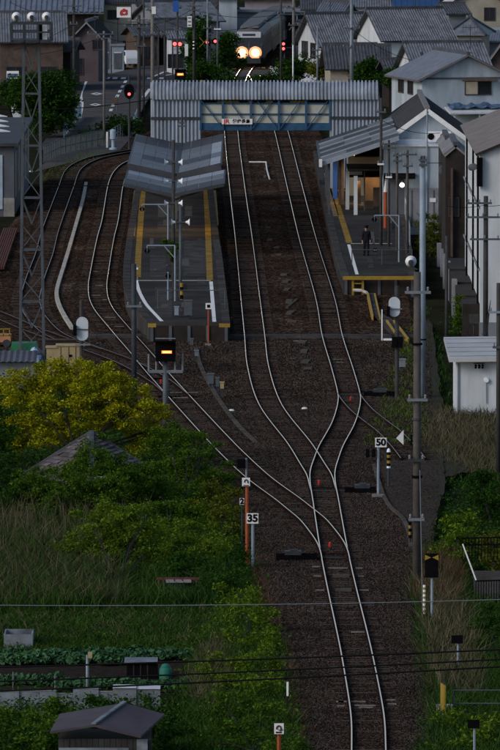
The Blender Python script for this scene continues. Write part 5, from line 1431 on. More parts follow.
# ---------------------------------------------------------------- utility poles in the background
bgp = [('slim grey street pole left of the plum brown house',104,140,31,.10,'pole_c',((34,87,114),(38,96,112))),
 ('grey pole in front of the plum brown house corner',74,100,-6,.13,'pole_d',((6,62,82),(13,66,80),(24,70,78))),
 ('pole with white lamp and crossarms behind the red road signal',139,133,15,.15,'pole_d',((22,128,150),(27,124,148),(46,134,146))),
 ('thick grey concrete pole between road and crossing',152.5,128,-8,.16,'pole_c',((10,146,157),(34,143,156))),
 ('slim pole above the smaller orange signal',177.5,104,-6,.09,'pole_d',((8,173,182),(30,174,181))),
 ('thin pole left of the level crossing lights',164.5,112,18,.07,'pole_d',((34,160,170),)),
 ('dark pole with white name plates at the level crossing',194,94,-6,.14,'pole_d',((6,188,202),(10,190,200))),
 ('grey pole at the right side of the level crossing',207.5,84,-4,.09,'galv',((28,203,212),)),
 ('slim grey pole with two small boxes left of the train',217.5,86,10,.10,'steel',((29,214,221,'lampwhite'),)),
 ('dark pole at the right side of the train',281,92,-5,.11,'pole_d',((14,277,285),)),
 ('dark slim pole right of the train beside the tiled house',293.5,82,-6,.14,'pole_c',((8,286,300),(25,288,299))),
 ('pale grey post beside the pole right of the train',293,88,45,.07,'lampwhite',()),
 ('thin grey pole in front of the tiled house gable',317.5,96,26,.10,'galv',((50,312,326),(56,311,324))),
 ('stout pale grey pole between the two tiled houses',351.5,108,-4,.17,'galv',((28,344,360),(47,342,352))),
 ('dark pole standing before the blue grey roof of the white house',421.5,128,52,.12,'pole_d',((62,417,426),)),
 ('slim pole beside the dark opening left of the crossing',158.5,108,28,.07,'pole_d',()),
 ('slim pole left of the thick concrete pole by the road',143.8,118,-4,.09,'pole_d',((20,136,152),))]
for lab, px, yb, yt, r0, m_, arms in bgp: pole(lab, px, yb, yt, r0, m_, arms, .85)
def plate(label, px, yb, x0, y0, x1, y1, mt, name='sign', cat='sign', tm=None):
    p = P(px, yb); d = p.y-.3; root = T(name, (p.x,d,0), label, cat)
    MB().box(XA(x0,d), XA(x1,d), d-.06, d, ZA(y1,d), ZA(y0,d)).build('board', M[mt], root)
    if tm:
        n = 3
        for i in range(n):
            z0_ = ZA(y1-(y1-y0)*(i+.25)/n,d); MB().box(XA(x0+.7,d), XA(x1-.7,d), d-.075, d-.062, z0_, z0_+(y1-y0)/SC(d)/n*.45).build('print', M[tm], root)
    return root
plate('white vertical name plate high on the dark crossing pole',194,94,187.4,16,191.8,27,'billboard',tm='w_grey')
plate('black and white plate halfway up the dark crossing pole',194,94,192,40,195,50,'black',tm='lampwhite')
plate('white plate on the thick grey concrete pole',152.5,128,151.8,6.5,156,14,'billboard')
plate('blue vertical sign plate on the slim pole above the orange signal',177.5,104,173,1,179,12,'bluesign')
plate('tall white crossing plate left of the level crossing',186,84,184.8,44,188.2,56,'billboard')
# flower sign
dfl = D(66); fs_ = T('billboard', (XA(118,dfl), dfl, 0), 'white roadside signboard with a red flower print', 'signboard')
MB().tube((XA(117.5,dfl),dfl,-.3),(XA(117.5,dfl),dfl,ZA(20,dfl)),.09).build('post', M['steel_dark'], fs_)
MB().box(XA(117,dfl),XA(131,dfl),dfl-.12,dfl-.02,ZA(17.5,dfl),ZA(7,dfl)).build('board', M['billboard'], fs_)
fp = MB()
for k in range(8):
    a = 2*math.pi*k/8; rr = .15+.05*(k%3)
    fp.lathe((XA(124.2,dfl)+math.cos(a)*(.26+.06*(k%2)), dfl-.13, ZA(12.4,dfl)+math.sin(a)*.20), [(.01,-.02),(rr*.7,-.015),(rr*.75,.0)], 9, 'Y')
fp.build('flower_print', M['flower'], fs_)
# blue shop sign, left
db = D(120); bs = T('roadside_sign', (XA(13,db), db, 0), 'blue and white roadside sign among the trees at the left', 'sign')
MB().box(XA(6.8,db),XA(19,db),db-.1,db,ZA(78.5,db),ZA(71,db)).build('upper_panel', M['billboard'], bs); MB().box(XA(7.4,db),XA(18.4,db),db-.12,db-.102,ZA(77.5,db),ZA(73.5,db)).build('upper_print', M['tarp_blue'], bs)
MB().box(XA(6.8,db),XA(19.5,db),db-.1,db,ZA(88,db),ZA(79,db)).build('lower_panel', M['bluesign'], bs)
for (a,b_,y0,y1) in ((8,13,80.3,82),(14,18,80.3,82),(8,12,84,85.8),(14.5,18,83.6,85.4)): MB().box(XA(a,db),XA(b_,db),db-.12,db-.102,ZA(y1,db),ZA(y0,db)).build('print', M['billboard'], bs)
MB().tube((XA(13,db),db+.1,-.3),(XA(13,db),db+.1,ZA(80,db)),.08).build('post', M['steel'], bs)
p = P(17,122); tag(MB().box(p.x-.45,p.x+.45,p.y,p.y+.8,-.3,ZA(103,p.y)).box(p.x-.5,p.x+.5,p.y-.05,p.y+.85,ZA(103,p.y)+.002,ZA(102,p.y)).build('white_cabinet', M['w_white'], None), 'white cabinet standing below the blue roadside sign', 'cabinet')
# vending machines
for px, py, w, top, lab, m_ in ((91.8,74,.55,63.5,'red vending machine by the plum brown house, left one','vend'),(105.8,73,.4,64.5,'small red vending machine at the grey store','vend'),(79,76,.35,66,'narrow white lit panel beside the house corner','billboard')):
    p = P(px,py); r = T('vending_machine', p, lab, 'vending machine'); zt_ = ZA(top,p.y)
    MB().box(p.x-w,p.x+w*.2,p.y,p.y+.7,0,zt_).build('body', M[m_], r); MB().box(p.x-w+.06,p.x+w*.2-.06,p.y-.03,p.y-.002,zt_*.5,zt_-.12).build('display', M['lampwhite'], r)
# red cones near crossing
p = P(82.5,73.5)
# white parked car
def car(label, px, py, rz):
    c = P(px, py); R2 = Matrix.Rotation(rz, 3, 'Z'); root = T('parked_car', c, label, 'car')
    L_, W_ = 3.4, 1.48
    side = [(-1.7,.28),(-1.7,.75),(-1.62,.95),(-1.05,1.02),(-.55,1.5),(.75,1.56),(1.35,1.45),(1.62,1.0),(1.7,.8),(1.7,.28)]
    def prof(pts, w0, w1, mt, nm, zmid=1.0):
        mb = MB(); n = len(pts); vs = []
        for s in (-1, 1):
            for x, z in pts:
                ww = w0 if z <= zmid else w0+(w1-w0)*(z-zmid)/.55
                vs.append(c + R2 @ Vector((x, s*ww/2, 0)) + Vector((0,0,z)))
        mb.add(vs, [tuple(range(n)), tuple(range(2*n-1,n-1,-1))]+[(i,n+i,n+(i+1)%n,(i+1)%n) for i in range(n)])
        return mb.build(nm, M[mt], root)
    b = prof(side, W_, W_*.82, 'carwhite', 'body')
    for s in (-1, 1):
        g = MB(); pts = [(-.98,1.04),(-.52,1.44),(.72,1.49),(1.25,1.40),(1.45,1.06)]
        g.add([c+R2@Vector((x, s*(W_/2+.012-(z-1)*.22), 0))+Vector((0,0,z)) for x, z in pts], [tuple(range(5)) if s > 0 else tuple(range(5))[::-1]]).build('side_window', M['glass'], b)
    g = MB().add([c+R2@Vector((x, y, 0))+Vector((0,0,z)) for x, y, z in ((-1.04,-.66,1.05),(-1.04,.66,1.05),(-.59,.58,1.47),(-.59,-.58,1.47))], [(0,1,2,3)]); g.build('windscreen', M['glass'], b)
    for x in (-1.08, 1.08):
        for s in (-1, 1):
            q = c+R2@Vector((x, s*.70, 0)); a_ = R2@Vector((0,.09,0))
            wv = MB().tube(q-a_+Vector((0,0,.28)), q+a_+Vector((0,0,.28)), .28, n=14).build('wheel', M['rubber'], root); MB().tube(q-a_*1.08+Vector((0,0,.28)), q+a_*1.08+Vector((0,0,.28)), .16, n=10).build('rim', M['galv'], wv)
    for s in (-1, 1):
        q = c+R2@Vector((-1.68, s*.52, 0)); MB().obox((q.x,q.y,.76), (.12,.28,.16), rz).build('headlight', M['lampwhite'], b)
    return root
car('white kei car parked beside the rounded storage shed', 127, 66, math.radians(-68))
# level crossing gear
lc = T('crossing_signal', P(212,82), 'yellow and black crossbuck post with two red crossing lights left of the train', 'crossing signal')
p = P(210,82); d = p.y
MB().tube((p.x,d,-.3),(p.x,d,ZA(36,d)),.07).build('post', M['steel_dark'], lc)
for s in (-1, 1): MB().beam((XA(204-s*4.5,d),d-.12-.03*s,ZA(47,d)),(XA(204+s*4.5,d),d-.12-.03*s,ZA(37.5,d)),.2,.04).build('crossbuck_arm', M['yellow'], lc)
for px, row in ((207.3,42.2),(215.2,41.2)):
    MB().lathe((XA(px,d),d-.2,ZA(row,d)), [(.30,.0),(.30,.05)], 14, 'Y').build('backing_disc', M['black'], lc)
    MB().lathe((XA(px,d),d-.26,ZA(row,d)), [(.02,-.03),(.12,-.02),(.14,.03)], 12, 'Y').build('red_light', M['ledredhot'], lc)
lc = T('crossing_signal', P(172,88), 'post with two red crossing lights in front of the low white house', 'crossing signal'); p = P(177,88); d = p.y
MB().tube((p.x-.4,d,-.3),(p.x-.4,d,ZA(36,d)),.07).build('post', M['steel_dark'], lc)
for px, row in ((174.8,43.8),(180,44)):
    MB().lathe((XA(px,d),d-.2,ZA(row,d)), [(.26,.0),(.26,.05)], 14, 'Y').build('backing_disc', M['black'], lc); MB().lathe((XA(px,d),d-.26,ZA(row,d)), [(.02,-.03),(.15,-.02),(.18,.03)], 12, 'Y').build('red_light', M['ledredhot'], lc)
lc = T('crossing_signal', P(283.4,86), 'dark signal mast with two stacked red lights right of the train', 'crossing signal'); p = P(283.4,86); d = p.y
MB().tube((p.x+.1,d,-.3),(p.x+.1,d,ZA(30,d)),.07).build('post', M['steel_dark'], lc)
MB().box(XA(281,d),XA(286,d),d-.22,d-.12,ZA(52.5,d),ZA(40,d)).build('housing', M['black'], lc)
for row in (43.8,48.6): MB().lathe((XA(283.4,d),d-.26,ZA(row,d)), [(.02,-.03),(.12,-.02),(.14,.03)], 12, 'Y').build('red_light', M['ledredhot'], lc)
def barrier(label, px, py, x1, y1):
    a = P(px,py); root = T('crossing_barrier', a, label, 'barrier'); b = P(x1, y1)
    q0, q1 = a+Vector((0,0,1.0)), Vector((b.x,b.y,1.05))
    for i in range(8): MB().beam(q0.lerp(q1,i/8),q0.lerp(q1,(i+1)/8-.002),.09).build('stripe', M['yellow' if i % 2 else 'black'], root)
    MB().box(a.x-.2,a.x+.2,a.y-.2,a.y+.2,-.2,1.1).build('drive_box', M['yellow'], root)
barrier('yellow and black lowered barrier left of the train', 202, 82, 236, 80)
barrier('yellow and black lowered barrier right of the train', 290, 80, 262, 79)
for i,(px,py,m_,lab) in enumerate(((199,80,'w_white','white relay cabinet at the left end of the crossing'),(206,78,'galv','grey relay cabinet behind the crossbuck post'),(274,80,'w_white','white relay cabinet at the right end of the crossing'),(232,58,'lampwhite','white mirror box left of the train front'))):
    cabinet(lab, px, py, .7, 1.1 if i < 3 else .3, .5, m_, name='relay_cabinet', leg=.12 if i < 3 else 1.6)

# ---------------------------------------------------------------- train
def at_line(ln, s0):
    acc = 0
    for i in range(len(ln)-1):
        L_ = (ln[i+1]-ln[i]).length
        if acc+L_ >= s0: return ln[i].lerp(ln[i+1], (s0-acc)/L_)
        acc += L_
    return ln[-1]+(ln[-1]-ln[-5]).normalized()*(s0-acc)
acc = 0; s_front = 0
for i in range(len(line_main)-1):
    if line_main[i].y >= D(67.5): s_front = acc; break
    acc += (line_main[i+1]-line_main[i]).length
M['bowl'] = mat('lit_lamp_bowl', (.6,.5,.4), .4, emit=(1,.52,.18), estr=3.0); M['bowl2'] = mat('lamp_surround', (.35,.28,.22), .4, emit=(1,.42,.14), estr=.9)  # emissive colours that draw the orange glow around the headlights
M['trainwhite'] = mat('white_train_front', (.40,.41,.44), .4, var=.05)
M['traindark'] = mat('dark_train_window', (.018,.018,.020), .25, var=.1, spec=.5)
p0 = at_line(line_main, s_front)
tr = T('train', p0, 'diesel railcar train arriving with two bright headlights beyond the footbridge', 'train')
for k in range(3):
    a, b = at_line(line_main, s_front+k*20.6), at_line(line_main, s_front+k*20.6+20)
    fwd = (b-a); fwd.z = 0; Ln = fwd.length; fwd.normalize(); side = Vector((fwd.y,-fwd.x,0))
    def W(u, x, z): return a + fwd*u + side*x + Vector((0,0,z))
    nm = 'car_body'
    mb = MB(); sec = [(-1.42,.95),(-1.45,2.2),(-1.36,3.1),(-1.05,3.55),(0,3.72),(1.05,3.55),(1.36,3.1),(1.45,2.2),(1.42,.95)]
    stn = [(0.,.86,.93),(.25,.94,.97),(1.0,1,1),(Ln,1,1)] if k == 0 else [(0,1,1),(Ln,1,1)]
    vs = []
    for u, f1, f2 in stn:
        for x, z in sec: 
            uu = u + (max(0,(z-2.2))*.45 if (k == 0 and u < .9) else 0)
            vs.append(W(uu, x*f1, .95+(z-.95)*f2))
    m = len(sec); fs = [(i*m+j, i*m+j+1, (i+1)*m+j+1, (i+1)*m+j) for i in range(len(stn)-1) for j in range(m-1)]
    fs += [tuple(range(m))[::-1], tuple((len(stn)-1)*m+j for j in range(m))]
    bo = mb.add(vs, fs).build('car_body', M['train'], tr)
    MB().add([W(u, x, 3.74) for u, x in ((1.2,-.9),(Ln-.3,-.9),(Ln-.3,.9),(1.2,.9))]+[W(u, x*.9, 3.95) for u, x in ((1.6,-.9),(Ln-.6,-.9),(Ln-.6,.9),(1.6,.9))], [(0,1,5,4),(1,2,6,5),(2,3,7,6),(3,0,4,7),(4,5,6,7)]).build('roof_unit', M['trainroof'], bo)
    for s in (-1, 1):
        for w_ in range(6):
            u0 = 2.6+w_*2.8
            MB().add([W(u0+i_*2.1, s*(1.468-(.06*j_)), 1.95+.85*j_) for i_, j_ in ((0,0),(1,0),(1,1),(0,1))], [(0,1,2,3) if s < 0 else (3,2,1,0)]).build('side_window', M['traindark'], bo)
    for u in (3.2, Ln-3.2):
        for du in (-1.05, 1.05):
            for s in (-1, 1):
                MB().tube(W(u+du, s*.45, .43+.15), W(u+du, s*.58, .43+.15), .43, n=14).build('wheel', M['steel_dark'], tr)
        c = W(u,0,.6); MB().obox(c, (2.0,2.9,.45), math.atan2(-fwd.x,fwd.y)).build('bogie_frame', M['black'], tr)
    c = W(Ln/2,0,.75); MB().obox(c, (2.3,7,.5), math.atan2(-fwd.x,fwd.y)).build('underfloor_box', M['steel_dark'], tr)
    if k == 0:
        def fr(x0,x1,z0,z1,mt,nm,off=.05,par=bo):
            def uu(z): return -off + max(0, z-2.2)*.45*.98
            MB().add([W(uu(z)-d_, x, z) for d_ in (0,-.04) for x, z in ((x0,z0),(x1,z0),(x1,z1),(x0,z1))], [(0,1,2,3),(7,6,5,4),(0,4,5,1),(1,5,6,2),(2,6,7,3),(3,7,4,0)]).build(nm, M[mt], par)
        fr(-1.15,1.15,2.85,3.42,'trainwhite','front_cowl',.06)
        fr(-.62,.62,3.02,3.22,'traindark','destination_panel',.09)
        fr(-1.18,-.05,1.95,2.80,'traindark','windscreen',.05); fr(.05,1.18,1.95,2.80,'traindark','windscreen',.05)
        fr(-1.15,1.15,.98,1.12,'trainroof','lower_skirt',.05)
        c = W(-.1,0,.65); MB().obox(c, (2.3,.3,.5), math.atan2(-fwd.x,fwd.y)).build('coupler_guard', M['steel_dark'], tr)
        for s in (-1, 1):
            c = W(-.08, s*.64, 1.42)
            MB().lathe(c, [(.26,-.012),(.40,.0),(.42,.06)], 18, 'Y').build('lamp_bowl', M['bowl'], bo); MB().lathe(c, [(.42,.005),(.60,.02),(.62,.06)], 18, 'Y').build('lamp_bezel', M['bowl2'], bo)  # reflector bowl and outer ring widened and lit to form the lamp's halo
            MB().lathe(c, [(.02,-.08),(.16,-.07),(.24,-.03),(.26,.02)], 16, 'Y').build('headlight', M['head'], bo, smooth=True)
            ld = bpy.data.lights.new('headlight_beam', 'SPOT'); ld.energy = 2500; ld.color = (1,.68,.36); ld.spot_size = math.radians(28); ld.spot_blend = .8; ld.shadow_soft_size = .2
            lo = bpy.data.objects.new('headlight_beam', ld); COL.objects.link(lo); lo.parent = bo
            lo.location = (c-fwd*.25)-ORG[bo.name]; dr = -fwd+Vector((0,0,-.045)); lo.rotation_euler = dr.to_track_quat('-Z','Y').to_euler()

# ---------------------------------------------------------------- left yard clutter
rs = T('rail_stack', P(6,262), 'panel of rusty red rails stored on the ground at the left edge', 'rail stack')
for i in range(7):
    a, b = P(-10+i*2.2,268,.2), P(4+i*2.1,229,.2)
    MB().beam(a, b, .09, .16).build('rail', M['rustred'], rs)
for t in (.2,.5,.8):
    a, b = P(-16+12*t,268-39*t,.06), P(8+10*t,268-39*t,.06); MB().beam(a,b,.2,.12).build('bearer', M['sleeper'], rs)
p = P(18,362); g = T('green_tarp_stack', p, 'green tarpaulin covered stack beside the lattice tower foot', 'covered stack')
d = p.y; bx_ = [XA(10,d),XA(37,d)]
vs = []; 
for z, s in ((-.1,1),(.75,1),(.95,.94)):
    for x, y in ((0,0),(.33,-.08),(.66,-.03),(1,0),(1,1),(0,1)): vs.append(((bx_[0]+bx_[1])/2+(x-.5)*(bx_[1]-bx_[0])*s+rnd.uniform(-.03,.03), d+y*1.3*s, z+rnd.uniform(-.04,.04)))
MB().add(vs, [(i*6+j,i*6+(j+1)%6,(i+1)*6+(j+1)%6,(i+1)*6+j) for i in range(2) for j in range(6)]+[tuple(12+j for j in range(6))]).build('sheet', M['tarp_g'], g)
p = P(34,368); g = T('tarp_heap', p, 'crumpled blue and white tarpaulin heap at the tower foot', 'tarpaulin'); d = p.y
vs = []; n = 9
for i in range(n+1):
    for j in range(n+1):
        u, v_ = i/n, j/n; hgt = 1.15*math.sin(math.pi*min(1,u*.9+.05))*math.sin(math.pi*(v_*.9+.05))**.6
        vs.append((XA(25,d)+(XA(45,d)-XA(25,d))*u, d-.4+v_*1.8, hgt*(1.1-u*.5)+rnd.uniform(-.06,.06)))
MB().add(vs, [(i*(n+1)+j,(i+1)*(n+1)+j,(i+1)*(n+1)+j+1,i*(n+1)+j+1) for i in range(n) for j in range(n)]).build('sheet', M['tarp_b'], g)
for px0,px1,yb,yt,lab in ((46,56,372,348,'small tan cabinet left of the large tan cabinet'),(56,83,372,346,'large tan equipment cabinet behind the yellow tree')):
    p = P((px0+px1)/2,yb); d = p.y; g = T('tan_cabinet', p, lab, 'cabinet')
    MB().box(XA(px0,d),XA(px1,d),d,d+1,-.2,ZA(yt,d)).build('case', M['tan'], g)
    MB().box(XA(px0,d)-.05,XA(px1,d)+.05,d-.06,d+1.06,ZA(yt,d)+.002,ZA(yt-1,d)).build('lid', M['tan'], g)
    if px1 > 80:
        for x in (60,68,75): MB().box(XA(x,d),XA(x+.5,d),d-.02,d-.004,.1,ZA(yt+1,d)).build('door_seam', M['w_brown'], g)
        MB().box(XA(68.5,d),XA(71.5,d),d-.03,d-.004,ZA(357,d),ZA(354.5,d)).build('vent', M['black'], g)
a, b = P(38,350), P(76,350); g = T('low_wall', a, 'low dark beam behind the tan cabinets', 'beam'); MB().box(a.x,b.x,a.y,a.y+.4,-.2,.5).build('beam', M['w_dark'], g); MB().box(a.x,b.x,a.y-.05,a.y+.45,.503,.56).build('cap', M['sleeper'], g)
g = T('yellow_frame', P(3,347), 'yellow and orange maintenance trolley at the left edge', 'trolley'); d = P(3,347).y
MB().box(XA(-8,d),XA(10,d),d,d+1.4,.25,.6).build('deck', M['w_orange'], g)
for px in (-4,3,9): MB().beam((XA(px,d),d,.6),(XA(px,d),d,ZA(329,d)),.06).build('post', M['yellow'], g)
for row in (329,335): MB().beam((XA(-6,d),d,ZA(row,d)),(XA(10,d),d,ZA(row,d)),.06).build('rail', M['yellow'], g)
for px in (-5,6): MB().tube((XA(px,d),d-.05,.2),(XA(px,d),d+.12,.2),.2,n=12).build('wheel', M['steel_dark'], g)
# white figures for the ghost post near fence
p = P(113,150); bx_ = T('crossing_bell', p, 'pale blue round topped post beside the yard fence', 'post')
MB().lathe((p.x,p.y,-.2), [(.30,0),(.30,.35),(.12,.4),(.12,1.0),(.24,1.05),(.24,1.7),(.10,1.8)], 12).build('shaft', M['lightblue'], bx_)
p = P(107,148); tag(MB().box(p.x-.07,p.x+.07,p.y-.05,p.y+.05,-.2,ZA(132,p.y)).build('white_post', M['white'], None), 'small white post next to the round topped blue post', 'post')
p = P(115,112); g = T('round_road_sign', p, 'round brownish back of a road sign on the road bend', 'sign'); d = p.y
MB().tube((p.x+.15,d,-.2),(p.x+.15,d,ZA(96,d)),.05).build('post', M['steel'], g); MB().lathe((p.x,d-.08,ZA(101,d)), [(.02,-.03),(.26,-.02),(.28,.02)], 16, 'Y').build('disc', M['w_brown'], g)

# ---------------------------------------------------------------- attendant on the right platform
pp = P(366.3, 255.5, PZ)
man = T('person', pp, 'person in dark uniform and cap standing on the right hand platform', 'person')
def skin_mesh(name, verts, edges, rad, mt, root_i=0, parent=man):
    me = bpy.data.meshes.new(name); me.from_pydata(verts, edges, []); me.materials.append(mt)
    o = bpy.data.objects.new(name, me); COL.objects.link(o); o.parent = parent
    sk = o.modifiers.new('skin', 'SKIN'); sk.use_smooth_shade = True
    for i, r_ in enumerate(rad):
        v = me.skin_vertices[0].data[i]; v.radius = r_ if isinstance(r_, tuple) else (r_, r_); v.use_root = (i == root_i)
    o.modifiers.new('sub', 'SUBSURF').levels = 1
    o.modifiers['sub'].render_levels = 2
    ORG[o.name] = Vector(pp); return o
bv = [(0,0,.92),(0,0,1.15),(0,.0,1.38),(0,0,1.46),(0,-.01,1.53),(0,-.02,1.62),(0,-.02,1.70),(.16,0,1.40),(.22,.01,1.14),(.235,-.05,.90),(.235,-.07,.80),(-.16,0,1.40),(-.22,.01,1.14),(-.235,-.05,.90),(-.235,-.07,.80),(.09,0,.86),(.105,0,.48),(.115,.02,.08),(.125,-.14,.04),(-.09,0,.86),(-.105,.0,.48),(-.115,.02,.08),(-.125,-.14,.04)]
be = [(0,1),(1,2),(2,3),(3,4),(4,5),(5,6),(2,7),(7,8),(8,9),(9,10),(2,11),(11,12),(12,13),(13,14),(0,15),(15,16),(16,17),(17,18),(0,19),(19,20),(20,21),(21,22)]
bradi = [(.13,.10),(.13,.10),(.13,.10),.055,(.07,.08),(.085,.10),(.06,.07),.06,.045,.033,.03,.06,.045,.033,.03,.08,.06,.042,.035,.08,.06,.042,.035]
body = skin_mesh('body', bv, be, bradi, M['skin'])
cv = [bv[i] for i in (0,1,2,3,7,8,9,11,12,13,15,16,17,19,20,21)]
ce = [(0,1),(1,2),(2,3),(2,4),(4,5),(5,6),(2,7),(7,8),(8,9),(0,10),(10,11),(11,12),(0,13),(13,14),(14,15)]
cr = [(.165,.13),(.165,.13),(.185,.14),.075,.105,.07,.055,.105,.066,.055,.105,.085,.07,.105,.085,.07]
skin_mesh('uniform', cv, ce, cr, M['uniform'])
MB().lathe(pp+Vector((0,-.02,1.66)), [(.105,0),(.11,.05),(.15,.11),(.13,.14),(.02,.15)], 14).build('cap', M['uniform'], man, smooth=True)
MB().obox(pp+Vector((0,-.13,1.665)), (.17,.12,.015), 0, .25).build('cap_peak', M['black'], man)
for s in (-1, 1): MB().obox(pp+Vector((s*.122,-.06,.05)), (.10,.28,.10)).build('shoe', M['black'], man)
MB().add([pp+Vector(v) for v in ((-.012,-.115,1.60),(.012,-.115,1.60),(0,-.14,1.57),(-.012,-.11,1.56),(.012,-.11,1.56))], [(0,1,2),(0,2,3),(1,4,2),(3,2,4)]).build('nose', M['skin'], body)
for s in (-1, 1):
    MB().obox(pp+Vector((s*.033,-.108,1.615)), (.02,.01,.012)).build('eye', M['black'], body); MB().obox(pp+Vector((s*.095,-.01,1.60)), (.02,.04,.06)).build('ear', M['skin'], body)
    for f in range(4): MB().path([pp+Vector((s*.235+(f-1.5)*.018,-.075,.80)), pp+Vector((s*.235+(f-1.5)*.018,-.085,.75)), pp+Vector((s*.23+(f-1.5)*.018,-.10,.72-.01*(f in (1,2))))], .009, 5).build('finger', M['skin'], body)
    MB().path([pp+Vector((s*.215,-.09,.83)), pp+Vector((s*.20,-.12,.79)), pp+Vector((s*.20,-.125,.76))], .010, 5).build('thumb', M['skin'], body)
MB().obox(pp+Vector((0,-.105,1.545)), (.045,.01,.008)).build('mouth', M['vend'], body)
p = P(375.3,254,PZ); g = T('platform_notice', p, 'small black numbered plate on a short stand beside the attendant', 'plate'); d = p.y
MB().box(XA(373.3,d),XA(377.2,d),d-.05,d-.02,ZA(252,d),ZA(248,d)).build('plate', M['black'], g); MB().tube(p,(p.x,d,ZA(250,d)),.02).build('stand', M['steel'], g)
for k in (-1,1): MB().box(XA(375.2+k*.9,d)-.03,XA(375.2+k*.9,d)+.03,d-.06,d-.052,ZA(251,d),ZA(249,d)).build('mark', M['w_grey'], g)
# ---------------------------------------------------------------- vegetation
def leaf_mesh(name, cen, size, mt, parent=None, up=.5, aspect=.5, jitter=.6):
    n = len(cen)
    nrm = NR.normal(size=(n,3)); nrm[:,2] = np.abs(nrm[:,2])+up; nrm /= np.linalg.norm(nrm,axis=1,keepdims=True)
    t = NR.normal(size=(n,3)); t -= (t*nrm).sum(1,keepdims=True)*nrm; t /= np.linalg.norm(t,axis=1,keepdims=True)
    b = np.cross(nrm, t)
    s = size*NR.uniform(1-jitter,1+jitter,(n,1))
    V = np.stack([cen-t*s*.5, cen+b*s*aspect*.5+nrm*s*.06, cen+t*s*.5, cen-b*s*aspect*.5+nrm*s*.06], 1).reshape(-1,3)
    Fc = (np.arange(n)*4)[:,None]+np.array([[0,1,2,3]])
    return np_mesh(name, V, Fc, mt, parent)
def clumps(blobs, per_m3, sub, spread, zmin=.02):
    """blobs: (x,y,z,rx,ry,rz): sub-clumps on the outer part of each blob, leaves gathered round them"""
    out = []
    for (x,y,z,rx,ry,rz) in blobs:
        vol = rx*ry*rz
        k = max(6, int(sub*(rx*ry*rz)**.67))
        d = NR.normal(size=(k,3)); d /= np.linalg.norm(d,axis=1,keepdims=True)
        rad = NR.uniform(.5,1.05,(k,1))*np.where(NR.rand(k,1) < .16, 1.28, 1.)
        c = d*rad*np.array([[rx,ry,rz]])+np.array([[x,y,z]])
        m = max(4, int(per_m3*11.0*rx*rz/k))
        pts = c[:,None,:]+NR.normal(size=(k,m,3))*spread*np.array([1,1,.6])
        keep = NR.rand(k,m) < NR.uniform(.25,1.,(k,1))
        out.append(pts[keep])
    o = np.concatenate(out)
    return o[o[:,2] > zmin]
def plant(name, label, cat, base, blobs, mt, leaf=.16, dens=260, sub=22, spread=.22, trunk=True, group=None, r0=.09, up=.5):
    root = T(name, base, label, cat, group)
    pts = clumps(blobs, dens, sub, spread, -.2)
    leaf_mesh('crown' if cat == 'tree' else 'foliage', pts, leaf, M[mt], root, up)
    if trunk:
        mb = MB(); b = Vector(base)
        hub = b+Vector((rnd.uniform(-.1,.1), rnd.uniform(-.1,.1), max(.3, min(bl[2] for bl in blobs)*.55)))
        mb.path([b+Vector((0,0,-.35)), b.lerp(hub,.5)+Vector((.04,0,0)), hub], r0, 7, r0*.75)
        for bi, (x,y,z,rx,ry,rz) in enumerate(blobs):
            if bi % 2: continue
            e = Vector((x,y,z)); m_ = hub.lerp(e,.5)+Vector((rnd.uniform(-.15,.15),rnd.uniform(-.15,.15),.1))
            mb.path([hub, m_, e], r0*.42, 5, r0*.12)
            for _ in range(3):
                q = e+Vector((rnd.uniform(-1,1)*rx*.7,rnd.uniform(-1,1)*ry*.7,rnd.uniform(-.2,.9)*rz*.7)); mb.path([m_,e.lerp(q,.5),q], r0*.22, 4, r0*.08)
        mb.build('trunk' if cat == 'tree' else 'stems', M['bark'], root)
    return root
def B(px, py, d, rx, rz, ry=None):   # blob seen at a photo position at distance d, radii in metres
    if ZA(py, d) < rz*.55: d = D(py, rz*.55)
    return (XA(px,d), d, ZA(py,d), rx, ry or rx, rz)
def blobs_px(lst, dspread=1.2):
    return [B(px,py,d+rnd.uniform(-dspread,dspread),rx,rz) for px,py,d,rx,rz in lst]

# yellow-green tree above the overgrown house
dt = 328
yb = [(20,388,dt,1.1,.8),(48,380,dt,1.2,.75),(78,378,dt,1.2,.7),(105,384,dt,1.1,.75),(133,396,dt,.95,.7),(30,412,dt-1,1.2,.8),(62,405,dt-1,1.3,.85),(95,408,dt-1,1.25,.8),(120,415,dt-1,1.0,.7),(150,415,dt,.7,.7),(14,432,dt-1,1.0,.8),(45,436,dt-2,1.1,.6),(158,428,dt,.6,.6),(75,428,dt-1.5,1.2,.7),(140,438,dt-1,.8,.6),(110,370,dt+1,.5,.4),(60,368,dt+1,.7,.4),(90,390,dt,1.2,.7)]
plant('tree', 'broad yellow green tree in front of the tan cabinets', 'tree', P(80,478), blobs_px(yb,.8), 'leaf_y', leaf=.115, dens=620, sub=26, spread=.15, r0=.14)
# dark evergreen at far left
plant('tree', 'dark evergreen tree at the left edge below the yellow tree', 'tree', P(-2,520), blobs_px([(-6,420,322,.9,1.0),(2,450,320,1.0,1.0),(-2,480,318,1.1,1.1),(8,505,316,.9,.8)],.5), 'leaf_d', leaf=.115, dens=520, sub=24, spread=.16)
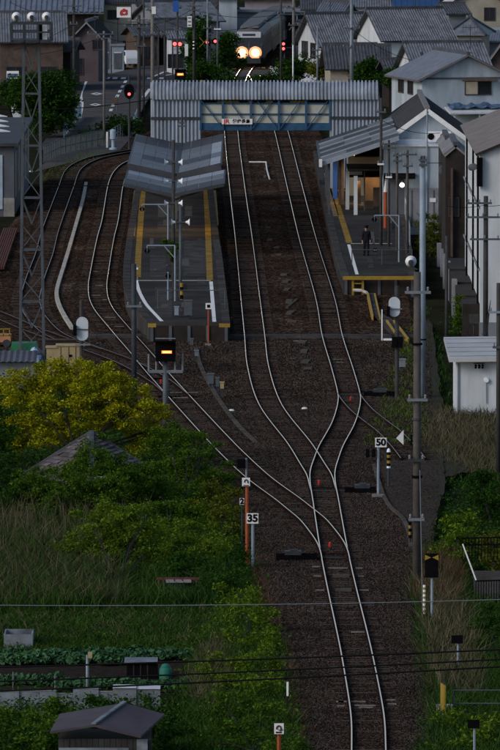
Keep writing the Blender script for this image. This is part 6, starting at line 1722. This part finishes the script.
# creepers over the house
vine = [(92,452,310.5,.45,.35),(90,464,309.6,.7,.4),(84,476,309,.9,.5),(105,472,309,.8,.45),(62,484,309,.9,.5),(40,490,309.5,1.0,.6),(20,498,309.5,1.0,.7),(72,496,307.5,1.1,.6),(125,480,309.5,.9,.5),(140,486,309.5,.9,.6),(100,498,307.5,.9,.5),(55,505,306.5,1.0,.5),(118,505,307.5,1.0,.5),(150,474,310.5,.7,.5),(97,440,311.8,.35,.25),(87,446,311,.35,.3),(94,456,310,.5,.35),(30,477,311,.5,.4),(50,474,310.5,.5,.35),(70,470,309.6,.5,.35),(120,466,310.3,.5,.35),(100,460,310,.6,.4),(135,472,310.3,.6,.4),(80,486,307.5,.9,.5),(110,488,307.5,.9,.5),(30,488,308,.9,.5)]
plant('creeper', 'dense green creepers climbing over the abandoned house', 'creeper', P(90,505), blobs_px(vine,.2), 'leaf_g', leaf=.10, dens=780, sub=34, spread=.13, trunk=False)
# shrubs between house and track
shr = [('tall leafy shrub between the abandoned house and the loop track', (185,510), [(165,440,322,.8,.6),(182,450,321,.9,.7),(200,462,319,.8,.7),(170,465,320,.9,.7),(190,478,318,1.0,.7),(213,482,317,.8,.7),(222,476,318,.5,.5),(150,462,321,.7,.6),(205,445,321,.55,.5),(178,432,323,.6,.5),(192,440,322,.6,.5)], 'leaf_g'),
 ('olive shrub beside the orange arrow post', (222,545), [(215,498,311,.7,.7),(230,505,309,.65,.6),(222,520,306,.7,.6),(205,512,308,.7,.6),(236,528,303,.5,.5)], 'leaf_o'),
 ('dark round shrub right of the creepers', (170,530), [(160,490,312,.9,.7),(180,500,311,1.0,.7),(168,512,309,1.0,.6),(195,515,309,.8,.6)], 'leaf_g'),
 ('bushy shrub below the right end of the creepers', (160,560), [(150,535,300,.9,.5),(172,540,299,.9,.6),(190,546,298,.9,.5),(165,555,296,.9,.5),(210,540,300,.8,.6),(208,556,296,.8,.6),(225,548,298,.7,.6),(180,530,301,.8,.6)], 'leaf_b'),
 ('spreading dark shrub behind the rusty bench', (200,592), [(195,570,291,.9,.5),(220,572,290,.9,.6),(235,560,292,.6,.6),(212,588,286,.8,.5),(180,572,291,.7,.4),(238,585,286,.6,.6)], 'leaf_d')]
for lab, b, bl, m_ in shr: plant('shrub', lab, 'shrub', P(*b), blobs_px(bl,.6), m_, leaf=.10, dens=620, sub=28, spread=.15, r0=.06)
plant('tree', 'small leafy tree with visible dark trunk in the tall grass', 'tree', P(121,592), blobs_px([(92,520,291,.8,.6),(118,510,291,1.0,.7),(142,520,291,.9,.65),(105,534,290,.9,.6),(135,538,290,.9,.6),(84,542,290,.8,.5),(152,546,290,.8,.6),(118,528,290,1.0,.7),(72,552,290,.6,.4),(100,558,288,.8,.5),(142,564,288,.8,.5),(160,562,288,.7,.5)],.6), 'leaf_b', leaf=.098, dens=560, sub=26, spread=.14, r0=.07)
# embankment bushes along the track
emb = [('bright green bush on the embankment below the 35 board', (250,640), [(238,592,284,.6,.5),(252,600,281,.6,.6),(245,618,277,.8,.6),(262,622,275,.6,.6),(232,612,279,.6,.5),(255,640,270,.8,.6),(238,640,271,.7,.5),(268,645,268,.5,.5)]),
 ('bright green bush on the embankment opposite the wires', (245,700), [(230,665,263,.8,.6),(252,665,262,.8,.7),(270,668,261,.5,.5),(240,685,257,.9,.6),(262,690,256,.7,.6),(218,680,259,.7,.5)]),
 ('leafy bush on the embankment beside the bottom arrow sign', (250,760), [(225,710,250,.8,.6),(248,712,249,.8,.6),(265,718,248,.6,.5),(235,735,243,.9,.6),(260,742,241,.7,.5),(285,745,240,.5,.45),(215,745,242,.7,.5),(270,760,236,.8,.5),(292,735,243,.3,.35)])]
for lab, b, bl in emb: plant('bush', lab, 'bush', P(*b), blobs_px(bl,.6), 'leaf_b' if 'bright' in lab else 'leaf_g', leaf=.098, dens=560, sub=28, spread=.15, r0=.05)
# bottom-left bushes before the white sheets
for lab, b, bl in (('leafy bush before the pale fence, left of the shed', (8,760), [(5,725,242,.9,.8),(20,727,242,.6,.6),(-8,744,240,.9,.8),(22,751,239,.7,.6),(30,734,242,.5,.6)]),
                   ('low dark bush hiding the foot of the pale fence', (25,760), [(14,735,241,.6,.5),(30,744,240,.7,.5),(45,751,239,.7,.5),(80,747,239,.6,.4)]),
                   ('slender bush in the middle of the pale fence', (62,752), [(52,715,243,.6,.5),(66,717,242,.6,.5),(60,731,241,.8,.6),(42,737,241,.7,.6),(76,734,241,.6,.6),(36,724,242,.5,.5)]),
                   ('round dark bush before the pale fence above the shed', (105,748), [(92,711,244,.5,.5),(105,707,245,.6,.5),(118,715,244,.6,.5),(100,724,243,.8,.5),(122,727,243,.6,.5),(82,721,243,.5,.5),(132,721,244,.5,.4)]),
                   ('dark bush between the shed roof and the embankment', (155,748), [(140,714,245,.5,.5),(152,724,243,.6,.6),(165,734,241,.7,.6),(178,744,239,.8,.6)])):
    plant('bush', lab, 'bush', P(*b), blobs_px(bl,.3), 'leaf_d' if 'dark' in lab else 'leaf_g', leaf=.115, dens=520, sub=26, spread=.15, r0=.05)
# right side bushes
for lab, b, bl, m_ in (('glossy dark bush at the right edge below the hut', (490,520), [(480,484,311,.5,.6),(492,488,310,.7,.7),(485,502,308,.7,.5),(500,505,308,.8,.7)], 'leaf_d'),
                   ('light green bush above the stair railing at the right edge', (460,565), [(452,525,296,.5,.4),(465,522,297,.6,.4),(455,540,293,.6,.5),(470,538,294,.6,.5),(446,550,291,.5,.4),(460,556,290,.5,.4)], 'leaf_b'),
                   ('clipped yellow green hedge behind the railing at the right edge', (496,575), [(492,540,292,.5,.6),(500,552,291,.6,.7),(494,565,289,.5,.5)], 'leaf_o'),
                   ('dark foliage hanging at the right edge above the lower sign', (496,660), [(494,628,275,.7,.8),(500,645,273,.7,.6)], 'leaf_d'),
                   ('yellow green bush behind the platform railing poles', (430,262), [(428,226,470,.7,.9),(434,238,469,.9,1.0),(426,250,467,.7,.7),(440,244,470,.6,.6)], 'leaf_o'),
                   ('green bush in front of the dark timber house', (468,338), [(466,308,408,.6,.7),(460,318,406,.6,.6),(472,316,406,.5,.6),(455,324,405,.5,.5)], 'leaf_g'),
                   ('low bushes along the lower right grass slope', (470,720), [(462,720,247,.7,.35),(480,735,244,.8,.4),(495,725,246,.7,.4),(455,745,241,.6,.3)], 'leaf_b')):
    plant('bush', lab, 'bush', P(*b), blobs_px(bl,.4), m_, leaf=.115, dens=520, sub=26, spread=.15, r0=.05)
# trees in the background
def far_tree(label, px, yb, bl, m_, leaf=.24, dens=240, sub=22):
    d = P(px,yb).y
    plant('tree', label, 'tree', P(px,yb), [B(x,y,d+rnd.uniform(-1,1),rx,rz) for x,y,rx,rz in bl], m_, leaf=leaf, dens=dens, sub=sub, spread=.3, r0=.14)
far_tree('dark tree left of the road pavement behind the tower', 40, 138, [(28,86,1.1,.9),(44,84,.8,1.0),(52,94,1.2,.9),(40,98,1.8,1.5),(58,108,1.3,1.1),(46,120,1.7,1.0),(26,100,1.3,1.3),(36,80,.5,.6)], 'leaf_d', dens=240)
far_tree('second dark tree left of the road, nearest the pavement', 60, 132, [(62,82,.9,1.0),(64,98,.9,1.1),(60,114,1.1,1.0)], 'leaf_d', dens=240)
far_tree('dark shrub tree below the blue roadside sign', 12, 125, [(6,95,.8,.8),(20,92,.8,.8),(24,104,.8,.7),(10,88,.6,.5)], 'leaf_d', dens=240)
far_tree('ivy covered green tree beside the level crossing pole', 200, 80, [(198,25,.8,1.1),(203,34,.8,1.0),(196,38,.8,.9),(190,50,.8,1.0),(193,64,.8,1.0),(204,52,.7,.8)], 'leaf_d')
for k,(lab, px, yb, bl) in enumerate((('shrub on the left bank beside the train front', 228, 78, [(224,44,.7,.7),(232,40,.7,.6),(226,56,1.0,.8),(236,62,.8,.6),(220,66,.8,.6)]),
        ('bushy shrub right of the train below the tiled house', 292, 86, [(286,68,1.0,.8),(298,64,1.0,.8),(304,72,1.2,.7),(290,76,1.0,.5)]),
        ('low green shrub above the middle of the footbridge roof', 318, 92, [(318,70,1.0,.8),(330,73,1.1,.7),(324,62,.7,.6),(340,77,1.0,.5)]),
        ('round green garden bush below the two tiled houses', 365, 100, [(360,72,1.1,.7),(370,68,1.0,.7),(377,76,.9,.6),(364,80,1.1,.5)]),
        ('low green garden bush right of the round bush', 392, 104, [(388,74,.8,.5),(394,80,.9,.5)]),
        ('dark shrub bank left of the footbridge roof', 215, 90, [(205,68,.9,.7),(214,74,1.1,.6),(198,72,.8,.6),(226,80,1.0,.4),(190,76,.8,.5)]),
        ('dark shrub bank right of the level crossing', 276, 88, [(270,78,1.0,.4),(282,80,1.1,.5),(262,80,.8,.35)]))):
    far_tree(lab, px, yb, bl, ('leaf_d','leaf_d','leaf_o','leaf_d','leaf_d','leaf_d','leaf_d')[k], leaf=.26, dens=200, sub=22)
far_tree('low bush on the bank between the road and the footbridge', 126, 136, [(112,126,.8,.4),(124,122,1.0,.5),(134,128,.8,.4),(118,131,.8,.3)], 'leaf_d', leaf=.24, dens=200)
hp = T('hanging_plant', P(173,262,PZ), 'trailing green plant on the island platform pole', 'plant')
d = P(173,305).y-.2
leaf_mesh('foliage', clumps([B(168,243,d,.28,.14),B(176,246,d,.2,.18),B(172,254,d,.22,.25)], 3000, 200, .07), .10, M['leaf_g'], hp)
MB().lathe((XA(173,d),d,ZA(262,d)), [(.14,0),(.2,.25)], 10).build('pot', M['rust'], hp); MB().tube((XA(173,d),d,PZ-.01),(XA(173,d),d,ZA(262,d)),.03).build('stand', M['steel_dark'], hp)

# grass: blades
def grass(name, label, poly, n, h, mt, lean=.35, w=.02, z=-.3, hj=.5, cat='grass'):
    poly = [(-75 if x <= -8 else 580 if x >= 508 else x, y) for x, y in poly]; n = int(n*(1+.18*any(x in (-75,580) for x, y in poly)))
    q = [P(x,y,0) for x,y in poly]
    pts = sample_world(q, n); k = len(pts)
    # gather in tufts
    tuft = pts[NR.randint(0,k,max(4,k//14))]
    sel = NR.randint(0,len(tuft),k); mixw = NR.rand(k,1) < .7
    pts = np.where(mixw, tuft[sel]+NR.normal(size=(k,2))*.16, pts)
    hh = h*NR.uniform(1-hj,1+hj,k)*(.75+.5*NR.rand(len(tuft))[sel])
    a = NR.uniform(0,6.28,k); ln = NR.normal(size=(k,2))*lean*hh[:,None]
    bx_ = np.stack([np.cos(a),np.sin(a)],1)*w
    zb = np.full(k, z)
    V = np.empty((k,5,3))
    V[:,0,:2] = pts-bx_; V[:,1,:2] = pts+bx_; V[:,2,:2] = pts+ln*.35+bx_*.7; V[:,3,:2] = pts+ln*.35-bx_*.7; V[:,4,:2] = pts+ln
    V[:,0,2] = zb; V[:,1,2] = zb; V[:,2,2] = zb+hh*.6; V[:,3,2] = zb+hh*.6; V[:,4,2] = zb+hh
    i0 = (np.arange(k)*5)[:,None]
    Fc = np.concatenate([i0+np.array([[0,1,2]]), i0+np.array([[0,2,3]]), i0+np.array([[3,2,4]])])
    o = np_mesh(name, V.reshape(-1,3), Fc, M[mt]); return stuff(o, label, cat)
grass('dry_grass', 'tall pale dead grass in front of the abandoned house', [(-8,605),(60,606),(128,604),(118,575),(100,560),(60,545),(-8,540)], 6500, .75, 'dry', .55)
grass('rough_grass', 'dark tufts mixed into the tall dead grass', [(-8,608),(60,608),(128,606),(122,575),(100,555),(60,540),(-8,535)], 12000, .7, 'grass_d', .5)
grass('dry_grass', 'thin reed-like grass below the creepers', [(-8,545),(60,548),(110,540),(150,520),(100,505),(40,512),(-8,515)], 2600, 1.0, 'dry', .3, w=.014)
grass('rough_grass', 'rough green grass around the abandoned house', [(-10,600),(150,605),(250,600),(245,560),(150,520),(60,520),(-10,525)], 22000, .6, 'grass_d', .5)
grass('meadow_grass', 'dark green meadow grass above the vegetable rows', [(-10,648),(130,650),(205,650),(235,620),(230,596),(120,600),(-10,598)], 22000, .26, 'grass_d', .6, w=.014)
grass('straw_patches', 'pale straw scattered through the meadow grass', [(-8,640),(120,636),(210,640),(228,606),(120,596),(-8,596)], 1800, .3, 'dry', .6)
grass('bank_grass', 'mixed brown and green grass on the lower embankment', [(165,770),(200,652),(235,600),(275,640),(288,700),(300,770)], 26000, .5, 'grass_d', .5)
grass('dry_bank_grass', 'dead brown grass along the edge of the ballast', [(262,760),(275,700),(266,650),(252,580),(250,540),(262,560),(282,630),(300,700),(312,760)], 9000, .34, 'dryred', .45)
grass('dry_bank_grass', 'brown weeds down the middle of the lower left slope', [(190,700),(200,655),(225,640),(232,690),(215,720)], 2600, .6, 'dry', .3)
grass('verge_grass', 'rough dry grass around the white hut', [(420,440),(440,410),(450,412),(510,414),(510,480),(470,472),(440,455)], 11000, .5, 'dry', .5)
grass('verge_grass', 'green weeds among the dry grass below the hut', [(415,450),(432,400),(425,330),(440,330),(452,410),(510,420),(510,500),(450,480)], 4000, .35, 'grass_d', .45)
grass('verge_grass', 'sparse weeds growing around the trap siding', [(360,445),(376,410),(400,350),(424,300),(424,400),(430,440),(400,445)], 3500, .16, 'grass', .6, z=-.02)
grass('slope_grass', 'mixed grass slope in the lower right corner', [(420,770),(428,700),(420,640),(412,585),(430,545),(450,560),(470,600),(510,610),(510,770)], 34000, .5, 'grass_d', .5)
grass('slope_grass', 'tall dry stalks on the right hand slope', [(432,690),(425,630),(420,590),(440,570),(465,605),(480,650),(478,700)], 3500, .8, 'dry', .4)
grass('slope_grass', 'reddish dead brush below the bow tie board', [(418,600),(425,560),(445,555),(462,580),(452,615)], 3500, .7, 'dryred', .3)
grass('verge_grass', 'weeds along the fence of the yard tracks', [(40,190),(50,166),(80,155),(104,150),(112,153),(80,163),(62,180)], 2500, .35, 'grass', .4)
grass('verge_grass', 'green strip on the road bank', [(52,152),(70,140),(84,128),(108,140),(100,147),(70,152)], 2500, .45, 'grass_d', .4)
# low undergrowth under and between the shrubs
def undergrowth(label, poly, n, h, mt, leaf=.14):
    poly = [(-75 if x <= -8 else 580 if x >= 508 else x, y) for x, y in poly]; n = int(n*(1+.18*any(x in (-75,580) for x, y in poly)))
    q = [P(x,y,0) for x,y in poly]; pts = sample_world(q, n); k = len(pts)
    tuft = pts[NR.randint(0,k,max(6,k//40))]; th = NR.uniform(.3,1.,len(tuft)); sel = NR.randint(0,len(tuft),k)
    xy = np.where(NR.rand(k,1) < .75, tuft[sel]+NR.normal(size=(k,2))*.28, pts)
    z = -.3+NR.rand(k)**.8*h*th[sel]
    return stuff(leaf_mesh('undergrowth', np.concatenate([xy, z[:,None]],1), leaf, M[mt], None, .5), label, 'undergrowth')
undergrowth('dark undergrowth around the abandoned house and shrubs', [(-12,560),(60,540),(120,560),(200,600),(250,590),(240,520),(222,492),(190,462),(150,432),(110,405),(60,388),(-12,370)], 42000, .95, 'leaf_d')
undergrowth('low leafy weeds mixed into the meadow grass', [(-10,650),(130,650),(205,652),(238,620),(232,592),(120,598),(-10,596)], 26000, .30, 'leaf_d', .09)
undergrowth('brighter green weeds in patches on the meadow', [(20,645),(110,646),(200,648),(225,610),(120,604),(30,606)], 7000, .30, 'leaf_g', .09)
undergrowth('green undergrowth on the lower embankment', [(165,775),(200,640),(235,590),(256,600),(276,650),(286,700),(296,775)], 34000, .6, 'leaf_g', .12)
undergrowth('dark undergrowth along the lower left fence', [(-12,775),(-12,694),(190,694),(180,775)], 16000, .9, 'leaf_d', .13)
undergrowth('dark undergrowth on the right hand slope', [(425,775),(432,700),(440,600),(425,540),(440,500),(446,480),(512,480),(512,775)], 34000, .5, 'leaf_d', .13)
undergrowth('weeds around the hut and the path', [(432,480),(440,410),(428,330),(446,300),(512,330),(512,480)], 6000, .4, 'leaf_d', .12)
# vegetable garden
struct(poly_sheet('garden_bed', [(-12,690),(200,692),(206,656),(190,643),(-12,643)], M['dirt'], -.28), 'dark dug soil of the vegetable garden')
for row,(py, xa, xb, nn, s, lab) in enumerate(((651,-6,196,58,.34,'leafy cabbage in the far garden row'),(656,-6,140,40,.32,'leafy cabbage in the second garden row'),(676,-6,60,18,.30,'young leafy plant in the near garden row, left part'),(680,60,196,36,.32,'young leafy plant in the near garden row, right part'))):
    me0 = None
    for i in range(nn):
        px = xa+(xb-xa)*(i+rnd.uniform(-.3,.3))/nn; c = P(px, py+rnd.uniform(-1.6,1.6))
        if me0 is None or i % 7 == 0:
            k = 80; d_ = NR.normal(size=(k,3)); d_ /= np.linalg.norm(d_,axis=1,keepdims=True); d_[:,2] = np.abs(d_[:,2])*.8
            o = leaf_mesh('cabbage', d_*s*NR.uniform(.5,1,(k,1))+np.array([[c.x,c.y,-.26]]), .15, M['leaf_k'], None, .3, .75)
            o.location = (c.x,c.y,-.26); 
            V_ = np.empty(len(o.data.vertices)*3, np.float32)
            me0 = o.data
            V_ = ((d_*0)).ravel()
        else:
            o = bpy.data.objects.new('cabbage', me0); COL.objects.link(o); o.location = (c.x,c.y,-.26); o.rotation_euler = (0,0,rnd.uniform(0,6.28)); sc_ = rnd.uniform(.75,1.2); o.scale = (sc_,sc_,sc_)
        tag(o, lab, 'cabbage', lab.replace('leafy cabbage','cabbages').replace('young leafy plant','plants'))
# white tub
p = P(17.5,642); g = T('white_tub', p, 'white rectangular tub lying open on the meadow', 'tub'); d = p.y
x0,x1 = XA(2.5,d),XA(31.5,d); zz = ZA(634.5,d)
MB().box(x0,x1,d,d+.05,-.3,zz).build('front', M['sheet'], g)
for a in (x0, x1-.05): MB().box(a,a+.05,d+.05,d+1.6,-.3,zz).build('side', M['sheet'], g)
MB().box(x0,x1,d+1.6,d+1.65,-.3,zz).build('back', M['sheet'], g); MB().box(x0+.05,x1-.05,d+.05,d+1.6,-.28,-.2).build('bottom', M['concrete_dark'], g)
# bench / sheet roof in shrubs
p = P(178,592); d = p.y; g = T('garden_bench', p, 'low rusty roofed rack half hidden by the shrubs', 'rack')
for k in range(3): MB().obox((XA(170+k*8,d),d-.15+.02*k,ZA(580,d)), (.34,1.0,.06), .05).build('board', M['w_pink'], g)
for px in (158,163,190,196): MB().beam((XA(px,d),d,-.3),(XA(px,d),d,ZA(580,d)),.06).build('leg', M['w_brown'], g)
MB().beam((XA(156,d),d,ZA(578.6,d)),(XA(199,d),d,ZA(578.6,d)),.10,.08).build('top_rail', M['rustred'], g); MB().box(XA(164,d),XA(190,d),d+.1,d+.14,ZA(592,d),ZA(584,d)).build('panel', M['steel'], g)
# black cold frame with white lid
p = P(141,671); d = p.y; g = T('cold_frame', p, 'black garden frame with a pale lid in the vegetable garden', 'cold frame')
MB().box(XA(126,d),XA(157,d),d,d+1.0,-.3,ZA(663.5,d)).build('box', M['black'], g); MB().box(XA(123.5,d),XA(157,d),d-.1,d+1.2,ZA(663.3,d)+.003,ZA(661.5,d)).build('lid', M['sheet'], g)
for x in (133,140,147): MB().box(XA(x,d)-.02,XA(x,d)+.02,d-.02,d-.003,-.3,ZA(664,d)).build('batten', M['w_dark'], g)
p = P(165.5,676); g = T('compost_bin', p, 'rounded green plastic bin at the end of the garden', 'bin'); d = p.y
MB().lathe((p.x,d,-.3), [(.20,0),(.22,.3),(.21,.52),(.15,.62)], 14).build('body', M['tank'], g, smooth=True); MB().lathe((p.x,d,.325), [(.16,0),(.1,.08),(.03,.1)], 14).build('lid', M['tank'], g)
pole('short grey post with pale top in the vegetable garden', 87.3, 694, 655, .055, 'galv', (), .9, name='post', cat='post', extra=lambda root,b,d: MB().box(b.x+.02,b.x+.16,d-.05,d+.05,ZA(658,d),ZA(652,d)).build('end_cap', M['tan'], root))
for px, yb, yt, lab in ((13,694,672,'thin garden stake at the left end of the near row'),(55,694,674,'thin garden stake in the middle of the near row')):
    p = P(px,yb); tag(MB().tube((p.x,p.y,-.3),(p.x,p.y,ZA(yt,p.y)),.018,n=6).tube((p.x-.06,p.y,ZA(yt,p.y)-.1),(p.x+.06,p.y,ZA(yt,p.y)-.1),.012,n=5).build('garden_stake', M['galv'], None), lab, 'stake')
# pale sheet fence
g = T('sheet_fence', P(75,708), 'pale weathered sheet fence and cold store behind the shed', 'fence')
segs = [(-6,18,692,735),(18,38,691.4,733),(38,56,691,733),(56,72,694,735),(72,98,689,733),(98,115,692,733),(112,136,688,725),(136,160,689,720)]
d = P(75,706).y
for i,(a,b_,t,bt) in enumerate(segs):
    dd = d+(.06 if i % 2 else 0)
    MB().box(XA(a,dd),XA(b_,dd)-.01,dd,dd+.05,-.3,ZA(t,dd)).build('sheet', M['sheet'], g)
    if i > 5: MB().box(XA(a,dd),XA(b_,dd)-.01,dd-.05,dd+.7,ZA(t,dd)+.003,ZA(t-.9,dd)).build('top_edge', M['w_white'], g)
    else: MB().box(XA(a,dd),XA(b_,dd)-.01,dd-.02,dd+.07,ZA(t,dd)+.003,ZA(t,dd)+.03).build('top_edge', M['w_grey'], g)
# shed
ds_ = P(105,772).y; g = T('garden_shed', P(105,772), 'small plank shed with plum coloured sheet roof at the bottom edge', 'shed')
sx0,sx1 = XA(57,ds_),XA(150,ds_); zr_ = ZA(719,ds_+1.5)
zl2, zr2 = ZA(733,ds_), ZA(737,ds_)
apx = XA(100,ds_)
n_ = 16
for i in range(n_):
    a,b_ = sx0+(sx1-sx0)*i/n_, sx0+(sx1-sx0)*(i+1)/n_-.012
    if .4 < i/n_ < .55: pass
    MB().box(a,b_,ds_+rnd.uniform(-.01,.01),ds_+.04,-.3,min(zl2,zr2)-.06).build('plank', M['plank'], g)
MB().box(sx0,sx1,ds_+.06,ds_+2.6,-.3,min(zl2,zr2)-.08).build('wall', M['w_dark'], g)
MB().box(XA(136,ds_),XA(147,ds_),ds_-.08,ds_-.03,-.3,ZA(739,ds_)).build('white_panel', M['sheet'], g)
def slab(pts, t, mt, nm): return MB().add(pts+[Vector(p)-Vector((0,0,t)) for p in pts], [(0,1,2,3),(7,6,5,4),(0,4,5,1),(1,5,6,2),(2,6,7,3),(3,7,4,0)]).build(nm, M[mt], g)
A0,A1 = Vector((XA(49,ds_),ds_-.3,ZA(731.5,ds_-.3))),Vector((XA(56,ds_),ds_+3.0,ZA(731.5,ds_-.3)+.12)); R0,R1 = Vector((XA(93,ds_),ds_-.3,ZA(724.5,ds_-.3))),Vector((XA(122,ds_),ds_+3.0,ZA(724.5,ds_-.3)+.25)); E0,E1 = Vector((XA(140,ds_),ds_-.3,ZA(736,ds_-.3))),Vector((XA(163,ds_),ds_+3.0,ZA(736,ds_-.3)+.25))
slab([A0,R0,R1,A1],.07,'shedroof','roof_sheet'); slab([R0+Vector((.004,0,0)),E0,E1,R1+Vector((.004,0,0))],.07,'shedroof','roof_sheet')
MB().beam(R0+Vector((0,0,.03)),R1+Vector((0,0,.03)),.14,.05).build('ridge_strip', M['sheet'], g)
MB().box(XA(58,ds_),XA(128,ds_),ds_-.6,ds_-.5,ZA(749,ds_),ZA(745.5,ds_)).build('front_rail', M['sheet'], g)
# stairs with black railing at right
g = T('stair_railing', P(466,580), 'black railing and pale handrail of steps at the right edge', 'railing'); d = P(470,606).y
for (x0,y0,x1,y1,m_) in ((463.5,544,477,580,'lampwhite'),(464,544,512,543,'black'),(477,581,512,580,'black'),(477,604,512,603,'black'),(464,551,512,550,'black')):
    MB().beam((XA(x0,d),d+(2 if y0 < 560 else 0)*(1 if m_ == 'black' else 0),ZA(y0,d)),(XA(x1,d),d+(2 if y0 < 560 else 0)*(1 if m_ == 'black' else 0),ZA(y1,d)),.05).build('rail', M[m_], g)
for k in range(14): MB().beam((XA(477+k*2.6,d),d,ZA(604,d)),(XA(477+k*2.6,d),d,ZA(581,d)),.03).build('baluster', M['black'], g)
for k in range(14): MB().beam((XA(465+k*3.2,d),d+2,ZA(566,d)),(XA(465+k*3.2,d),d+2,ZA(544,d)),.03).build('baluster', M['black'], g)
MB().box(XA(475,d),XA(516,d),d+.1,d+2.4,-.35,ZA(605,d)).build('landing_wall', M['w_slate'], g)
for k in range(5): MB().box(XA(478,d),XA(512,d),d+2.4+k*.35,d+2.75+k*.35,-.35,ZA(605,d)+.16*(k+1)).build('step', M['concrete_dark'], g)

# walls and blocks right of the platform
g = T('block_fence', P(440,302), 'row of pale concrete blocks below the dark timber houses', 'fence')
for px0,px1,yb,yt in ((437.5,443.5,262,244),(441,445.5,272,250),(443.5,447.5,284,255),(449,453,296,270),(452.5,457.5,312,280),(446,451,290,262)):
    d = P(440,yb).y; MB().box(XA(px0,d),XA(px1,d),d,d+1.2,-.3,ZA(yt,d)).build('block', M['w_grey'], g)
g = T('dark_bank', P(446,330), 'dark stepped retaining wall under the timber houses', 'retaining wall')
for k in range(7):
    p = P(447+k*2.6, 290+k*7); MB().box(p.x,p.x+1.2,p.y,p.y+5,-.3,1.5+.1*(k%2)).build('wall_segment', M['w_dark'], g)
p = P(476,338); tag(MB().box(p.x-.35,p.x+.15,p.y,p.y+.3,.75,1.25).tube((p.x-.1,p.y+.1,-.3),(p.x-.1,p.y+.1,.75),.05).build('meter_box', M['concrete_dark'], None), 'small grey meter box on a post behind the hut', 'box')
struct(poly_sheet('path', [(404,470),(418,425),(424,380),(420,320),(430,320),(440,380),(446,440),(470,470),(440,480)], M['gravel'], -.02, None, 2.0), 'worn grey path beside the hut')

# ---------------------------------------------------------------- wires
def wire(label, pts, d, r=.03, mt='wire', sag=0.):
    """pts: photo points; strung across at distance d"""
    (x0,y0),(x1,y1) = pts
    a = Vector((XA(x0,d),d,ZA(y0,d))); b = Vector((XA(x1,d),d,ZA(y1,d))); q = []
    for i in range(25):
        t = i/24; p = a.lerp(b,t); p.z -= sag*4*t*(1-t); q.append(p)
    o = MB().path(q, r, 5).build('overhead_wire', M[mt], None)
    return tag(o, label, 'wire')
wire('black overhead wire across the bottom, highest of three', [(-80,669),(580,646)], 225, .028, sag=.06)
wire('black overhead wire across the bottom, middle of three', [(-80,684),(580,655)], 224, .026, sag=.06)
wire('black overhead wire across the bottom, lowest of three', [(-80,694),(580,662)], 223, .028, sag=.06)
wire('faint grey wire across the meadow and tracks', [(-80,604.5),(580,597)], 230, .013, 'wire_g', sag=.12)
wire('black wire from the tower across the road to the footbridge', [(-20,108),(152,99)], 500, .03, sag=.35)
wire('thin dark wire across the yard tracks behind the tower', [(38,186),(126,185.5)], 470, .035)
wire('thin wire from the tower head to the street pole', [(40,54),(104,36)], 600, .018, sag=.2)
wire('second thin wire from the tower head to the house', [(15,50),(74,24)], 600, .018, sag=.2)
wire('thin wire between the crossarms in front of the white building', [(447,206),(485,205)], 385, .015, sag=.1)
wire('thin wire leaving the crossarm pole to the right edge', [(485,206),(520,200)], 385, .015, sag=.1)
wire('thin wire across the white building wall', [(424,163),(449,163)], 470, .02)
wire('thin wire from the station pole to the white gable', [(381,120),(440,133)], 470, .018, sag=.3)
for k,(x,lab) in enumerate(((477,'left'),(480.5,'middle'),(483.5,'right'))):
    a = Vector((XA(491,398),398,ZA(300,398))); b = Vector((XA(x,dh),dh-.28,ZA(366,dh))); m_ = a.lerp(b,.5)-Vector((0,0,.2))
    tag(MB().path([a,a.lerp(m_,.5)-Vector((0,0,.05)),m_,m_.lerp(b,.5)-Vector((0,0,.03)),b],.016,5).build('service_wire', M['wire'], None), 'thin service wire dropping to the hut, %s of three' % lab, 'wire')

for k,(x0,y0,x1,y1,dd) in enumerate(((74,8,139,24,690),(104,36,152,36,640),(139,24,194,8,690),(152,12,207,30,690),(194,10,281,14,720),(207,30,281,16,720),(281,14,351,30,700),(293,10,351,28,700),(351,28,421,62,640),(74,14,10,2,700))):
    wire('thin background wire between utility poles, span %s' % ('first','second','third','fourth','fifth','sixth','seventh','eighth','ninth','tenth')[k]+' from the left', [(x0,y0),(x1,y1)], dd, .022, sag=.5)
for k,(px,py,dd,lab) in enumerate(((330,14,700,'television antenna on the tiled roof right of the train'),(415,10,688,'television antenna on the large tiled roof'),(185,6,770,'television antenna on the grey roof left of the crossing'),(95,24,690,'television antenna above the plum brown house'),(470,44,640,'television antenna behind the white house'))):
    b = Vector((XA(px,dd),dd,ZA(py,dd)-.4)); g = T('antenna', b, lab, 'antenna')
    MB().tube(b,b+Vector((0,0,2.0)),.03,n=6).build('mast', M['steel_dark'], g)
    MB().tube(b+Vector((-.7,0,1.8)),b+Vector((.7,0,1.8)),.02,n=5).build('boom', M['steel_dark'], g)
    for q in range(6): MB().tube(b+Vector((-.6+q*.24,-.1,1.55)),b+Vector((-.6+q*.24,.1,2.05)),.012,n=4).build('element', M['steel_dark'], g)
